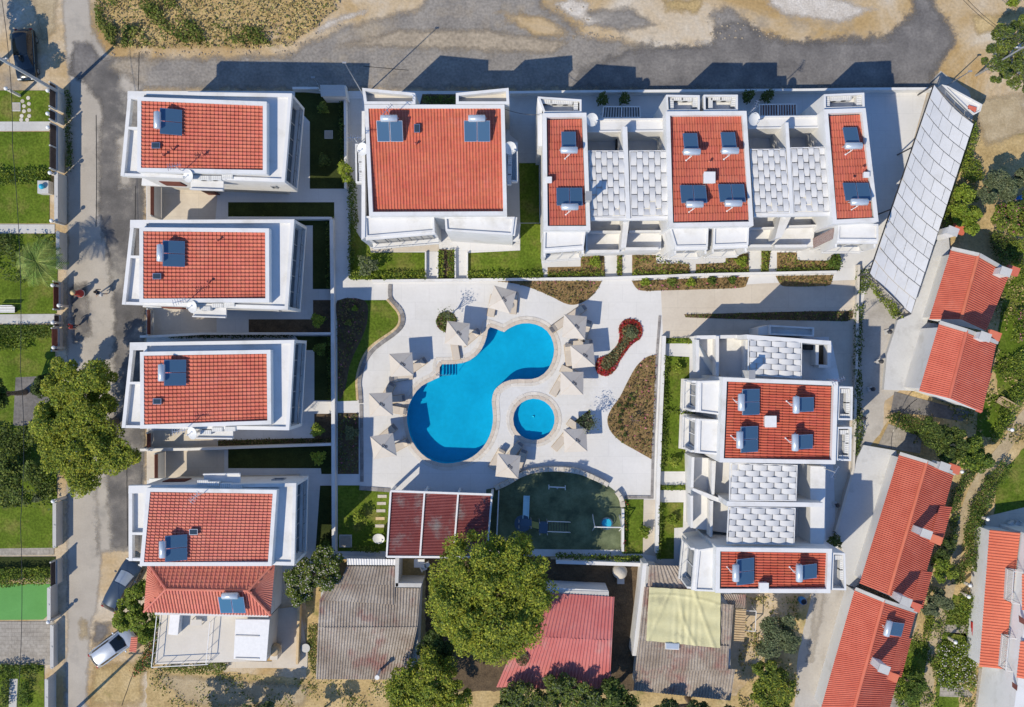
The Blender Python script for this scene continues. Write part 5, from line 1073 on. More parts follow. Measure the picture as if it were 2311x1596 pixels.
FIELD = [(218, -40), (766, -40), (762, 22), (733, 40), (714, 64), (680, 82), (658, 106), (560, 113), (420, 110), (300, 112), (262, 110), (236, 86), (222, 58)]
cover('dry_grass', 'tall dry yellow grass on the field across the road', FIELD, .35, ['leaf_dry', 'leaf_weed'], 38, .12, shares=[.84, .16], flat=.9)
for i, (q, d) in enumerate((([(218, -40), (280, -40), (268, 60), (262, 106), (230, 84), (220, 56)], 120), ([(330, -30), (410, -20), (420, 40), (470, 50), (520, 70), (480, 105), (420, 100), (350, 60), (320, 20)], 75), ([(545, 60), (610, 70), (640, 100), (560, 104), (500, 96)], 80), ([(280, 60), (340, 70), (360, 105), (280, 108)], 90))):
    cover('weeds', ['green weeds at the left edge of the dry field', 'green weeds in the middle of the dry field', 'green weeds at the right of the dry field', 'green weeds at the lower left of the dry field'][i], q, .6, ['leaf_weed', 'leaf_mid'], d, .12, patch=1.1, shares=[.7, .3])
cover('weeds', 'sparse weeds on the dry earth below the hipped house', [(340, 1510), (880, 1540), (880, 1600), (340, 1600)], .2, 'leaf_weed', 14, .1, patch=.9)
cover('weeds', 'sparse weeds in the dry east gardens', [(2120, 560), (2320, 600), (2320, 1000), (2060, 1000)], .25, ['leaf_weed', 'leaf_dry'], 22, .11, patch=.8, shares=[.6, .4])
cover('weeds', 'loose weeds on the lower right garden strip', [(2090, 1320), (2215, 1340), (2195, 1600), (2010, 1600)], .25, 'leaf_mid', 46, .1, patch=1.0)
cover('weeds', 'dry weeds around the lower sheds', [(1665, 1345), (1800, 1345), (1800, 1600), (1665, 1600)], .2, ['leaf_dry', 'leaf_weed'], 25, .11, patch=.9, shares=[.5, .5])
# ground-cover planting in the beds round the pool
for q, lab, mats, sh, dens in ((BED_N1, 'low brown and green plants in the bed above the pool', ['leaf_brown', 'leaf_weed', 'flower_pink'], [.78, .17, .05], 40), (BED_N2, 'low plants in the long bed right of the deck entrance', ['leaf_brown', 'leaf_weed', 'flower_pink'], [.74, .2, .06], 42), (BED_N3, 'low shaded plants in the bed at the right of the walkway', ['leaf_brown', 'leaf_weed'], [.7, .3], 42), (BED_E, 'low plants in the large kidney-shaped bed on the deck', ['leaf_brown', 'leaf_weed', 'flower_pink'], [.80, .12, .08], 38), (BED_ROUND, 'short green plants in the small round bed', ['leaf_hedge', 'leaf_weed', 'flower_pink'], [.6, .35, .05], 130), (BED_TRI, 'plants in the small triangular bed by the paddling pool', ['leaf_mid', 'leaf_brown'], [.6, .4], 90), (BED_STRIP, 'low plants along the narrow strip in the walkway', ['leaf_brown', 'leaf_hedge'], [.6, .4], 60)):
    cover('bed_plants', lab, q, .22, mats, dens, .1, 'plants', sh)
RED_MID = smooth(tp(23, (895, 1100), (955, 1120), (968, 1190), (905, 1235), (840, 1325), (785, 1410), (725, 1452), (682, 1425), (700, 1362), (785, 1290), (848, 1215), (850, 1140)), 3)
cover('red_flowers', 'red flowers filling the dumbbell-shaped bed', BED_RED, .2, ['flower_red', 'flower_pink', 'leaf_brown'], 150, .085, 'flowers', [.82, .06, .12], flat=1.2, hole=P(RED_MID))
cover('bed_plants', 'grey-green plants along the middle of the red flower bed', RED_MID, .42, ['leaf_olive', 'leaf_brown'], 190, .09, 'plants', [.55, .45])
cover('bed_plants', 'shaded plants in the bed beside the west lawn', smooth(tp(22, (640, 930), (835, 930), (850, 1050), (815, 1180), (745, 1330), (700, 1440), (675, 1590), (645, 1660), (640, 1400)), 3), .35, ['leaf_brown', 'leaf_weed', 'flower_pink'], 40, .1, 'plants', [.6, .35, .05])
cover('bed_plants', 'shaded plants in the bed left of the pool deck', tp(32, (640, 515), (790, 515), (790, 970), (640, 970)), .35, ['leaf_olive', 'leaf_weed', 'flower_pink'], 40, .1, 'plants', [.5, .46, .04])
for k, q in enumerate((tp(23, (530, 575), (705, 570), (710, 715), (530, 715)), tp(23, (928, 565), (1108, 562), (1372, 632), (1375, 708), (928, 712)), tp(23, (1655, 565), (1828, 550), (1832, 695), (1430, 700), (1430, 635), (1650, 625)), tp(23, (2055, 545), (2200, 545), (2205, 605), (2530, 610), (2530, 675), (2055, 685)))):
    cover('bed_plants', ['leafy plants in the front bed of the left end house', 'plants in the front bed left of the middle terraced house', 'plants in the front bed right of the middle terraced house', 'plants in the front bed of the right end house'][k], q, .3, ['leaf_mid', 'leaf_brown', 'leaf_lime'], 45, .1, 'plants', [.4, .45, .15])
# ---------------------------------------------------------------- trees
tree('huge round pine-green tree overhanging the west road', [(168, 862, 62), (222, 855, 45), (150, 950, 62), (215, 940, 62), (170, 1010, 68), (245, 1010, 62), (205, 1070, 42), (290, 1028, 34), (120, 965, 30)], 8.5, ['leaf_pine', 'leaf_mid'], 38000, .12, .72, 190, tr=.3)
tree('biggest tree between the bar and the red shed', [(1075, 1285, 95), (1165, 1275, 70), (1200, 1330, 50), (1045, 1370, 75), (1125, 1380, 95), (1070, 1440, 42), (1180, 1400, 55), (1010, 1330, 45), (1110, 1450, 36)], 9.8, ['leaf_pine', 'leaf_mid'], 46000, .125, .85, 230, tr=.32)
tree('round light green tree at the bottom left of the red shed', [(920, 1545, 48), (975, 1525, 62), (1020, 1560, 45), (960, 1590, 55), (900, 1590, 35)], 6.5, ['leaf_pine', 'leaf_mid'], 16000, .12, .6, 100)
tree('slim green tree between the grey shed and the biggest tree', [(978, 1435, 24), (1000, 1470, 28), (960, 1462, 15)], 4.5, 'leaf_dark', 3600, .11, .45, 30)
for lab, l, n, lf in (('dark tree in front of the red shed, left of two', [(1170, 1560, 34), (1150, 1590, 36), (1200, 1590, 30)], 6500, ['leaf_mid', 'leaf_olive']), ('broad dark tree in front of the red shed', [(1255, 1545, 38), (1300, 1560, 42), (1240, 1590, 45), (1340, 1590, 36)], 10000, ['leaf_mid', 'leaf_olive']), ('dark tree between the red shed and the tarpaulin shed', [(1380, 1560, 34), (1410, 1595, 36)], 5200, ['leaf_dark', 'leaf_mid']), ('dark low tree along the bottom of the tarpaulin shed', [(1500, 1600, 30), (1570, 1610, 34), (1640, 1612, 26)], 5200, ['leaf_dark', 'leaf_olive'])): tree(lab, l, 5.2, lf, n, .12, .5, 60)
tree('oleander with pale blossom beside the lowest villa', [(735, 1262, 34), (700, 1290, 36), (745, 1300, 28), (680, 1330, 30), (660, 1300, 22), (675, 1350, 14)], 4.2, ['leaf_mid', 'leaf_dark'], 11000, .11, .42, 80, flowers='flower_white', tr=.13)
tree('bright green tree between the parked vehicles', [(318, 1335, 24), (300, 1375, 34), (330, 1395, 34), (285, 1400, 26), (335, 1430, 22), (345, 1320, 16)], 4.4, ['leaf_lime', 'leaf_mid'], 9500, .12, .42, 70, tr=.15)
tree('grey-green olive tree by the lower alley', [(1745, 1420, 34), (1775, 1440, 30), (1730, 1455, 28), (1770, 1400, 22)], 4.4, 'leaf_olive', 8500, .1, .42, 60, tr=.15)
tree('bushy green tree in the lower right corner by the alley', [(1725, 1520, 34), (1755, 1545, 38), (1745, 1590, 36), (1710, 1560, 24)], 4.6, ['leaf_mid', 'leaf_pine'], 10500, .11, .45, 70, tr=.16)
tree('tree with bare pale branches at the upper right edge', [(2262, 92, 34), (2300, 60, 30), (2240, 130, 30), (2275, 170, 34), (2310, 130, 34), (2245, 185, 16), (2320, 200, 24)], 5.6, ['leaf_mid', 'leaf_olive'], 10500, .11, .45, 66, 'pale_bark', tr=.2, branches=14)
tree('light green tree right of the canopy', [(2170, 440, 22), (2165, 485, 26), (2195, 490, 22), (2185, 520, 16)], 3.6, 'leaf_lime', 5200, .11, .38, 42, tr=.12)
tree('olive-grey tree at the right above the old houses', [(2245, 410, 30), (2275, 430, 28), (2225, 440, 22), (2300, 400, 24)], 4.2, 'leaf_olive', 7200, .1, .42, 50, tr=.14)
tree('flowering tree at the right edge above the old houses', [(2270, 480, 28), (2300, 510, 26), (2250, 505, 18)], 3.8, ['leaf_mid', 'leaf_lime'], 5200, .11, .4, 40, flowers='flower_pink', tr=.14)
tree('green tree hanging in from the right edge', [(2315, 455, 26), (2325, 500, 24)], 4, 'leaf_dark', 3200, .11, .4, 24, tr=.14)
tree('dense tree between the second and third old houses', [(2110, 985, 34), (2150, 1000, 36), (2090, 960, 24), (2130, 1030, 26)], 4.2, ['leaf_dark', 'leaf_mid'], 9500, .11, .42, 64, tr=.16)
tree('bright tree by the curving dirt path', [(2185, 1010, 28), (2205, 1040, 30), (2170, 1035, 22)], 4.0, ['leaf_hedge', 'leaf_lime'], 6500, .11, .4, 48, tr=.14)
tree('small bright tree right of the third old house', [(2138, 1290, 16), (2122, 1272, 18), (2112, 1300, 14)], 3.0, ['leaf_lime', 'leaf_mid'], 2600, .1, .3, 26, tr=.09)
tree('small dark tree beside the third old house chimney', [(2132, 1225, 15), (2122, 1250, 14)], 3.0, 'leaf_dark', 1800, .1, .3, 20, tr=.09)
tree('olive tree beside the dirt path junction', [(2112, 1345, 20), (2095, 1370, 18), (2130, 1360, 14)], 3.2, 'leaf_olive', 3000, .1, .32, 30, tr=.1)
tree('dark tree below the lowest old house chimney', [(2065, 1535, 24), (2055, 1560, 22)], 3.4, 'leaf_hedge', 3400, .1, .34, 30, tr=.1)
tree('tree in the left garden above the large round tree', [(8, 872, 20), (2, 905, 24), (-22, 890, 30)], 7, ['leaf_mid', 'leaf_dark'], 4200, .12, .42, 36)
tree('spreading garden tree at the left edge below the patio', [(35, 1078, 34), (78, 1062, 26), (15, 1045, 24), (52, 1112, 20), (-15, 1100, 34)], 4.2, ['leaf_mid', 'leaf_dark'], 8000, .12, .48, 70)
tree('narrow garden tree against the left road fence', [(112, 858, 15), (104, 880, 14)], 6, 'leaf_dark', 2200, .11, .4, 22, tr=.12)
tree('tree at the upper left edge shading the black car', [(-70, 105, 42), (-95, 60, 40), (-30, 168, 28), (-12, 190, 14)], 6, ['leaf_mid', 'leaf_olive'], 6500, .12, .45, 40)
tree('tree at the bottom edge below the hipped house', [(565, 1622, 34), (600, 1606, 26), (530, 1640, 36)], 4.2, ['leaf_olive', 'leaf_mid'], 6000, .11, .42, 44)
tree('small tree at the bottom edge left of the light green tree', [(742, 1612, 20), (700, 1620, 18)], 3.2, 'leaf_olive', 1800, .1, .32, 20, tr=.08)
tree('tree just left of the bottom corner over the dirt yard', [(425, 1640, 44), (470, 1650, 40)], 4.2, 'leaf_olive', 4200, .11, .42, 34)
# a bare ornamental tree in the kidney bed and saplings
def bare_tree(label, base, h, n, sp, leafy=None, m='bark'):
    p = G(base); r = thing('sapling', label, 'tree', (p.x, p.y, 0)); b = MB(); b.tube([(p.x, p.y, 0), (p.x + .05, p.y, h * .45)], [.05, .04], 6); tips = []
    for i in range(n):
        a = i * 2.4; q = Vector((p.x + math.cos(a) * sp * random.uniform(.5, 1), p.y + math.sin(a) * sp * random.uniform(.5, 1), h * random.uniform(.75, 1.0))); s_ = Vector((p.x + .05, p.y, h * random.uniform(.3, .45))); b.tube([s_, s_.lerp(q, .6) + Vector((0, 0, -.08)), q], [.035, .022, .008], 5); tips.append(q)
    b.build('trunk', m, r)
    if leafy:
        P_ = np.vstack([np.array(q) + RNG.normal(0, .22, (leafy, 3)) for q in tips]); leaf_obj('crown', P_, .075, 'leaf_olive', r)
    return r
bare_tree('bare dark tree standing in the kidney-shaped bed', t(33, 915, 560), 2.4, 9, .9)
bare_tree('slim sapling in the small round bed by the pool', t(22, 1500, 1030), 2.7, 8, .55, 14)
bare_tree('slim sapling in the triangular bed by the paddling pool', t(33, 575, 560), 2.7, 8, .6, 26)
def palm(label, p, h, n, L_):
    g = G(p, h); r = thing('palm_tree', label, 'palm', (g.x, g.y, 0)); b = MB(); b.tube([(g.x, g.y, 0), (g.x, g.y, h * .5), (g.x, g.y, h)], [.25, .2, .18], 10); b.build('trunk', 'bark', r)
    for i in range(n):
        a = i * 2.399; el = random.uniform(.1, .9); V = []; b = MB(); k = 9; ln = L_ * random.uniform(.75, 1.1)
        for j in range(k + 1):
            s_ = j / k; d = ln * s_; q = Vector((g.x + math.cos(a) * d * math.cos(el * (1 - s_)), g.y + math.sin(a) * d * math.cos(el * (1 - s_)), h + math.sin(el) * d * .8 - 1.15 * s_ * s_ * ln * .55)); V.append(q)
        side = Vector((-math.sin(a), math.cos(a), 0))
        for j in range(1, k):
            for sg in (-1, 1):
                for s2 in (0, .5):
                    base = V[j].lerp(V[j + 1], s2); ll = ln * .34 * math.sin(math.pi * (j + s2 + .6) / (k + 1)); tip = base + side * sg * ll * .8 + (V[j + 1] - V[j]).normalized() * ll * .6 - Vector((0, 0, ll * .35)); w_ = (V[j + 1] - V[j]).normalized() * .05
                    b.add([base - w_, base + w_, tip], [[0, 1, 2] if sg > 0 else [0, 2, 1]])
        b.tube(V, [.03] * 5 + [.015] * (k - 4), 4); b.build('frond', 'leaf_palm', r)
    return r
palm('tall palm with spreading fronds in the west garden', t(21, 285, 615), 4.2, 22, 2.1)
cover('garden_undergrowth', 'dark undergrowth around the palm in the west garden', [(-30, 530), (130, 530), (128, 600), (60, 640), (-30, 625)], .8, ['leaf_dark', 'leaf_mid'], 90, .11, patch=.9, shares=[.7, .3])
cover('garden_undergrowth', 'dark undergrowth under the left garden trees', [(-30, 960), (125, 960), (128, 1150), (60, 1140), (-30, 1150)], .7, ['leaf_dark', 'leaf_mid'], 80, .11, patch=.8, shares=[.7, .3])
# ---------------------------------------------------------------- hedges
for lab, q, h, lf, fl in (
    ('hedge across the upper left garden below the blue ball', [(-30, 382), (112, 380), (112, 412), (-30, 418)], .9, ['leaf_hedge', 'leaf_lime'], None),
    ('hedge along the middle path of the left gardens', [(-30, 736), (118, 734), (120, 762), (-30, 766)], .9, ['leaf_hedge', 'leaf_mid'], None),
    ('hedge across the left garden above the lit lawn', [(-30, 766), (60, 764), (60, 790), (-30, 792)], .8, ['leaf_lime', 'leaf_hedge'], None),
    ('thick hedge above the green sports court', [(-30, 1286), (128, 1282), (122, 1315), (-30, 1330)], 1.3, ['leaf_hedge', 'leaf_lime'], None),
    ('hedge below the paved court at the left edge', [(-30, 1502), (84, 1500), (80, 1526), (-30, 1532)], 1.0, ['leaf_hedge', 'leaf_mid'], None),
    ('upright hedge strip at the bottom left corner', tp(41, (145, 1400), (215, 1400), (210, 1600), (140, 1600)), .9, 'leaf_hedge', None),
    ('dark hedge strip at the lower left edge', tp(41, (0, 1380), (62, 1380), (60, 1600), (0, 1600)), .9, 'leaf_dark', None),
    ('tall narrow hedge left of the double villa', tp(22, (705, -100), (770, 0), (780, 300), (760, 560), (730, 745), (712, 745), (712, 300)), 1.1, ['leaf_hedge', 'leaf_mid'], None),
    ('hedge below the left lawn of the double villa', tp(22, (735, 690), (1315, 690), (1320, 748), (735, 752)), .8, ['leaf_hedge', 'leaf_lime'], None),
    ('hedge below the right lawn of the double villa', tp(22, (1645, 690), (2230, 690), (2235, 742), (1645, 745)), .8, ['leaf_hedge', 'leaf_lime'], None),
    ('left clipped hedge between the two garden paths', tp(22, (1412, 520), (1455, 520), (1455, 742), (1412, 742)), .7, ['leaf_lime', 'leaf_hedge'], None),
    ('right clipped hedge between the two garden paths', tp(22, (1485, 520), (1538, 520), (1542, 742), (1485, 742)), .7, ['leaf_hedge', 'leaf_lime'], None),
    ('low hedge in front of the left end house', tp(23, (270, 690), (712, 688), (714, 722), (270, 732)), .6, ['leaf_hedge', 'leaf_lime'], None),
    ('low hedge in front of the middle house, left part', tp(23, (928, 682), (1372, 682), (1374, 708), (928, 714)), .6, ['leaf_hedge', 'leaf_lime'], None),
    ('low hedge in front of the middle house, right part', tp(23, (1425, 676), (1832, 672), (1834, 698), (1425, 704)), .6, ['leaf_hedge', 'leaf_lime'], None),
    ('low hedge in front of the right end house', tp(23, (2052, 662), (2540, 652), (2540, 678), (2052, 688)), .6, ['leaf_hedge', 'leaf_mid'], None),
    ('narrow green strip between the paths of left and middle houses', tp(23, (810, 540), (846, 505), (848, 712), (810, 712)), .6, ['leaf_lime', 'leaf_hedge'], None),
    ('narrow green strip between the paths of middle and right houses', tp(23, (1932, 520), (2000, 520), (1982, 692), (1932, 692)), .6, ['leaf_lime', 'leaf_hedge'], None),
    ('hedge along the wall of the upper east lawns', tp(33, (1172, 50), (1205, 60), (1195, 480), (1185, 760), (1172, 955), (1145, 955), (1160, 500)), 1.0, ['leaf_hedge', 'leaf_mid'], None),
    ('hedge along the wall of the lower east lawn', tp(33, (1132, 1200), (1165, 1200), (1150, 1640), (1115, 1640)), 1.0, ['leaf_hedge', 'leaf_mid'], None),
    ('short hedge between the two upper east lawns', tp(33, (1190, 478), (1400, 500), (1440, 520), (1190, 512)), .6, ['leaf_lime', 'leaf_hedge'], None),
    ('short hedge between the entrance paths of the east wing', tp(33, (1138, 1070), (1372, 1072), (1372, 1102), (1138, 1102)), .6, ['leaf_hedge', 'leaf_lime'], None),
    ('small hedge at the upper corner of the east wing', tp(23, (1190, 1210), (1415, 1210), (1415, 1244), (1190, 1244)), .6, ['leaf_lime', 'leaf_hedge'], None),
    ('upper green strip beside the canopy', tp(24, (985, 665), (1080, 670), (1095, 760), (1050, 860), (985, 865)), .9, ['leaf_hedge', 'leaf_mid'], None),
    ('slanting green strip along the lower end of the canopy', tp(24, (1095, 770), (1190, 850), (1330, 1000), (1350, 1045), (1280, 1050), (1180, 930), (1075, 790)), .9, ['leaf_mid', 'leaf_lime'], None),
    ('long narrow planting strip beside the alley, upper part', tp(24, (975, 940), (1045, 940), (1030, 1100), (1020, 1400)) + tp(34, (1010, 150), (960, 150)), .9, ['leaf_hedge', 'leaf_dark'], None),
    ('long narrow planting strip beside the alley, lower part', tp(34, (965, 160), (1020, 170), (1030, 500), (1035, 700), (1000, 840), (960, 830)), .9, ['leaf_hedge', 'leaf_dark'], None),
    ('thick hedge right of the curving dirt path', [(2190, 1145), (2225, 1085), (2262, 1040), (2285, 1060), (2250, 1110), (2225, 1180), (2205, 1290), (2180, 1290), (2182, 1200)], 1.4, ['leaf_hedge', 'leaf_mid'], None),
    ('hedge left of the curving dirt path', [(2150, 1120), (2185, 1060), (2200, 1050), (2210, 1062), (2180, 1110), (2160, 1160), (2145, 1160)], 1.3, ['leaf_hedge', 'leaf_dark'], None),
    ('hedge beside the garden of the second old house', [(2240, 830), (2310, 790), (2320, 850), (2255, 850)], 1.2, ['leaf_lime', 'leaf_hedge'], None),
    ('narrow hedge right of the bench at the right edge', [(2268, 900), (2305, 860), (2318, 900), (2280, 960), (2250, 1000), (2240, 985)], 1.1, ['leaf_hedge', 'leaf_lime'], None),
    ('dark hedge below the patio of the second old house', tp(34, (1215, 540), (1320, 500), (1560, 580), (1620, 680), (1480, 690), (1300, 620)), 1.3, ['leaf_dark', 'leaf_hedge'], None),
    ('bushes right of the canopy, upper part', tp(14, (1900, 930), (1870, 1040), (1830, 1180), (1780, 1330), (1820, 1340), (1900, 1200), (1940, 1000)), 1.2, ['leaf_hedge', 'leaf_lime'], None),
    ('bushes right of the canopy, lower part', tp(14, (1840, 1200), (1960, 1260), (1990, 1380), (1900, 1420), (1800, 1380)), 1.4, ['leaf_lime', 'leaf_mid'], None),
    ('dark bushes beside the lower right of the canopy', tp(14, (1750, 1430), (1920, 1440), (1940, 1560), (1700, 1590)), 1.3, ['leaf_dark', 'leaf_mid'], None),
    ('climbing plants over the wall below the playground', tp(43, (330, 405), (1010, 430), (1010, 475), (330, 440)), 1.25, ['leaf_hedge', 'leaf_lime'], None),
    ('flowering row between the playground and its right lawn', tp(33, (868, 1180), (890, 1180), (880, 1590), (848, 1590)), .7, ['leaf_hedge', 'leaf_lime'], 'flower_red'),
    ('bushes at the foot of the hipped-house terrace', tp(41, (1220, 1290), (1560, 1270), (1740, 1180), (1760, 1300), (1700, 1350), (1300, 1330)), 1.0, ['leaf_mid', 'leaf_weed'], None),
    ('bushes behind the silver car', tp(41, (1120, 1050), (1230, 1060), (1190, 1280), (1100, 1330), (1030, 1370), (1020, 1300), (1110, 1180)), 1.1, ['leaf_mid', 'leaf_dark'], 'flower_red'),
    ('low bushes inside the bottom wall of the bar garden', tp(42, (730, 350), (960, 350), (960, 400), (730, 385)), .7, ['leaf_mid', 'leaf_lime'], None),
    ('narrow green verge right of the hipped house', tp(42, (400, 960), (465, 960), (460, 1370), (400, 1290)), .35, ['leaf_weed', 'leaf_mid'], None),
    ('dense garden planting right of the lower dirt path', tp(44, (1610, 1110), (1800, 1100), (1900, 1050), (1915, 1480), (1830, 1450), (1600, 1430), (1590, 1300)), .9, ['leaf_hedge', 'leaf_lime'], 'flower_white'),
    ('planting by the white house patio', tp(44, (1740, 480), (1840, 470), (1830, 640), (1730, 640)), 1.1, ['leaf_mid', 'leaf_dark'], None),
    ('planting below the lowest old house', tp(44, (1290, 1350), (1500, 1270), (1500, 1500), (1440, 1590), (1380, 1560), (1250, 1510)), .8, ['leaf_hedge', 'leaf_lime'], None),
    ('dark shrubbery in the narrow front bed of the double villa', tp(12, (1300, 738), (1545, 738), (1545, 806), (1290, 806)), .8, ['leaf_dark', 'leaf_mid'], None),
    ('shaded row of plants below the first villa garden', tp(22, (-200, 262), (600, 262), (600, 278), (-200, 278)), .5, 'leaf_hedge', None),
    ('shaded row of plants below the second villa', tp(21, (1300, 1180), (2280, 1178), (2280, 1200), (1300, 1205)), .5, 'leaf_dark', None),
    ('shaded row of plants below the third villa', tp(32, (-300, 715), (590, 705), (590, 735), (-300, 752)), .4, ['leaf_brown', 'leaf_dark'], None),
    ('hedge at the right edge of the second villa garden', tp(22, (540, 300), (575, 300), (582, 820), (545, 820)), .9, ['leaf_hedge', 'leaf_dark'], None),
    ('hedge at the right edge of the third villa garden', tp(22, (548, 1200), (582, 1200), (585, 1680), (555, 1680)), .9, ['leaf_hedge', 'leaf_dark'], None),
    ('hedge at the right edge of the first villa garden', tp(12, (640, 745), (690, 745), (690, 1240), (650, 1240)), 1.0, ['leaf_hedge', 'leaf_dark'], None),
    ('dense bushes at the right edge beside the uppermost old house', [(2282, 545), (2325, 535), (2330, 640), (2300, 640), (2285, 600)], 1.6, ['leaf_mid', 'leaf_lime'], None),
    ('bushes at the right edge beside the inflatable pool', [(2240, 520), (2290, 530), (2300, 560), (2265, 600), (2245, 570)], 1.4, ['leaf_dark', 'leaf_mid'], None),
    ('flower bushes at the right edge below the lit lawn', [(2290, 700), (2325, 690), (2325, 770), (2290, 770)], 1.2, ['leaf_hedge', 'leaf_lime'], 'flower_pink'),
    ('bushes between the third old house and the dirt path', [(2150, 1170), (2165, 1160), (2160, 1230), (2148, 1260), (2140, 1230)], 1.2, ['leaf_mid', 'leaf_dark'], None),
    ('low bushes left of the lower dirt path', [(2092, 1395), (2112, 1390), (2100, 1440), (2080, 1450)], .8, ['leaf_lime', 'leaf_hedge'], None),
    ('leafy bushes right of the upper lawn path', [(2165, 1340), (2205, 1345), (2200, 1400), (2170, 1395)], .9, ['leaf_hedge', 'leaf_lime'], None),
    ('shady bushes under the olive-grey tree', [(2130, 470), (2160, 455), (2175, 520), (2135, 530)], 1.3, ['leaf_lime', 'leaf_mid'], None),
    ('hedge strip along the upper west fence', tp(11, (500, 700), (535, 690), (550, 1330), (515, 1330)), .9, ['leaf_dark', 'leaf_hedge'], None),
    ): hedge(lab, q, h, lf, 130, .085, flowers=fl)
# ---------------------------------------------------------------- single shrubs
for lab, p, rad, h, lf in (
    ('bright citrus shrub at the lower corner of the first villa garden', t(12, 680, 1310), 15, 2.2, 'leaf_lime'), ('second citrus shrub below it in the first villa garden', t(12, 700, 1390), 10, 1.6, 'leaf_lime'),
    ('round shrub in the upper garden of the first villa', t(12, 515, 840), 11, 1.6, 'leaf_mid'), ('shaded shrub in the middle of the first villa garden', t(12, 525, 1250), 14, 1.4, 'leaf_dark'),
    ('yellow-green shrub right of the second villa', t(22, 475, 1065), 14, 1.9, 'leaf_lime'), ('shaded shrub at the upper end of the third villa garden', t(22, 490, 1290), 14, 1.6, 'leaf_hedge'),
    ('yellow-green shrub right of the third villa', t(32, 468, 640), 14, 1.9, 'leaf_lime'), ('yellow-green shrub above the lowest villa', t(32, 480, 855), 15, 1.9, 'leaf_lime'),
    ('bright round shrub on the bar lawn', t(32, 793, 1320), 13, 1.5, 'leaf_lime'), ('shrub at the corner of the lowest villa garden', t(32, 530, 1530), 12, 1.4, 'leaf_mid'),
    ('grey-green tree-like shrub in the left lawn of the double villa', t(22, 860, 640), 22, 2.2, 'leaf_olive'), ('fan palm on the upper east lawn', t(33, 1280, 155), 12, .9, 'leaf_lime'),
    ('fan palm on the middle east lawn', t(33, 1255, 885), 12, .9, 'leaf_lime'), ('fan palm on the lower east lawn', t(33, 1240, 1340), 12, .9, 'leaf_lime'),
    ('bright bush on the service path beside the playground', t(33, 1020, 1430), 13, 1.1, 'leaf_lime'), ('spiky plant at the left end of the front bed', t(23, 640, 610), 13, .8, 'leaf_lime'),
    ('spiky plant in the bed right of the middle house', t(23, 1780, 610), 12, .8, 'leaf_lime'), ('first bright tuft in the long bed, by the deck entrance', t(23, 1030, 765), 11, .6, 'leaf_lime'),
    ('second bright tuft in the long bed', t(23, 1235, 770), 10, .6, 'leaf_mid'), ('third bright tuft in the long bed', t(23, 1385, 772), 10, .6, 'leaf_lime'), ('fourth bright tuft in the long bed', t(23, 1545, 755), 9, .6, 'leaf_hedge'), ('fifth bright tuft at the right end of the long bed', t(23, 1705, 752), 8, .6, 'leaf_hedge'),
    ('dark shrub on the rear balcony corner of the lower east wing', t(44, 815, 305), 14, 1.6, 'leaf_dark'), ('leafy shrub at the right end of the last front bed', t(24, 815, 610), 16, 1.3, 'leaf_hedge'),
    ('dark left cypress in the yard behind the left pergolas', t(13, 698, 770), 12, 2.4, 'leaf_dark'), ('dark right cypress in the yard behind the left pergolas', t(13, 868, 765), 11, 2.4, 'leaf_dark'),
    ('dark left cypress in the yard behind the right pergolas', t(14, 140, 745), 12, 2.4, 'leaf_dark'), ('dark right cypress in the yard behind the right pergolas', t(14, 290, 745), 12, 2.4, 'leaf_dark'),
    ('silvery shrub in the red flower bed', t(23, 915, 1165), 11, .7, 'leaf_olive'),
    ('bright shrub right of the old house by the path', t(44, 1640, 470), 16, 1.6, 'leaf_lime'), ('agave under the left garden tree', t(31, 285, 1170), 9, .8, 'leaf_olive'),
    ('small bright shrub at the upper right corner', t(14, 2200, 10), 12, 1.0, 'leaf_lime'), ('shaded plant in the bed beside the west lawn, upper', t(22, 765, 975), 6, .6, 'leaf_lime'), ('shaded plant in the bed beside the west lawn, lower', t(22, 715, 1085), 7, .6, 'leaf_weed'),
    ('grey shrub in the bed left of the deck', t(32, 735, 660), 15, 1.1, 'leaf_olive')): shrub(lab, p, rad, h, lf, int(90 + rad * 26))
for i, (x, y) in enumerate(tp(33, (915, 370), (940, 395), (900, 405), (880, 450), (850, 490), (832, 530), (830, 575), (845, 625), (870, 675), (920, 450), (820, 445))):
    shrub(['uppermost dark tuft', 'second dark tuft', 'third dark tuft', 'fourth dark tuft', 'fifth dark tuft', 'sixth dark tuft', 'seventh dark tuft', 'eighth dark tuft', 'lowest dark tuft', 'inner dark tuft', 'outermost dark tuft'][i] + ' in the kidney-shaped bed', (x, y), 4.5, .4, 'leaf_dark', 70, .06, 'tuft', 'plant', 'dark tufts in the kidney-shaped bed')
# ================================================================ OBJECTS
ORDN = ['first', 'second', 'third', 'fourth', 'fifth', 'sixth', 'seventh', 'eighth', 'ninth', 'tenth']
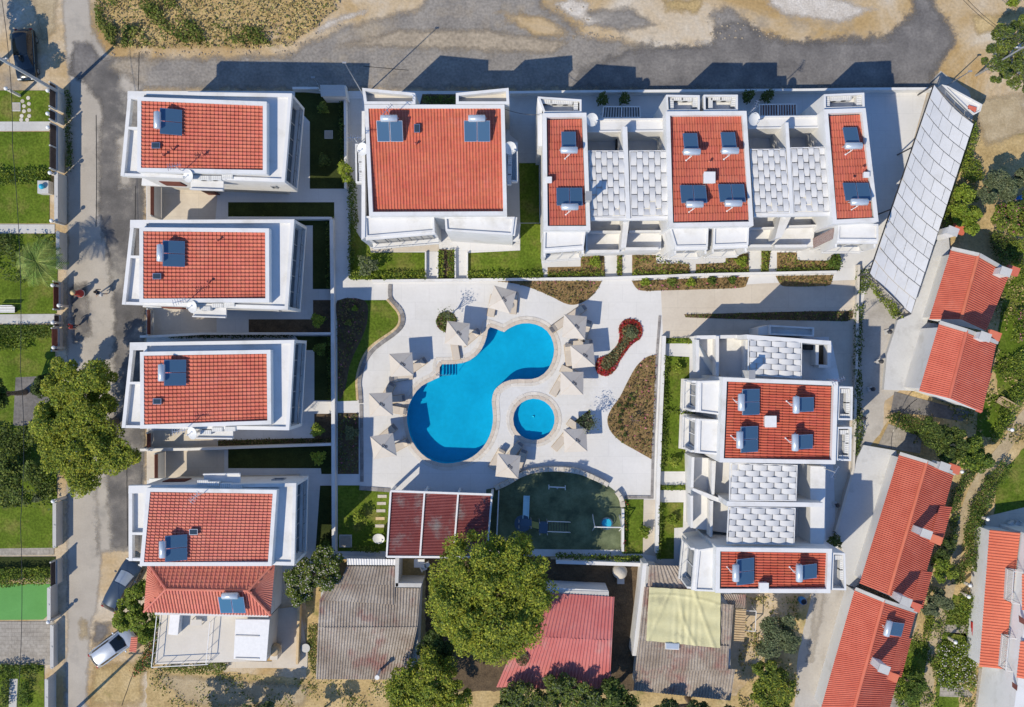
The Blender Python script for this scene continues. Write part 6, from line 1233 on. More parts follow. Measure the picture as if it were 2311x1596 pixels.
# ---------------------------------------------------------------- solar water heaters: local +x is where they face
def heater(n, gl='collector', w_=.98):
    r = thing('solar_water_heater', 'x', 'solar heater', (0, 0, 0), 'solar water heaters on the roofs'); wd = w_ if n == 2 else 1.12; tl = Matrix.Rotation(R(24), 3, 'Y')
    for k in range(n):
        y = (k - (n - 1) / 2) * (wd + .05); b = MB(); b.box((0, y, .62), (1.62, wd, .09), 0, tl); c = b.build('collector', 'steel', r, bevel=0); b = MB(); b.box((.022, y, .667), (1.54, wd - .08, .02), 0, tl); b.build('glass', gl, c)
    b = MB(); b.tube([(-.86, -.66, 1.12), (-.86, -.62, 1.12), (-.86, .62, 1.12), (-.86, .66, 1.12)], [.2, .27, .27, .2], 16); tk = b.build('tank', 'tank', r, True)
    b = MB(); b.tube([(-.86, .66, 1.12), (-.86, .74, 1.12)], .06, 8); b.build('tank_flange', 'grey_metal', tk)
    b = MB()
    for y in (-.5, .5): b.bar((-.72, y, .0), (-.86, y, .95), .05, .05); b.bar((-.72, y, .85), (.72, y, .2), .04, .04); b.bar((.7, y, 0), (.7, y, .28), .04, .04)
    b.bar((-.8, -.5, .5), (-.8, .5, .5), .04, .04); b.build('stand', 'white_metal', r)
    b = MB(); b.tube([(-.86, 0, .88), (-1.15, .05, .6), (-1.3, .25, .1)], .025, 6); b.tube([(-.86, -.2, .88), (-1.12, -.05, .55), (-1.3, .25, .1)], .025, 6); b.ball((-1.3, .25, .12), .08, 8); b.build('pipe', 'white_metal', r)
    return Proto(r)
h2 = heater(2); h1 = heater(1); h2p = heater(2, 'collector_pale', 1.0); h1b = heater(1, 'collector')
E_, N_, S_ = 0.0, R(90), R(-90)
def roofpt(p, z): g = G(p, z + .6); return (g.x, g.y, z)
for pr, p, z, rz, lab in ((h2, t(11, 1330, 950), 7.72, E_, 'twin-panel solar heater on the uppermost villa roof'), (h2, t(21, 1352, 550), 7.72, E_, 'twin-panel solar heater on the second villa roof'), (h2, t(31, 1362, 192), 7.72, E_, 'twin-panel solar heater on the third villa roof'), (h2, t(41, 1370, 358), 7.72, E_, 'twin-panel solar heater on the lowest villa roof'),
    (h2, t(12, 1037, 1022), 7.72, S_, 'left solar heater on the double villa roof'), (h2, t(12, 1715, 1022), 7.72, S_, 'right solar heater on the double villa roof'),
    (h1, t(13, 432, 1095), 7.62, N_, 'single-panel solar heater on the left end house'), (h2, t(23, 438, 108), 7.74, N_, 'twin-panel solar heater on the left end house'),
    (h1, t(13, 1380, 1108), 7.62, N_, 'upper left single-panel solar heater on the middle terraced house'), (h1, t(13, 1675, 1100), 7.62, N_, 'upper right single-panel solar heater on the middle terraced house'), (h2, t(23, 1402, 88), 7.74, N_, 'lower left twin solar heater on the middle terraced house'), (h2, t(23, 1700, 80), 7.74, N_, 'lower right twin solar heater on the middle terraced house'),
    (h1, t(14, 935, 1062), 7.62, N_, 'single-panel solar heater on the right end house'), (h2, t(24, 980, 70), 7.74, N_, 'twin-panel solar heater on the right end house'),
    (h2, t(34, 155, 420), 7.74, E_, 'upper twin solar heater on the upper east house'), (h2, t(34, 143, 710), 7.74, E_, 'lower twin solar heater on the upper east house'), (h1, t(34, 578, 440), 7.62, E_, 'upper single solar heater on the upper east house'), (h1, t(34, 570, 730), 7.62, E_, 'lower single solar heater on the upper east house'),
    (h2, t(44, 112, 540), 7.74, E_, 'twin solar heater on the lowest east house'), (h1, t(44, 602, 542), 7.62, E_, 'single solar heater on the lowest east house'), (h2p, t(41, 1805, 800), 4.75, S_, 'pale twin solar heater on the hipped roof'), (h1b, t(44, 1280, 988), 2.95, R(-14), 'single solar heater on the lowest old ribbed roof')):
    pr.put(roofpt(p, z), rz, lab)
# ---------------------------------------------------------------- cooling units
r = thing('cooling_unit', 'x', 'air conditioner', (0, 0, 0), 'white cooling units on ledges and rear balconies')
MB().box((0, 0, .36), (.86, .34, .6)).build('casing', 'ac_white', r, bevel=.02); b = MB()
for k in range(5): b.box((-.32 + k * .16, 0, .665), (.02, .3, .012))
tag(b.build('top_ridge', 'grey_metal', r), kind='stuff'); b = MB(); b.lathe((0, 0, 0), [(.22, -.02), (.22, .0), (.05, .02)], 14); b.v = [Vector((-.12 + v.x, -.175 - v.z, .36 + v.y)) for v in b.v]; b.build('fan_grille', 'dark_metal', r)
b = MB(); b.bar((-.3, -.17, .03), (-.3, .17, .03), .05, .06); b.bar((.3, -.17, .03), (.3, .17, .03), .05, .06); b.build('foot', 'grey_metal', r)
ac = Proto(r)
def units(where, k, pts, z, rz):
    rzs = rz if isinstance(rz, list) else [rz] * len(pts)
    for i, p in enumerate(pts): g = G(t(k, *p), z + .6); ac.put((g.x, g.y, z), rzs[i], f'{ORDN[i]} cooling unit {where}')
H9 = R(90)
units('from the left on the ledge of the uppermost villa', 11, [(1590, 1385), (1680, 1385), (1768, 1378)], 6.72, 0); units('from the left on the ledge of the second villa', 21, [(1595, 975), (1692, 952), (1782, 945)], 6.72, 0); units('from the left on the ledge of the third villa', 31, [(1600, 655), (1690, 634), (1790, 630)], 6.72, 0); units('from the left on the ledge of the lowest villa', 31, [(1578, 1045), (1662, 1055), (1755, 1070), (1838, 1080)], 6.72, 0)
units('from the top on the left ledge of the double villa', 12, [(808, 1225), (812, 1300), (815, 1375)], 6.15, H9); units('from the top on the right ledge of the double villa', 12, [(1970, 1250), (1968, 1325), (1965, 1395)], 6.15, H9)
units('from the left on the left end house rear balcony', 13, [(258, 792), (335, 794), (420, 796), (488, 832)], 6.75, [0, 0, 0, H9])
units('on the left rear balcony of the middle house', 13, [(1232, 810), (1278, 768), (1352, 770), (1415, 790)], 6.75, [H9, 0, 0, H9]); units('on the right rear balcony of the middle house', 13, [(1535, 805), (1578, 766), (1652, 768), (1714, 785)], 6.75, [H9, 0, 0, H9])
units('from the left on the right end house rear balcony', 14, [(752, 800), (815, 770), (895, 765), (995, 785)], 6.75, [H9, 0, 0, H9])
units('from the top on the upper east house upper balcony', 34, [(890, 335), (912, 390), (912, 462), (890, 530)], 6.75, [0, H9, H9, 0]); units('from the top on the upper east house lower balcony', 34, [(882, 655), (905, 705), (900, 775), (880, 850)], 6.75, [0, H9, H9, 0])
units('from the top on the lowest east house balcony', 44, [(840, 432), (865, 492), (865, 562)], 6.75, [0, H9, H9])
# ---------------------------------------------------------------- dishes
def dish(rad, tilt):
    r = thing('satellite_dish', 'x', 'satellite dish', (0, 0, 0), 'satellite dishes'); b = MB(); n = 24; V = []; m_ = Matrix.Rotation(tilt, 3, 'Y'); c = Vector((0, 0, 1.0))
    for k in range(6):
        q = rad * k / 5
        for j in range(n): V.append(c + m_ @ Vector((q * math.cos(6.28319 * j / n), q * .92 * math.sin(6.28319 * j / n), .28 * q * q / rad)))
    F = [[k * n + j, k * n + (j + 1) % n, (k + 1) * n + (j + 1) % n, (k + 1) * n + j] for k in range(5) for j in range(n)]
    b.add(V, F); b.add([v - m_ @ Vector((0, 0, .02)) for v in V], [f[::-1] for f in F]); d = b.build('reflector', 'ac_white', r, True)
    b = MB(); tip = c + m_ @ Vector((rad * .35, 0, rad * 1.0)); low = c + m_ @ Vector((rad * .95, 0, .26 * rad)); b.bar(low, tip, .03, .03); b.build('arm', 'grey_metal', r); b = MB(); b.tube([tip, tip - m_ @ Vector((.02, 0, .16))], .05, 8); b.build('receiver', 'ac_white', r)
    b = MB(); b.tube([(0, 0, 0), (0, 0, .95)], .035, 8); b.box((0, 0, .02), (.22, .22, .04)); b.build('mast', 'grey_metal', r); return Proto(r)
d1 = dish(.54, R(32)); d2 = dish(.55, R(30))
for pr, p, z, rz, lab in ((d1, t(11, 1475, 1370), 6.72, R(200), 'satellite dish on the ledge of the uppermost villa'), (d1, t(21, 1505, 960), 6.72, R(200), 'satellite dish on the ledge of the second villa'), (d1, t(31, 1505, 660), 6.72, R(200), 'satellite dish on the ledge of the third villa'), (d1, t(12, 832, 1160), 6.4, R(210), 'satellite dish at the left edge of the double villa roof'), (d1, t(12, 1968, 1150), 6.4, R(-60), 'satellite dish at the right edge of the double villa roof'), (d1, t(13, 608, 930), 6.6, R(-50), 'satellite dish beside the left end house roof'), (d1, t(13, 1868, 925), 6.6, R(-50), 'satellite dish right of the middle terraced house roof'), (d2, t(32, 950, 1475), .05, R(-80), 'satellite dish standing on the bar lawn')):
    g = G(p, z + 1.0); pr.put((g.x, g.y, z), rz, lab)
def aerial():
    r = thing('aerial', 'x', 'aerial', (0, 0, 0), 'roof aerials'); MB().tube([(0, 0, 0), (0, 0, 2.6)], .03, 6).build('mast', 'steel', r); MB().bar((-.5, 0, 2.52), (.55, 0, 2.52), .035, .035).build('boom', 'steel', r)
    for k in range(6): x = -.45 + k * .19; MB().bar((x, -.28 + k * .02, 2.53), (x, .28 - k * .02, 2.53), .025, .025).build('element', 'steel', r)
    return Proto(r)
ae = aerial()
for p, z, rz, lab in ((t(11, 1385, 1312), 7.3, .2, 'aerial at the lower edge of the uppermost villa roof'), (t(21, 1425, 925), 7.0, .3, 'aerial at the lower edge of the second villa roof'), (t(31, 1420, 640), 7.0, .1, 'aerial at the lower edge of the third villa roof'), (t(31, 1545, 1145), 7.6, .9, 'aerial on the upper edge of the lowest villa roof'), (t(12, 772, 1095), 6.8, .0, 'aerial left of the double villa roof'), (t(34, 800, 250), 7.6, .4, 'aerial at the upper right corner of the east house'), (t(34, 778, 955), 6.2, 1.0, 'aerial at the lower right corner of the east house'), (t(14, 165, 860), 7.0, 1.2, 'aerial beside the right pergolas'), (t(12, 1030, 880), 7.7, .8, 'aerial above the left heater of the double villa')):
    g = G(p, z + 1.6); ae.put((g.x, g.y, z), rz, lab)
# ---------------------------------------------------------------- roof windows, hatches, vents, flues
r = thing('roof_window', 'x', 'roof window', (0, 0, 0), 'small roof windows'); MB().box((0, 0, .12), (.66, .46, .24)).build('frame', 'steel', r); MB().box((0, 0, .25), (.56, .36, .02)).build('pane', 'glass', r); rw = Proto(r)
for p, rz, lab in ((t(11, 1220, 1138), 0, 'small roof window on the uppermost villa'), (t(21, 1228, 727), 0, 'small roof window on the second villa'), (t(31, 1230, 415), 0, 'small roof window on the third villa'), (t(41, 1512, 230), 0, 'small roof window on the lowest villa'), (t(12, 1250, 1005), H9, 'small roof window on the double villa')): rw.put(G(p, 7.86), rz, lab); rw_last = None
r = thing('roof_hatch', 'x', 'roof hatch', (0, 0, 0), 'white roof hatches'); MB().box((0, 0, .3), (.8, .8, .6)).build('box', 'ac_white', r, bevel=.02); MB().box((0, 0, .63), (.9, .9, .07)).build('lid', 'white_metal', r, bevel=.02); rh = Proto(r)
for p, z, s, lab in ((t(13, 1528, 1382), 7.7, 1, 'white hatch in the middle of the middle terraced roof'), (t(34, 310, 572), 7.7, 1, 'white hatch in the middle of the upper east roof'), (t(13, 278, 1395), 7.9, .55, 'small white hatch on the left parapet of the left end house'), (t(14, 1068, 1355), 7.9, .5, 'small white hatch on the right parapet of the right end house'), (t(44, 262, 668), 7.9, .8, 'white hatch on the lower parapet of the lowest east house')): g = G(p, z + .6); rh.put((g.x, g.y, z), 0, lab, sc=s)
r = thing('vent_pipe', 'x', 'vent pipe', (0, 0, 0), 'small vent pipes on the tiled roofs'); MB().tube([(0, 0, 0), (0, 0, .5)], .06, 8).build('pipe', 'tile_red', r); MB().lathe((0, 0, .5), [(.11, 0), (.11, .06), (.03, .14)], 10).build('cowl', 'tile_red', r); vp = Proto(r)
for i, (p, z) in enumerate(((t(11, 1350, 1170), 7.75), (t(11, 1280, 1215), 7.78), (t(11, 1590, 1210), 7.7), (t(21, 1700, 450), 7.7), (t(21, 1630, 775), 7.7), (t(12, 1240, 1130), 7.6), (t(14, 935, 1395), 7.6), (t(14, 1010, 1315), 7.6), (t(13, 1515, 1268), 7.6))):
    vp.put(G(p, z), 0, ['upper left vent pipe on the uppermost villa roof', 'lower left vent pipe on the uppermost villa roof', 'central vent pipe on the uppermost villa roof', 'upper vent pipe on the second villa roof', 'lower vent pipe on the second villa roof', 'vent pipe on the double villa roof', 'left vent pipe on the right end house roof', 'right vent pipe on the right end house roof', 'vent pipe on the middle terraced roof'][i])
for r, p, z1 in ((A, t(13, 588, 1525), 9.3), (E1, t(24, 165, 1490), 9.3)):
    q = G(p, z1); MB().box((q.x, q.y, (z1 + 7.0) / 2), (.38, .6, z1 - 7.0)).build('chimney', 'pale_concrete', r); ch = r.children[-1]; MB().box((q.x, q.y, z1 + .04), (.48, .7, .08)).build('chimney_cap', 'grey_metal', r)
# ---------------------------------------------------------------- parasols and loungers
r = thing('parasol', 'x', 'parasol', (0, 0, 0), 'beige square parasols round the pool'); a = .97; ZC, ZE = 2.82, 2.16; b = MB(); n = 6; V = []
for sx, sy, ex, ey in ((-1, -1, 1, -1), (1, -1, 1, 1), (1, 1, -1, 1), (-1, 1, -1, -1)):
    b.add([(sx * a, sy * a, ZE), (ex * a, ey * a, ZE), (0, 0, ZC), (sx * a, sy * a, ZE - .12), (ex * a, ey * a, ZE - .12)], [[0, 1, 2], [3, 4, 1, 0]]); b.add([(sx * a, sy * a, ZE - .012), (ex * a, ey * a, ZE - .012), (0, 0, ZC - .012)], [[2, 1, 0]])
cn = b.build('canopy', 'canvas', r)
# the woven mark near the top: two rings, a stem and small strokes, on the shaded side of the canopy
b = MB()
def up_z(x, y): return ZC - max(abs(x), abs(y)) * (ZC - ZE) / a + .012
def stroke(pts, w_):
    for i in range(len(pts) - 1):
        p, q = Vector(pts[i]), Vector(pts[i + 1]); d = (q - p).normalized(); s_ = Vector((-d.y, d.x)) * w_ / 2
        b.add([(*(u), up_z(*u)) for u in (p - s_, q - s_, q + s_, p + s_)], [[0, 1, 2, 3]])
def circ(cx, cy, r_, a0, a1, k=8): return [(cx + r_ * math.cos(a0 + (a1 - a0) * i / k), cy + r_ * math.sin(a0 + (a1 - a0) * i / k)) for i in range(k + 1)]
stroke(circ(.10, .12, .085, 0, 6.28), .05); stroke(circ(.30, -.02, .085, 0, 6.28), .05); stroke([(.20, .20), (.24, .02), (.36, -.16)], .045); stroke([(.02, .20), (.10, .24)], .04); b.build('mark', 'logo_grey', cn)
MB().tube([(0, 0, 0), (0, 0, ZC + .02)], .03, 8).build('pole', 'grey_metal', r); MB().ball((0, 0, ZC + .05), .06, 8).build('finial', 'grey_metal', r)
for k in range(4): c_, s_ = ((1, 1), (-1, 1), (-1, -1), (1, -1))[k]; MB().bar((c_ * .03, s_ * .03, ZC), (c_ * a, s_ * a, ZE + .004), .035, .012).build('seam', 'cushion', cn); MB().bar((0, 0, ZC - .06), (c_ * a * .97, s_ * a * .97, ZE - .03), .025, .025).build('rib', 'grey_metal', r)
MB().box((0, 0, .04), (.6, .6, .08)).build('base', 'pale_concrete', r); um = Proto(r)
r = thing('sun_lounger', 'x', 'sun lounger', (0, 0, 0), 'sun loungers round the pool')
MB().box((-.32, 0, .33), (1.3, .6, .08)).build('seat_cushion', 'cushion', r, bevel=.02); MB().box((.60, 0, .46), (.68, .6, .08), 0, Matrix.Rotation(R(-28), 3, 'Y')).build('backrest', 'cushion', r, bevel=.02)
b = MB()
for y in (-.31, .31): b.bar((-.98, y, .27), (.9, y, .27), .05, .05)
for x in (-.97, .88): b.bar((x, -.31, .27), (x, .31, .27), .05, .05)
b.build('frame', 'pale_wood', r)
for x in (-.85, .75):
    for y in (-.29, .29): MB().bar((x, y, 0), (x, y, .26), .05, .05).build('leg', 'pale_wood', r)
MB().box((.82, 0, .62), (.3, .5, .07), 0, Matrix.Rotation(R(-28), 3, 'Y')).build('pillow', 'grey_fabric', r, bevel=.02); lo = Proto(r)
r = thing('side_table', 'x', 'table', (0, 0, 0), 'small tables between loungers'); MB().lathe((0, 0, .42), [(.24, 0), (.24, .03)], 14).build('table_top', 'grey_metal', r)
for k in range(3): MB().tube([(.05 * math.cos(k * 2.1), .05 * math.sin(k * 2.1), .42), (.2 * math.cos(k * 2.1), .2 * math.sin(k * 2.1), 0)], .014, 5).build('leg', 'dark_metal', r)
st = Proto(r)
UM = [(t(22, 1910, 905), -9, 'parasol above the upper pool lobe', (((2000, 930), 85), ((1835, 950), 80))), (t(22, 1560, 1170), -3, 'parasol overlapping the small round bed', (((1670, 1200), 40), ((1545, 1290), 100))), (t(22, 1125, 1412), 2, 'parasol left of the pool steps', (((1250, 1420), 35), ((1130, 1510), 190))),
      (t(32, 965, 440), 2, 'upper parasol on the left of the lower pool lobe', (((1020, 345), 60), ((1085, 480), -10), ((1075, 400), 10))), (t(32, 985, 765), 5, 'lower parasol on the left of the lower pool lobe', (((1115, 760), 28), ((1020, 660), 40))), (t(32, 1955, 920), -4, 'parasol above the curved playground wall', (((1870, 860), 60), ((2005, 800), 50), ((2055, 870), 70))),
      (t(23, 478, 1118), -3, 'uppermost parasol right of the pool', (((490, 1010), 35), ((360, 1100), 215), ((560, 1150), 70))), (t(23, 542, 1345), 3, 'second parasol right of the pool, by the red flowers', (((530, 1250), 5), ((432, 1335), 96))), (t(33, 458, 275), -2, 'third parasol right of the pool', (((452, 192), -25), ((350, 290), 60))), (t(33, 485, 720), 0, 'parasol between the paddling pool and kidney bed', (((500, 620), -35), ((375, 720), 50)))]
for k, (p, a_, lab, ls) in enumerate(UM):
    g = G(p, 2.3); um.put((g.x, g.y, .03), R(a_ * 1.5 + random.uniform(-3, 3)), 'beige ' + lab)
    tl = {0: 22, 1: 22, 2: 22, 3: 32, 4: 32, 5: 32, 6: 23, 7: 23, 8: 33, 9: 33}[k]
    for j, (q, an) in enumerate(ls): w_ = G(t(tl, *q), .3); lo.put((w_.x, w_.y, .03), R(an), f'{ORDN[j]} lounger clockwise at the {lab}' if False else f"{['sun lounger partly under', 'another sun lounger beside', 'further sun lounger beside'][j]} the {lab}")
    q = Vector(p) + Vector((random.choice((-1, 1)) * 20, 14)); w_ = G(q, .4); st.put((w_.x, w_.y, .03), 0, f'small round table at the {lab}')
# ---------------------------------------------------------------- playground
rng_ = random.Random(3)
p0 = G(t(33, 75, 1365), 1.2); r = thing('play_tower', 'blue play tower with light blue slide, bridge and climbing ramp', 'playground', (p0.x, p0.y, 0)); z = 1.2
pl = [G(q, z) for q in tp(33, (75, 1365), (235, 1395))]
MB().lathe((pl[0].x, pl[0].y, z - .08), [(.72, 0), (.72, .1)], 14).build('round_platform', 'play_blue', r); MB().box((pl[1].x, pl[1].y, z), (.75, 1.0, .1)).build('square_platform', 'play_blue', r)
MB().bar(pl[0] + Vector((.6, 0, 0)), pl[1] - Vector((.3, -.1, 0)), .5, .08).build('bridge', 'play_yellow', r); MB().prism([v.to_2d() for v in [G(q, 2.3) for q in tp(33, (60, 1335), (145, 1335), (145, 1385), (60, 1385))]], 2.25, 2.35).build('tower_roof', 'play_blue', r)
for q in tp(33, (45, 1345), (140, 1345), (140, 1390), (45, 1390)): g = G(q, 1.6); MB().tube([(g.x, g.y, 0), (g.x, g.y, 2.25)], .05, 8).build('post', 'grey_metal', r)
for q in tp(33, (205, 1350), (265, 1350), (265, 1440), (205, 1440)): g = G(q, 1.2); MB().tube([(g.x, g.y, 0), (g.x, g.y, 1.9)], .05, 8).build('post', 'grey_metal', r)
a_, b_ = G(t(33, 98, 1325), z), G(t(33, 105, 1150), .25); b = MB(); b.bar(a_, b_, .46, .04); b.build('slide', 'slide_blue', r)
for s_ in (-.24, .24): b = MB(); b.bar(a_ + Vector((s_, 0, .08)), b_ + Vector((s_, 0, .08)), .05, .16); b.build('slide_side', 'slide_blue', r)
for y in (1348, 1428): b = MB(); b.tube([G(t(33, 268, y), 1.5), G(t(33, 440, y + 6), .5), G(t(33, 445, y + 8), .05)], .035, 6); b.build('ramp_rail', 'white_metal', r)
for k in range(8): a_, b_ = G(t(33, 275 + k * 21, 1352), 1.15 - k * .14), G(t(33, 275 + k * 21, 1426), 1.15 - k * .14); b = MB(); b.tube([a_, b_], .025, 5); b.build('ramp_rung', 'dark_metal', r)
p0 = G(t(33, 730, 1390)); r = thing('swing', 'white swing frame with a round blue basket seat', 'swing', (p0.x, p0.y, 0)); a_, b_ = G(t(33, 635, 1392), 2.1), G(t(33, 848, 1396), 2.1); b = MB(); b.tube([a_, b_], .05, 8); b.build('crossbar', 'white_metal', r)
for e_ in (a_, b_):
    for s_ in (-.7, .7): b = MB(); b.tube([e_, (e_.x, e_.y + s_, 0)], .045, 8); b.build('leg', 'white_metal', r)
c_ = G(t(33, 728, 1365), .5); b = MB(); b.tube([(c_.x + .5 * math.cos(k * .314), c_.y + .5 * math.sin(k * .314), .55) for k in range(21)], .05, 6); bs = b.build('basket_rim', 'play_blue', r); b = MB(); b.lathe((c_.x, c_.y, .42), [(.42, .08), (.3, .02), (.02, 0)], 16); b.build('basket_net', 'cyan_plastic', r)
b = MB()
for s_ in (-.45, .45): b.tube([(c_.x + s_, c_.y, .55), (c_.x + s_ * .8, (a_.y + b_.y) / 2, 2.1)], .012, 4)
b.build('rope', 'dark_metal', r)
p0 = G(t(33, 342, 1085)); r = thing('seesaw', 'white seesaw bar lying in the shaded playground', 'seesaw', (p0.x, p0.y, 0)); a_, b_ = G(t(33, 278, 1080), .5), G(t(33, 405, 1086), .5); b = MB(); b.tube([a_, b_], .05, 8); b.build('beam', 'white_metal', r); b = MB(); b.tube([(p0.x, p0.y, 0), (p0.x, p0.y, .5)], .08, 8); b.build('pivot', 'grey_metal', r)
for e_ in (a_, b_): b = MB(); b.bar(e_ + Vector((0, -.2, .08)), e_ + Vector((0, .2, .08)), .06, .05); b.build('handle', 'white_metal', r)
# ---------------------------------------------------------------- fences, gates, walls of the west gardens
def slat_gate(label, x0, y0, y1, h=2.4, n=9):
    p, q = G((x0, y0)), G((x0, y1)); r = thing('slatted_gate', label, 'gate', ((p.x + q.x) / 2, (p.y + q.y) / 2, 0), 'slatted villa gates on the road')
    for k in range(n): z0 = .1 + (h - .1) * k / n; MB().box(((p.x + q.x) / 2, (p.y + q.y) / 2, z0 + .11), (.05, p.y - q.y - .1, (h - .1) / n * .72)).build('slat', 'brown_wood' if k > n - 4 else 'grey_metal', r)
    for e_ in (p, q): MB().box((e_.x, e_.y, h / 2), (.12, .12, h)).build('post', 'pale_concrete', r)
slat_gate('slatted gate of the uppermost villa', t(21, 1255, 0)[0], t(21, 0, 30)[1], t(21, 0, 285)[1]); slat_gate('slatted gate of the second villa', t(21, 1190, 0)[0], t(21, 0, 985)[1], t(21, 0, 1185)[1], 1.3, 5); slat_gate('slatted gate of the third villa', t(31, 1195, 0)[0], t(31, 0, 650)[1], t(31, 0, 770)[1], 1.5, 5); slat_gate('slatted gate of the lowest villa', t(31, 1285, 0)[0], t(31, 0, 800)[1], t(31, 0, 1020)[1])
def wfence(label, x0, y0, y1, wh, fh, m='dark_fence', wm='plaster_cream'):
    p, q = G((x0, y0)), G((x0, y1)); L_ = p.y - q.y; cy = (p.y + q.y) / 2; r = thing('garden_fence', label, 'fence', (p.x, cy, 0), 'fences between the west gardens and the road')
    MB().box((p.x, cy, wh / 2), (.22, L_, wh)).build('base_wall', wm, r); MB().box((p.x, cy, wh + .03), (.3, L_ + .04, .06)).build('wall_cap', 'pale_concrete', r)
    n = max(1, round(L_ / 1.8))
    for k in range(n + 1): y = q.y + L_ * k / n; MB().box((p.x, y, (wh + fh) / 2 + .05), (.12, .12, fh - wh)).build('post', 'pale_concrete', r)
    if fh > wh + .2:
        k = max(3, int((fh - wh) / .14))
        for j in range(k): z0 = wh + .1 + (fh - wh - .1) * j / k; MB().box((p.x, cy, z0 + .05), (.04, L_ - .05, .1)).build('slat', m, r)
    return r
for a_ in (('dark slatted fence at the upper left corner garden', 142, 203, 256, 1.2, 2.3), ('short dark slatted fence beside the upper garden path', 141, 262, 284, 1.2, 2.2), ('long dark slatted fence beside the second garden lawn', 143, 292, 392, 1.2, 2.3), ('plain pale wall beside the third left garden', 148, 398, 506, 1.6, 1.65), ('plain pale wall beside the palm garden', 149, 528, 610, 1.4, 1.45), ('brown slatted fence beside the lit lawn by the walkers', 140, 638, 700, .5, 1.5, 'brown_wood'), ('short open fence beside the middle garden path', 139, 712, 738, .4, 1.3), ('brown slatted fence below the middle garden path', 139, 742, 792, .6, 1.7, 'brown_wood'),
           ('white wall beside the lawn above the stone path', 139, 1130, 1228, 1.2, 1.25), ('dark fence beside the hedge above the court', 139, 1258, 1312, 1.0, 1.9), ('white wall beside the green sports court', 128, 1318, 1392, 1.3, 1.35), ('pale wall beside the paved court', 128, 1405, 1500, .8, .85), ('pale stone wall at the bottom left corner', 124, 1520, 1640, 1.4, 1.45, 'dark_fence', 'pale_concrete')): wfence(*a_)
r = thing('globe_lamp', 'x', 'lamp', (0, 0, 0), 'white globe lamps'); MB().tube([(0, 0, 0), (0, 0, .25)], .05, 8).build('stem', 'dark_metal', r); MB().ball((0, 0, .40), .17, 14).build('globe', 'globe', r, True); MB().box((0, 0, -.9), (.2, .2, 1.8)).build('pillar', 'plaster_cream', r); gl_ = Proto(r)
for p, z, lab in ((t(11, 45, 690), 1.9, 'globe lamp on the upper left garden corner'), (t(11, 370, 705), 1.9, 'globe lamp at the top of the dark fence'), (t(11, 370, 885), 1.9, 'globe lamp above the upper garden path'), (t(11, 372, 992), 1.9, 'globe lamp below the upper garden path'), (t(11, 388, 1345), 1.9, 'globe lamp at the lower end of the long dark fence'), (t(21, 400, 293), 1.9, 'globe lamp above the shaded second path'), (t(21, 395, 585), 1.9, 'globe lamp beside the palm'), (t(21, 408, 795), 1.3, 'globe lamp above the brown fence'), (t(21, 457, 952), 1.2, 'globe lamp above the middle garden path'), (t(21, 410, 1085), 1.3, 'globe lamp below the middle garden path'), (t(21, 415, 1280), 1.4, 'globe lamp above the large round tree'), (t(31, 412, 1192), 1.9, 'globe lamp below the left garden tree'), (t(41, 375, 935), 1.6, 'globe lamp at the corner of the paved court'),
    (t(34, 2188, 637), 1.0, 'globe lamp beside the curving dirt path'), (t(34, 1798, 962), 1.0, 'globe lamp right of the third old house'), (t(34, 1998, 1332), 1.0, 'globe lamp on the white house patio'), (t(44, 1862, 650), 1.0, 'globe lamp below the white house patio'), (t(44, 1852, 738), 1.0, 'globe lamp on the lower right garden lawn'), (t(44, 1748, 1092), 1.0, 'globe lamp in the dark garden planting')):
    g = G(p, z + .4); gl_.put((g.x, g.y, z), 0, 'white ' + lab)
r = thing('lantern', 'x', 'lantern', (0, 0, 0), 'dark lanterns along the alley'); MB().box((0, 0, .06), (.42, .42, .12)).build('base', 'pale_concrete', r); MB().tube([(0, 0, .1), (0, 0, .55)], .04, 8).build('post', 'dark_metal', r); MB().box((0, 0, .68), (.26, .26, .3)).build('lamp_box', 'dark_metal', r); MB().lathe((0, 0, .83), [(.2, 0), (.05, .12)], 8).build('lamp_cap', 'dark_metal', r); la = Proto(r)
for k, p in enumerate((t(24, 1232, 1157), t(24, 1165, 1387), t(34, 1100, 320), t(34, 1030, 547), t(34, 825, 1222))): g = G(p, .6); la.put((g.x, g.y, .02), .3, f'{ORDN[k]} dark square lantern from the top along the alley wall')
# ---------------------------------------------------------------- poles and wires
def pole(label, base, h, r0=.14, m='pale_concrete', arms=True):
    p = G(base); r = thing('utility_pole', label, 'pole', (p.x, p.y, 0)); MB().tube([(p.x, p.y, 0), (p.x, p.y, h)], [r0, r0 * .65], 10).build('shaft', m, r)
    if arms: MB().bar((p.x - .6, p.y, h - .4), (p.x + .6, p.y, h - .4), .08, .08).build('crossarm', 'grey_metal', r)
    for s_ in (-.5, 0, .5): MB().ball((p.x + s_, p.y, h - .25), .07, 8).build('insulator', 'ac_white', r)
    return Vector((p.x, p.y, h))
p1 = pole('concrete utility pole leaning over the black car', t(11, 488, 738), 10.0, .17); p2 = pole('slim pole standing behind the tree at the upper right', t(14, 1905, 590), 7.6, .1, 'grey_metal'); p3 = pole('utility pole at the bottom left edge casting a long shadow', (166, 1606), 8.2, .15)
def wire(label, pts, rr=.022):
    b = MB(); Q = []
    for i in range(len(pts) - 1):
        a_, c_ = Vector(pts[i]), Vector(pts[i + 1]); k = 10
        for j in range(k): u = j / k; Q.append(a_.lerp(c_, u) - Vector((0, 0, .5 * 4 * u * (1 - u))))
    Q.append(Vector(pts[-1])); b.tube(Q, rr, 4); o = b.build('power_line', 'black'); tag(o, label, 'cable', 'overhead cables')
wire('long overhead cable running down the west gardens', [G((1, -20), 8.8), G((28, 330), 8.8), G((46, 830), 8.8), G((46, 1180), 8.8), G((36, 1640), 8.8)])
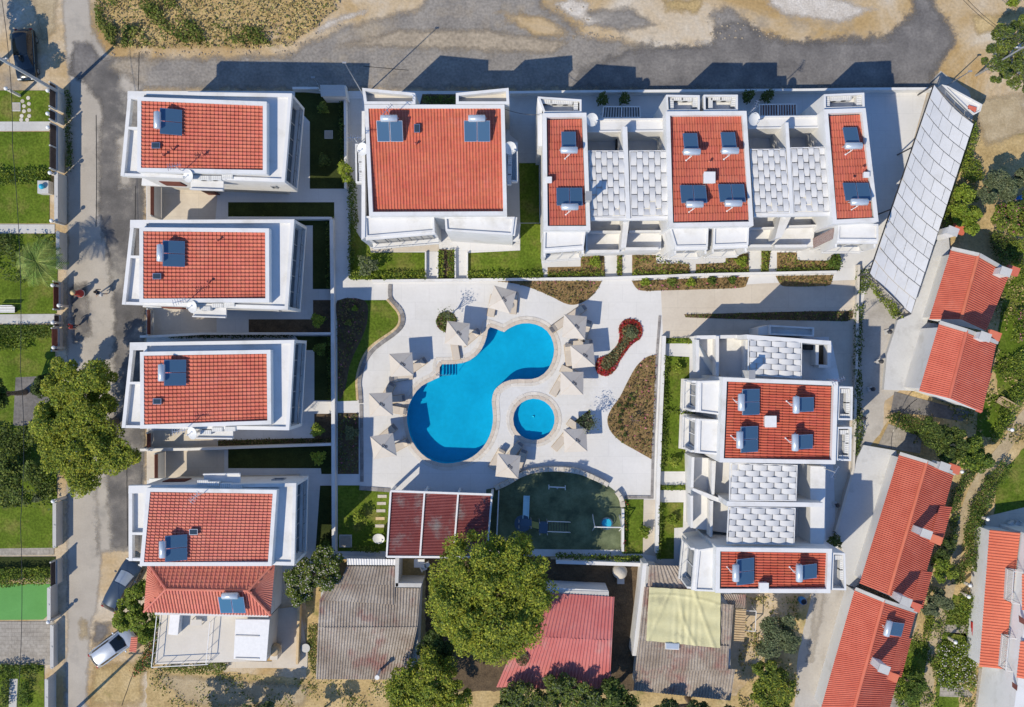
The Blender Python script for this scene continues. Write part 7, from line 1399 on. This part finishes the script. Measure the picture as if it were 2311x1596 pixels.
wire('left overhead cable to the pole at the upper right', [G(t(14, 1780, -30), 7.4), p2]); wire('right overhead cable to the pole at the upper right', [G(t(14, 1815, -30), 7.4), p2 + Vector((.3, 0, 0))]); wire('overhead cable leading down from the upper right pole', [p2, G(t(14, 2330, 1140), 7.2)]); wire('overhead cable between the double villa and left end house', [G(t(12, 1935, 852), 7.9), G(t(13, 205, 895), 7.6)]); wire('pale cable arching over the second old house patio', [G(t(34, 1450, 395), 2.6), G(t(34, 1300, 570), 2.8), G(t(34, 1250, 790), 2.6)], .03)
for p, h, lab in ((t(14, 1672, 672), 4.2, 'slim lamp post on the gatehouse by the canopy'), (t(12, 835, 752), 9.2, 'long thin mast at the corner of the double villa'), (t(12, 500, 690), 3.2, 'short thin mast above the white meter house')):
    g = G(p); r = thing('mast', lab, 'mast', (g.x, g.y, 0)); MB().tube([(g.x, g.y, 0), (g.x, g.y, h)], [.06, .035], 8).build('shaft', 'steel', r); MB().box((g.x, g.y, h), (.3, .12, .08)).build('head', 'grey_metal', r)
# ---------------------------------------------------------------- small buildings and fittings
def thing_prism(name, label, cat, pts, zt, z0, z1, m, group=None): o = MB().prism(P(pts, zt), z0, z1).build(name, m); return tag(o, label, cat, group)
o = thing_prism('meter_house', 'small white meter house beside the upper road', 'hut', tp(12, (497, 665), (675, 665), (690, 745), (505, 745)), 2.2, 0, 2.0, 'plaster'); MB().prism(P(tp(12, (492, 660), (680, 660), (695, 750), (500, 750)), 2.2), 2.0, 2.15).build('roof_slab', 'pale_concrete', o)
o = thing_prism('gatehouse', 'low white wedge-shaped gatehouse at the top of the canopy', 'hut', tp(14, (1640, 660), (1690, 672), (1955, 815), (1940, 868), (1890, 895), (1835, 850)), 2.0, 0, 1.9, 'plaster'); MB().prism(P(tp(14, (1850, 820), (1910, 838), (1905, 870), (1840, 850)), 2.0), 1.9, 2.05).build('planter', 'tile_orange', o)
MB().ring(P(tp(14, (1640, 660), (1690, 672), (1955, 815), (1940, 868), (1890, 895), (1835, 850)), 2.0), .12, 1.9, 2.05).build('parapet', 'plaster', o)
def frame_pergola(label, q, z, roof_m, nz):
    W = [G(p, z) for p in q]; c = (W[0] + W[2]) / 2; r = thing('yard_pergola', label, 'pergola', (c.x, c.y, 0), 'white framed pergolas in the rear yards')
    for a_, b_ in ((0, 1), (1, 2), (2, 3), (3, 0)): MB().bar(W[a_], W[b_], .08, .08).build('rail', 'white_metal', r)
    m0, m1 = W[0].lerp(W[1], .5), W[3].lerp(W[2], .5); MB().bar(m0, m1, .08, .08).build('rail', 'white_metal', r)
    for w_ in W: MB().bar((w_.x, w_.y, 0), w_, .08, .08).build('post', 'white_metal', r)
    for k in range(nz): u = (k + .5) / nz; MB().bar(W[0].lerp(W[1], u) - Vector((0, 0, .06)), W[3].lerp(W[2], u) - Vector((0, 0, .06)), .09, .03).build('slat', roof_m, r)
frame_pergola('white framed pergola with dark slats behind the left pergolas', tp(13, (705, 832), (985, 832), (990, 915), (695, 918)), 2.4, 'dark_metal', 14); frame_pergola('white framed pergola with red slats behind the right pergolas', tp(14, (225, 815), (510, 812), (512, 900), (225, 905)), 2.4, 'brown_wood', 14)
for k, p in enumerate(tp(32, (978, 1153), (972, 1208), (968, 1265), (962, 1325), (958, 1383))):
    g = G(p); o = MB().box((g.x, g.y, .06), (.78, .26, .05)).build('stepping_stone', 'stone' if k != 3 else 'sandstone', bevel=.01); tag(o, f'{ORDN[k]} stepping stone slab from the top on the bar lawn', 'stone', 'stepping stones on the bar lawn')
for k, p in enumerate(tp(11, (178, 790), (222, 765), (190, 828), (228, 810), (190, 868), (230, 860), (172, 905), (230, 905), (168, 935), (215, 935))):
    g = G(p); o = MB().lathe((g.x, g.y, .04), [(.17, 0), (.18, .03), (.15, .04)], 7).build('stepping_stone', 'stone'); tag(o, f'{ORDN[k]} pale stepping stone from the top in the upper left garden', 'stone', 'stepping stones in the upper left garden')
for k, (p, s, lab) in enumerate(((t(12, 562, 1050), .72, 'square concrete inspection cover in the first villa garden'), (t(32, 693, 1500), 1.1, 'square concrete slab in the corner of the bar lawn'), (t(11, 130, 835), .75, 'pale square slab in the upper left garden'))):
    g = G(p); o = MB().box((g.x, g.y, .07), (s, s, .08)).build('cover_slab', 'pale_concrete', bevel=.01); tag(o, lab, 'slab'); MB().box((g.x, g.y, .115), (s * .82, s * .82, .012)).build('lid', 'concrete', o)
g = G(t(11, 375, 1470)); o = MB().box((g.x, g.y, .45), (.95, 1.1, .9)).build('stone_plinth', 'pale_concrete', bevel=.02); tag(o, 'pale stone plinth beside the left road wall', 'plinth'); o = MB().ball((g.x, g.y, 1.12), .24, 16).build('ball', 'cyan_plastic', None, True); tag(o, 'bright blue ball on the pale stone plinth', 'ball')
def bench(label, p, rz, m='pale_wood', L_=1.6):
    g = G(p, .4); r = thing('bench', label, 'bench', (g.x, g.y, 0)); mt = Matrix.Rotation(rz, 3, 'Z')
    def lb(c, d): v = mt @ Vector(c); return MB().box((g.x + v.x, g.y + v.y, v.z), d, rz)
    for k in range(4): lb((0, -.2 + k * .13, .44), (L_, .1, .04)).build('seat_slat', m, r)
    for k in range(3): lb((0, .3 + k * .02, .58 + k * .14), (L_, .04, .1)).build('back_slat', m, r)
    for s_ in (-.42, .42): lb((s_ * L_, 0, .21), (.08, .45, .42)).build('leg', 'dark_metal', r)
bench('white bench at the left edge on the lit lawn', t(21, 45, 985), 0, 'white_metal'); bench('wooden slatted bench at the right by the dirt path', t(34, 2140, 440), R(-30), 'pale_wood', 1.7)
bench('red wooden bench beside the white house', t(44, 1888, 1005), H9, 'red_plastic', 1.8)
def table_set(label, p):
    g = G(p, .7); r = thing('garden_table', label, 'table', (g.x, g.y, 0)); MB().box((g.x, g.y, .72), (.9, .7, .05)).build('table_top', 'white_metal', r)
    for sx in (-.38, .38):
        for sy in (-.28, .28): MB().bar((g.x + sx, g.y + sy, 0), (g.x + sx, g.y + sy, .7), .05, .05).build('leg', 'white_metal', r)
def chair(label, p, rz=0.0):
    g = G(p, .5); r = thing('garden_chair', label, 'chair', (g.x, g.y, 0), 'white plastic garden chairs'); mt = Matrix.Rotation(rz, 3, 'Z'); v = mt @ Vector((0, .22, .65)); MB().box((g.x, g.y, .43), (.45, .45, .04), rz).build('seat', 'ac_white', r); MB().box((g.x + v.x, g.y + v.y, v.z), (.45, .04, .42), rz).build('backrest', 'ac_white', r)
    for sx in (-.19, .19):
        for sy in (-.19, .19): v = mt @ Vector((sx, sy, 0)); MB().bar((g.x + v.x, g.y + v.y, 0), (g.x + v.x, g.y + v.y, .42), .04, .04).build('leg', 'ac_white', r)
table_set('white table behind the bar', t(42, 1265, 478)); chair('upper white chair behind the bar', t(42, 1325, 490), .4); chair('lower white chair behind the bar', t(42, 1300, 515), 2.0); chair('left white chair on the white house patio', t(44, 2180, 170), .6); chair('right white chair on the white house patio', t(44, 2240, 172), -.6)
g = G(t(43, 825, 545)); r = thing('clay_oven', 'round clay oven with a stone step behind the red shed', 'oven', (g.x, g.y, 0)); MB().lathe((g.x, g.y + .15, 0), [(.62, 0), (.64, .5), (.55, .95), (.3, 1.25), (.08, 1.35)], 16).build('dome', 'stone', r, True); MB().box((g.x + .1, g.y - .7, .2), (.6, .5, .4)).build('step', 'pale_concrete', r)
g = G(t(41, 1362, 945), 3.9); o = MB().box((g.x, g.y, 3.65), (.75, 1.7, .9), R(-6)).build('chest_freezer', 'ac_white', bevel=.04); tag(o, 'white chest freezer on the terrace of the hipped house', 'freezer'); MB().box((g.x, g.y, 4.13), (.79, 1.74, .06), R(-6)).build('lid', 'white_metal', o)
g = G(t(13, 820, 1110), 3.9); r = thing('barbecue', 'black barbecue on the terrace of the left pergola wing', 'barbecue', (g.x, g.y, 3.2)); MB().box((g.x, g.y, 3.85), (.5, 1.0, .45)).build('hood', 'black', r, bevel=.05); MB().box((g.x, g.y - .1, 3.45), (.42, .8, .4)).build('cabinet', 'dark_metal', r); MB().box((g.x, g.y - .75, 3.75), (.4, .3, .04)).build('side_shelf', 'steel', r)
g = G(t(24, 610, 1275), 3.8); r = thing('barbecue', 'black barbecue on the terrace of the upper east wing', 'barbecue', (g.x, g.y, 3.2)); MB().box((g.x, g.y, 3.8), (.9, .5, .45)).build('hood', 'black', r, bevel=.05); MB().box((g.x, g.y, 3.4), (.8, .42, .4)).build('cabinet', 'dark_metal', r)
g = G(t(43, 2235, 755)); r = thing('barrel', 'blue plastic barrel behind the lowest east house', 'barrel', (g.x, g.y, 0)); MB().lathe((g.x, g.y, 0), [(.26, 0), (.3, .2), (.31, .5), (.3, .75), (.26, .92)], 14).build('drum', 'blue_plastic', r, True); MB().lathe((g.x, g.y, .92), [(.24, 0), (.22, .03)], 14).build('lid', 'black', r)
g = G(t(42, 390, 1125)); r = thing('washing_tub', 'blue round tub beside the hipped house', 'tub', (g.x, g.y, 0)); b = MB(); b.lathe((g.x, g.y, 0), [(.3, .02), (.34, .4), (.37, .42), (.34, .42), (.28, .06)], 16); b.build('tub', 'blue_plastic', r, True); MB().lathe((g.x, g.y, .42), [(.38, -.02), (.38, .02)], 16).build('rim', 'grey_metal', r)
g = G(t(24, 2262, 190)); r = thing('inflatable_pool', 'bright blue inflatable pool at the right edge', 'pool', (g.x, g.y, 0)); b = MB(); b.lathe((g.x, g.y, 0), [(.95, 0), (1.05, .2), (.95, .45), (.85, .4), (.82, .3)], 20); b.build('ring', 'blue_plastic', r, True); MB().lathe((g.x, g.y, .28), [(.84, 0), (.84, .01)], 20).build('water', 'cyan_plastic', r)
W4 = [G(p, 1.6) for p in tp(43, (1805, 846), (1890, 850), (1882, 1008), (1798, 1000))]; c_ = (W4[0] + W4[2]) / 2; r = thing('drying_rack', 'white drying rack frame beside the tarpaulin shed', 'rack', (c_.x, c_.y, 0))
for k in range(4): MB().bar(W4[k], W4[(k + 1) % 4], .06, .06).build('rail', 'white_metal', r); MB().bar((W4[k].x, W4[k].y, 0), W4[k], .06, .06).build('post', 'white_metal', r)
g = G(t(41, 1528, 938), 3.6); r = thing('terrace_table', 'pale low table on the terrace of the hipped house', 'table', (g.x, g.y, 3.2)); MB().box((g.x, g.y, 3.62), (.9, .5, .05)).build('table_top', 'plaster_cream', r)
for sx in (-.4, .4):
    for sy in (-.2, .2): MB().bar((g.x + sx, g.y + sy, 3.2), (g.x + sx, g.y + sy, 3.6), .05, .05).build('leg', 'grey_metal', r)
o = thing_prism('roof_crate', 'white box lying on the tarpaulin shed roof', 'box', tp(43, (1183, 1095), (1292, 1100), (1290, 1150), (1185, 1145)), 3.2, 3.03, 3.25, 'ac_white'); MB().prism(P(tp(43, (1190, 1100), (1286, 1104), (1284, 1144), (1190, 1140)), 3.25), 3.25, 3.28).build('lid', 'tank', o)
o = cover('needle_heap', 'heap of grey-brown pine litter on the red shed roof', [t(43, 70 + 48 * math.cos(k * .52), 1125 + 55 * math.sin(k * .52)) for k in range(12)], .12, ['leaf_brown', 'leaf_olive'], 420, .07, 'litter', [.6, .4], z=3.12)
o.location = o.location
# wooden brick-red gate hut beside the silver car
W4 = [G(p, 1.9) for p in tp(41, (1020, 1050), (1072, 1052), (1060, 1170), (1005, 1165))]; c_ = (W4[0] + W4[2]) / 2; r = thing('gate_pillar', 'small tiled gate shelter beside the silver car', 'gate shelter', (c_.x, c_.y, 0)); MB().prism(inset([v.to_2d() for v in W4], .12), 0, 1.75).build('pillar', 'sandstone', r)
corr(r, tp(41, (1020, 1050), (1072, 1052), (1060, 1170), (1005, 1165)), (1.9, 1.9, 1.8, 1.8), .16, 'tile_pink', 'tiles', 'h', .05)
# ---------------------------------------------------------------- vehicles: +x is forward
def car(label, p, rz, paint, L_=4.2, W_=1.72, Hh=1.48, kind='hatch', shade='car_glass'):
    g = G(p, .8); r = thing('parked_car' if kind != 'pickup' else 'parked_pickup', label, 'car' if kind != 'pickup' else 'pickup', (0, 0, 0), 'parked vehicles'); hw = W_ / 2
    # body sections along the length: x, half width, bottom, shoulder height, bonnet crown
    if kind == 'hatch': S = [(-.5, .80, .34, .72, .86), (-.47, .93, .24, .80, .95), (-.30, 1, .2, .86, .98), (0, 1, .2, .86, .98), (.22, 1, .2, .84, .97), (.34, .98, .2, .78, .90), (.44, .93, .24, .70, .80), (.49, .80, .32, .58, .66), (.5, .66, .38, .52, .58)]
    else: S = [(-.5, .90, .4, .80, .92), (-.48, .97, .32, .86, .95), (-.2, 1, .3, .88, .98), (.1, 1, .3, .88, .98), (.25, 1, .3, .86, .98), (.38, .97, .3, .82, .94), (.46, .92, .32, .74, .84), (.5, .74, .42, .6, .68)]
    b = MB(); V = []; n = 10
    for x, wf, z0, zs, zc in S:
        w_ = hw * wf; V += [Vector((x * L_, y * w_, z)) for y, z in ((-.86, z0), (-1, z0 + .14), (-1.0, zs - .08), (-.93, zs + .02), (-.45, zc), (.45, zc), (.93, zs + .02), (1.0, zs - .08), (1, z0 + .14), (.86, z0))]
    k = len(S); F = [[i * n + j, i * n + (j + 1) % n, (i + 1) * n + (j + 1) % n, (i + 1) * n + j] for i in range(k - 1) for j in range(n)] + [list(range(n))[::-1], [(k - 1) * n + j for j in range(n)]]
    b.add(V, [f[::-1] for f in F]); bd = b.build('body', paint, r, True, .02)
    # glasshouse
    if kind == 'hatch': X = (-.465, -.36, .06, .27)
    else: X = (-.06, -.02, .14, .28)
    zb, zt = .92, Hh; wb, wt = hw * .91, hw * .68; ys = [k_ / 6 - 1 for k_ in range(13)]
    def edge(x, w_, z, bow, drop): return [Vector((x * L_ + bow * (1 - y * y), y * w_, z - drop * y * y)) for y in ys]
    rb, rr_, rf, fb = edge(X[0], wb * .88, zb + .02, -.10, .06), edge(X[1], wt, zt, -.05, .07), edge(X[2], wt, zt, .07, .07), edge(X[3], wb * .9, zb - .01, .16, .05)
    def skin(name, A_, B_, m_, n=5, bulge=.03, grow=0.0, par=None, lo=0.0, hi=1.0):
        b = MB(); V = []; kk = len(A_)
        for i in range(n + 1):
            u = lo + (hi - lo) * i / n
            for p, q in zip(A_, B_): c_ = p.lerp(q, u); d_ = Vector((c_.x * .15, c_.y, 1.2)).normalized(); V.append(c_ + Vector((0, 0, 1)) * bulge * math.sin(math.pi * u) + d_ * grow)
        f = [[i * kk + k_, i * kk + k_ + 1, (i + 1) * kk + k_ + 1, (i + 1) * kk + k_] for i in range(n) for k_ in range(kk - 1)]; nn = (V[1] - V[0]).cross(V[kk] - V[0])
        b.add(V, f if nn.z > 0 or (abs(nn.z) < 1e-6 and nn.y * V[0].y > 0) else [x[::-1] for x in f]); return b.build(name, m_, r if par is None else par, True)
    skin('roof', rr_, rf, paint, 6, .05); fr = skin('cabin_frame', rb, rr_, paint, 4, .03); skin('cabin_frame', rf, fb, paint, 4, .03)
    skin('rear_window', rb[1:-1], rr_[1:-1], 'car_glass', 4, .03, .012, None, .12, .92); skin('windscreen', rf[1:-1], fb[1:-1], shade, 4, .03, .012, None, .06, .93)
    for k_ in (0, -1):
        top_ = [rb[k_].lerp(rr_[k_], .0)] + [rr_[k_].lerp(rf[k_], u / 4) for u in range(5)] + [fb[k_]]; sy = -1 if k_ == 0 else 1
        bot_ = [Vector((p.x, sy * wb * .97, zb - .04)) for p in top_]; skin('cabin_frame', bot_, top_, paint, 2, 0)
        for u0, u1 in ((1, 3), (3, 5)):
            A2 = [bot_[u0].lerp(bot_[u1], q / 4 * .9 + .05) for q in range(5)]; B2 = [top_[u0].lerp(top_[u1], q / 4 * .9 + .05) for q in range(5)]; o_ = skin('side_window', A2, B2, 'car_glass', 2, 0, 0, None, .15, .88)
            for v in o_.data.vertices: v.co.y += sy * .014
    if kind == 'pickup': MB().prism([Vector((x, y)) for x, y in ((-.47 * L_, -hw * .82), (-.1 * L_, -hw * .82), (-.1 * L_, hw * .82), (-.47 * L_, hw * .82))], .93, 1.0).build('cargo_bed', 'black', r); b = MB(); b.tube([(-.12 * L_, -hw * .8, .95), (-.12 * L_, -hw * .75, 1.55), (-.12 * L_, hw * .75, 1.55), (-.12 * L_, hw * .8, .95)], .05, 8); b.build('roll_bar', 'grey_metal', r)
    for sx in (-.31, .31):
        for sy in (-1, 1):
            b = MB(); b.lathe((0, 0, 0), [(.2, -.1), (.31, -.09), (.32, 0), (.31, .09), (.2, .1)], 16); b.v = [Vector((sx * L_ + v.x, sy * (hw - .1) + v.z, .32 + v.y)) for v in b.v]; wh = b.build('wheel', 'rubber_black', r, True); b = MB(); b.lathe((0, 0, 0), [(.2, .0), (.2, .105), (.04, .112)], 12); b.v = [Vector((sx * L_ + v.x, sy * (hw - .1 + v.z), .32 + v.y)) for v in b.v]; b.build('rim', 'steel', wh)
    for sy in (-1, 1):
        MB().box((.475 * L_, sy * hw * .66, .66), (.12, .34, .12)).build('headlight', 'lamp_lens', r, bevel=.02); MB().box((-.49 * L_, sy * hw * .7, .78), (.1, .26, .16)).build('tail_light', 'tail_red', r, bevel=.02); MB().box((.2 * L_, sy * (hw + .09), 1.0), (.12, .2, .12)).build('mirror', paint, r, bevel=.03)
    MB().box((.497 * L_, 0, .48), (.05, W_ * .5, .14)).build('grille', 'black', r)
    r.location = (g.x, g.y, .02); r.rotation_euler = (0, 0, rz); return r
car('black car parked at the upper left in tree shade', t(11, 190, 425), R(-87), 'paint_black', 4.4, 1.78, 1.55); car('silver-white car parked beside the small tiled gate shelter', t(41, 875, 1130), R(36), 'paint_silver', 4.2); car('dark blue-grey car with a pale windscreen shade under the bright green tree', t(41, 945, 650), R(62), 'paint_navy', 4.7, 1.76, 1.55, shade='tank')
# ---------------------------------------------------------------- people on the road
def person(label, p, face, mats, hat=None, stride=.28, h=1.7):
    """mats: top, legs, feet; one continuous skinned body, its clothes coloured by height"""
    g = G(p); s = h / 1.7; V = [(0, 0, .92), (0, 0, 1.12), (0, 0, 1.36), (0, 0, 1.47), (0, .01, 1.56), (0, .02, 1.66)]; E = [(0, 1), (1, 2), (2, 3), (3, 4), (4, 5)]; Rr = [.145, .12, .14, .06, .095, .075]
    def chain(root, pts, rs):
        k = root
        for q, rr in zip(pts, rs): V.append(q); Rr.append(rr); E.append((k, len(V) - 1)); k = len(V) - 1
        return k
    for sx, st_ in ((-1, stride), (1, -stride)):
        chain(0, [(sx * .09, 0, .86), (sx * .10, st_ * .55, .48), (sx * .10, st_ * (1.0 if st_ > 0 else 1.25), .08 + (0 if st_ > 0 else .05)), (sx * .11, st_ * (1.0 if st_ > 0 else 1.2) + .13, .04)], [.095, .062, .042, .04])
        w_ = chain(2, [(sx * .19, 0, 1.35), (sx * .24, -st_ * .35, 1.10), (sx * .25, -st_ * .8 + .06, .90), (sx * .25, -st_ * .85 + .08, .83)], [.062, .045, .032, .036])
        bx = V[w_]
        for i in range(4): chain(w_, [(bx[0] + (i - 1.5) * .020, bx[1] + .01, bx[2] - .05), (bx[0] + (i - 1.5) * .021, bx[1] + .025, bx[2] - .085 - (.01 if i in (1, 2) else 0))], [.0095, .008])
        chain(w_, [(bx[0] - sx * .035, bx[1] + .03, bx[2] - .02), (bx[0] - sx * .04, bx[1] + .045, bx[2] - .05)], [.0095, .008])
    me = bpy.data.meshes.new('body'); me.from_pydata([(x * s, y * s, z * s) for x, y, z in V], E, [])
    tmp = bpy.data.objects.new('body_tmp', me); COL.objects.link(tmp); sk = tmp.modifiers.new('skin', 'SKIN'); ly = me.skin_vertices[0].data if me.skin_vertices else None
    if ly is None:
        bpy.context.view_layer.objects.active = tmp; ly = me.skin_vertices[0].data
    for i, rr in enumerate(Rr): ly[i].radius = (rr * s, rr * s); ly[i].use_root = (i == 0)
    ss = tmp.modifiers.new('sub', 'SUBSURF'); ss.levels = 1; ss.render_levels = 1
    dg = bpy.context.evaluated_depsgraph_get(); m2 = bpy.data.meshes.new_from_object(tmp.evaluated_get(dg)); bpy.data.objects.remove(tmp)
    m2.name = 'person'; m2.materials.clear()
    for mm in ('skin',) + tuple(mats): m2.materials.append(MAT[mm])
    for f in m2.polygons:
        z = f.center.z / s; x = abs(f.center.x) / s; f.use_smooth = True
        f.material_index = 0 if z > 1.44 else (1 if (z > .90 and x < .235) else (0 if (x > .19 and z > .6) else (2 if z > .42 else 0)))
        if z < .09: f.material_index = 3
    o = link('person', m2); o.location = (g.x, g.y, .03); o.rotation_euler = (0, 0, face); tag(o, label, 'person'); ORG[o.name] = Vector((0, 0, 0))
    b = MB(); b.ball((0, .0, 1.635 * s), .115 * s, 12, 1.0); hr = b.build('hair', 'hair' if hat else 'hair_dark', o, True)
    for sx in (-1, 1): b = MB(); b.ball((sx * .035 * s, .105 * s, 1.60 * s), .014 * s, 6); b.build('eye', 'black', o)
    b = MB(); b.ball((0, .12 * s, 1.575 * s), .02 * s, 6); b.build('nose', 'skin', o)
    if hat: b = MB(); b.lathe((0, 0, 1.70 * s), [(.24, 0), (.13, .02), (.12, .1), (.03, .13)], 16); b.build('hat', hat, o, True)
    return o
pr_ = person('person in a long red dress and straw hat walking on the road', t(21, 640, 862), R(100), ('cloth_red', 'cloth_red', 'black'), 'straw', .22)
MB().lathe((0, 0, 0), [(.34, .22), (.345, .36), (.27, .7), (.19, .98), (.15, 1.06)], 16).build('skirt', 'cloth_red', pr_, True); MB().lathe((0, 0, 0), [(.352, .2), (.352, .34)], 16).build('hem', 'cloth_white', pr_, True)
person('person in dark clothes with a pale bag walking on the road', t(21, 808, 858), R(100), ('cloth_navy', 'cloth_grey', 'black'), None, -.28, 1.78)
person('person in brown walking in the tree shade on the road', t(21, 598, 1118), R(-80), ('cloth_red', 'cloth_navy', 'black'), None, .24, 1.68)
g = G(t(21, 800, 872)); r = MB(); r.box((g.x + .28, g.y, .95), (.18, .34, .38)); o = r.build('shoulder_bag', 'cloth_white', bevel=.04); tag(o, 'pale bag carried by the person in dark clothes', 'bag'); b = MB(); b.tube([(g.x + .28, g.y - .1, 1.12), (g.x + .2, g.y, 1.45), (g.x + .28, g.y + .1, 1.12)], .012, 5); b.build('strap', 'cloth_navy', o)
# ---------------------------------------------------------------- loose stones along the gravel road
V = []; F = []
b = MB()
for q, n in (([(655, 112), (700, 78), (740, 66), (790, 40), (740, 84), (690, 100)], 90), ([(1290, 70), (1420, 84), (1420, 92), (1290, 88)], 50), ([(250, 118), (660, 114), (660, 124), (250, 126)], 70), ([(1590, 30), (1720, 60), (1760, 90), (1600, 90)], 60), ([(1230, 0), (1340, 20), (1330, 60), (1240, 20)], 50)):
    xs = [a[0] for a in q]; ys = [a[1] for a in q]
    for _ in range(n):
        p = (random.uniform(min(xs), max(xs)), random.uniform(min(ys), max(ys)))
        if inside(p, q): g = G(p); rr = random.uniform(.03, .1); b.lathe((g.x, g.y, .015), [(rr, 0), (rr * .9, rr * .5), (rr * .3, rr * .8)], 5)
o = b.build('loose_stones', 'gravel_tan'); tag(o, 'loose pale stones along the edge of the gravel road', 'stones', kind='stuff')
# labels check
seen = {}
for o in bpy.data.objects:
    if o.parent is None and 'label' in o: seen.setdefault(o['label'].lower(), []).append(o.name)
for k, v in seen.items():
    if len(v) > 1: print('DUP LABEL', k, v)
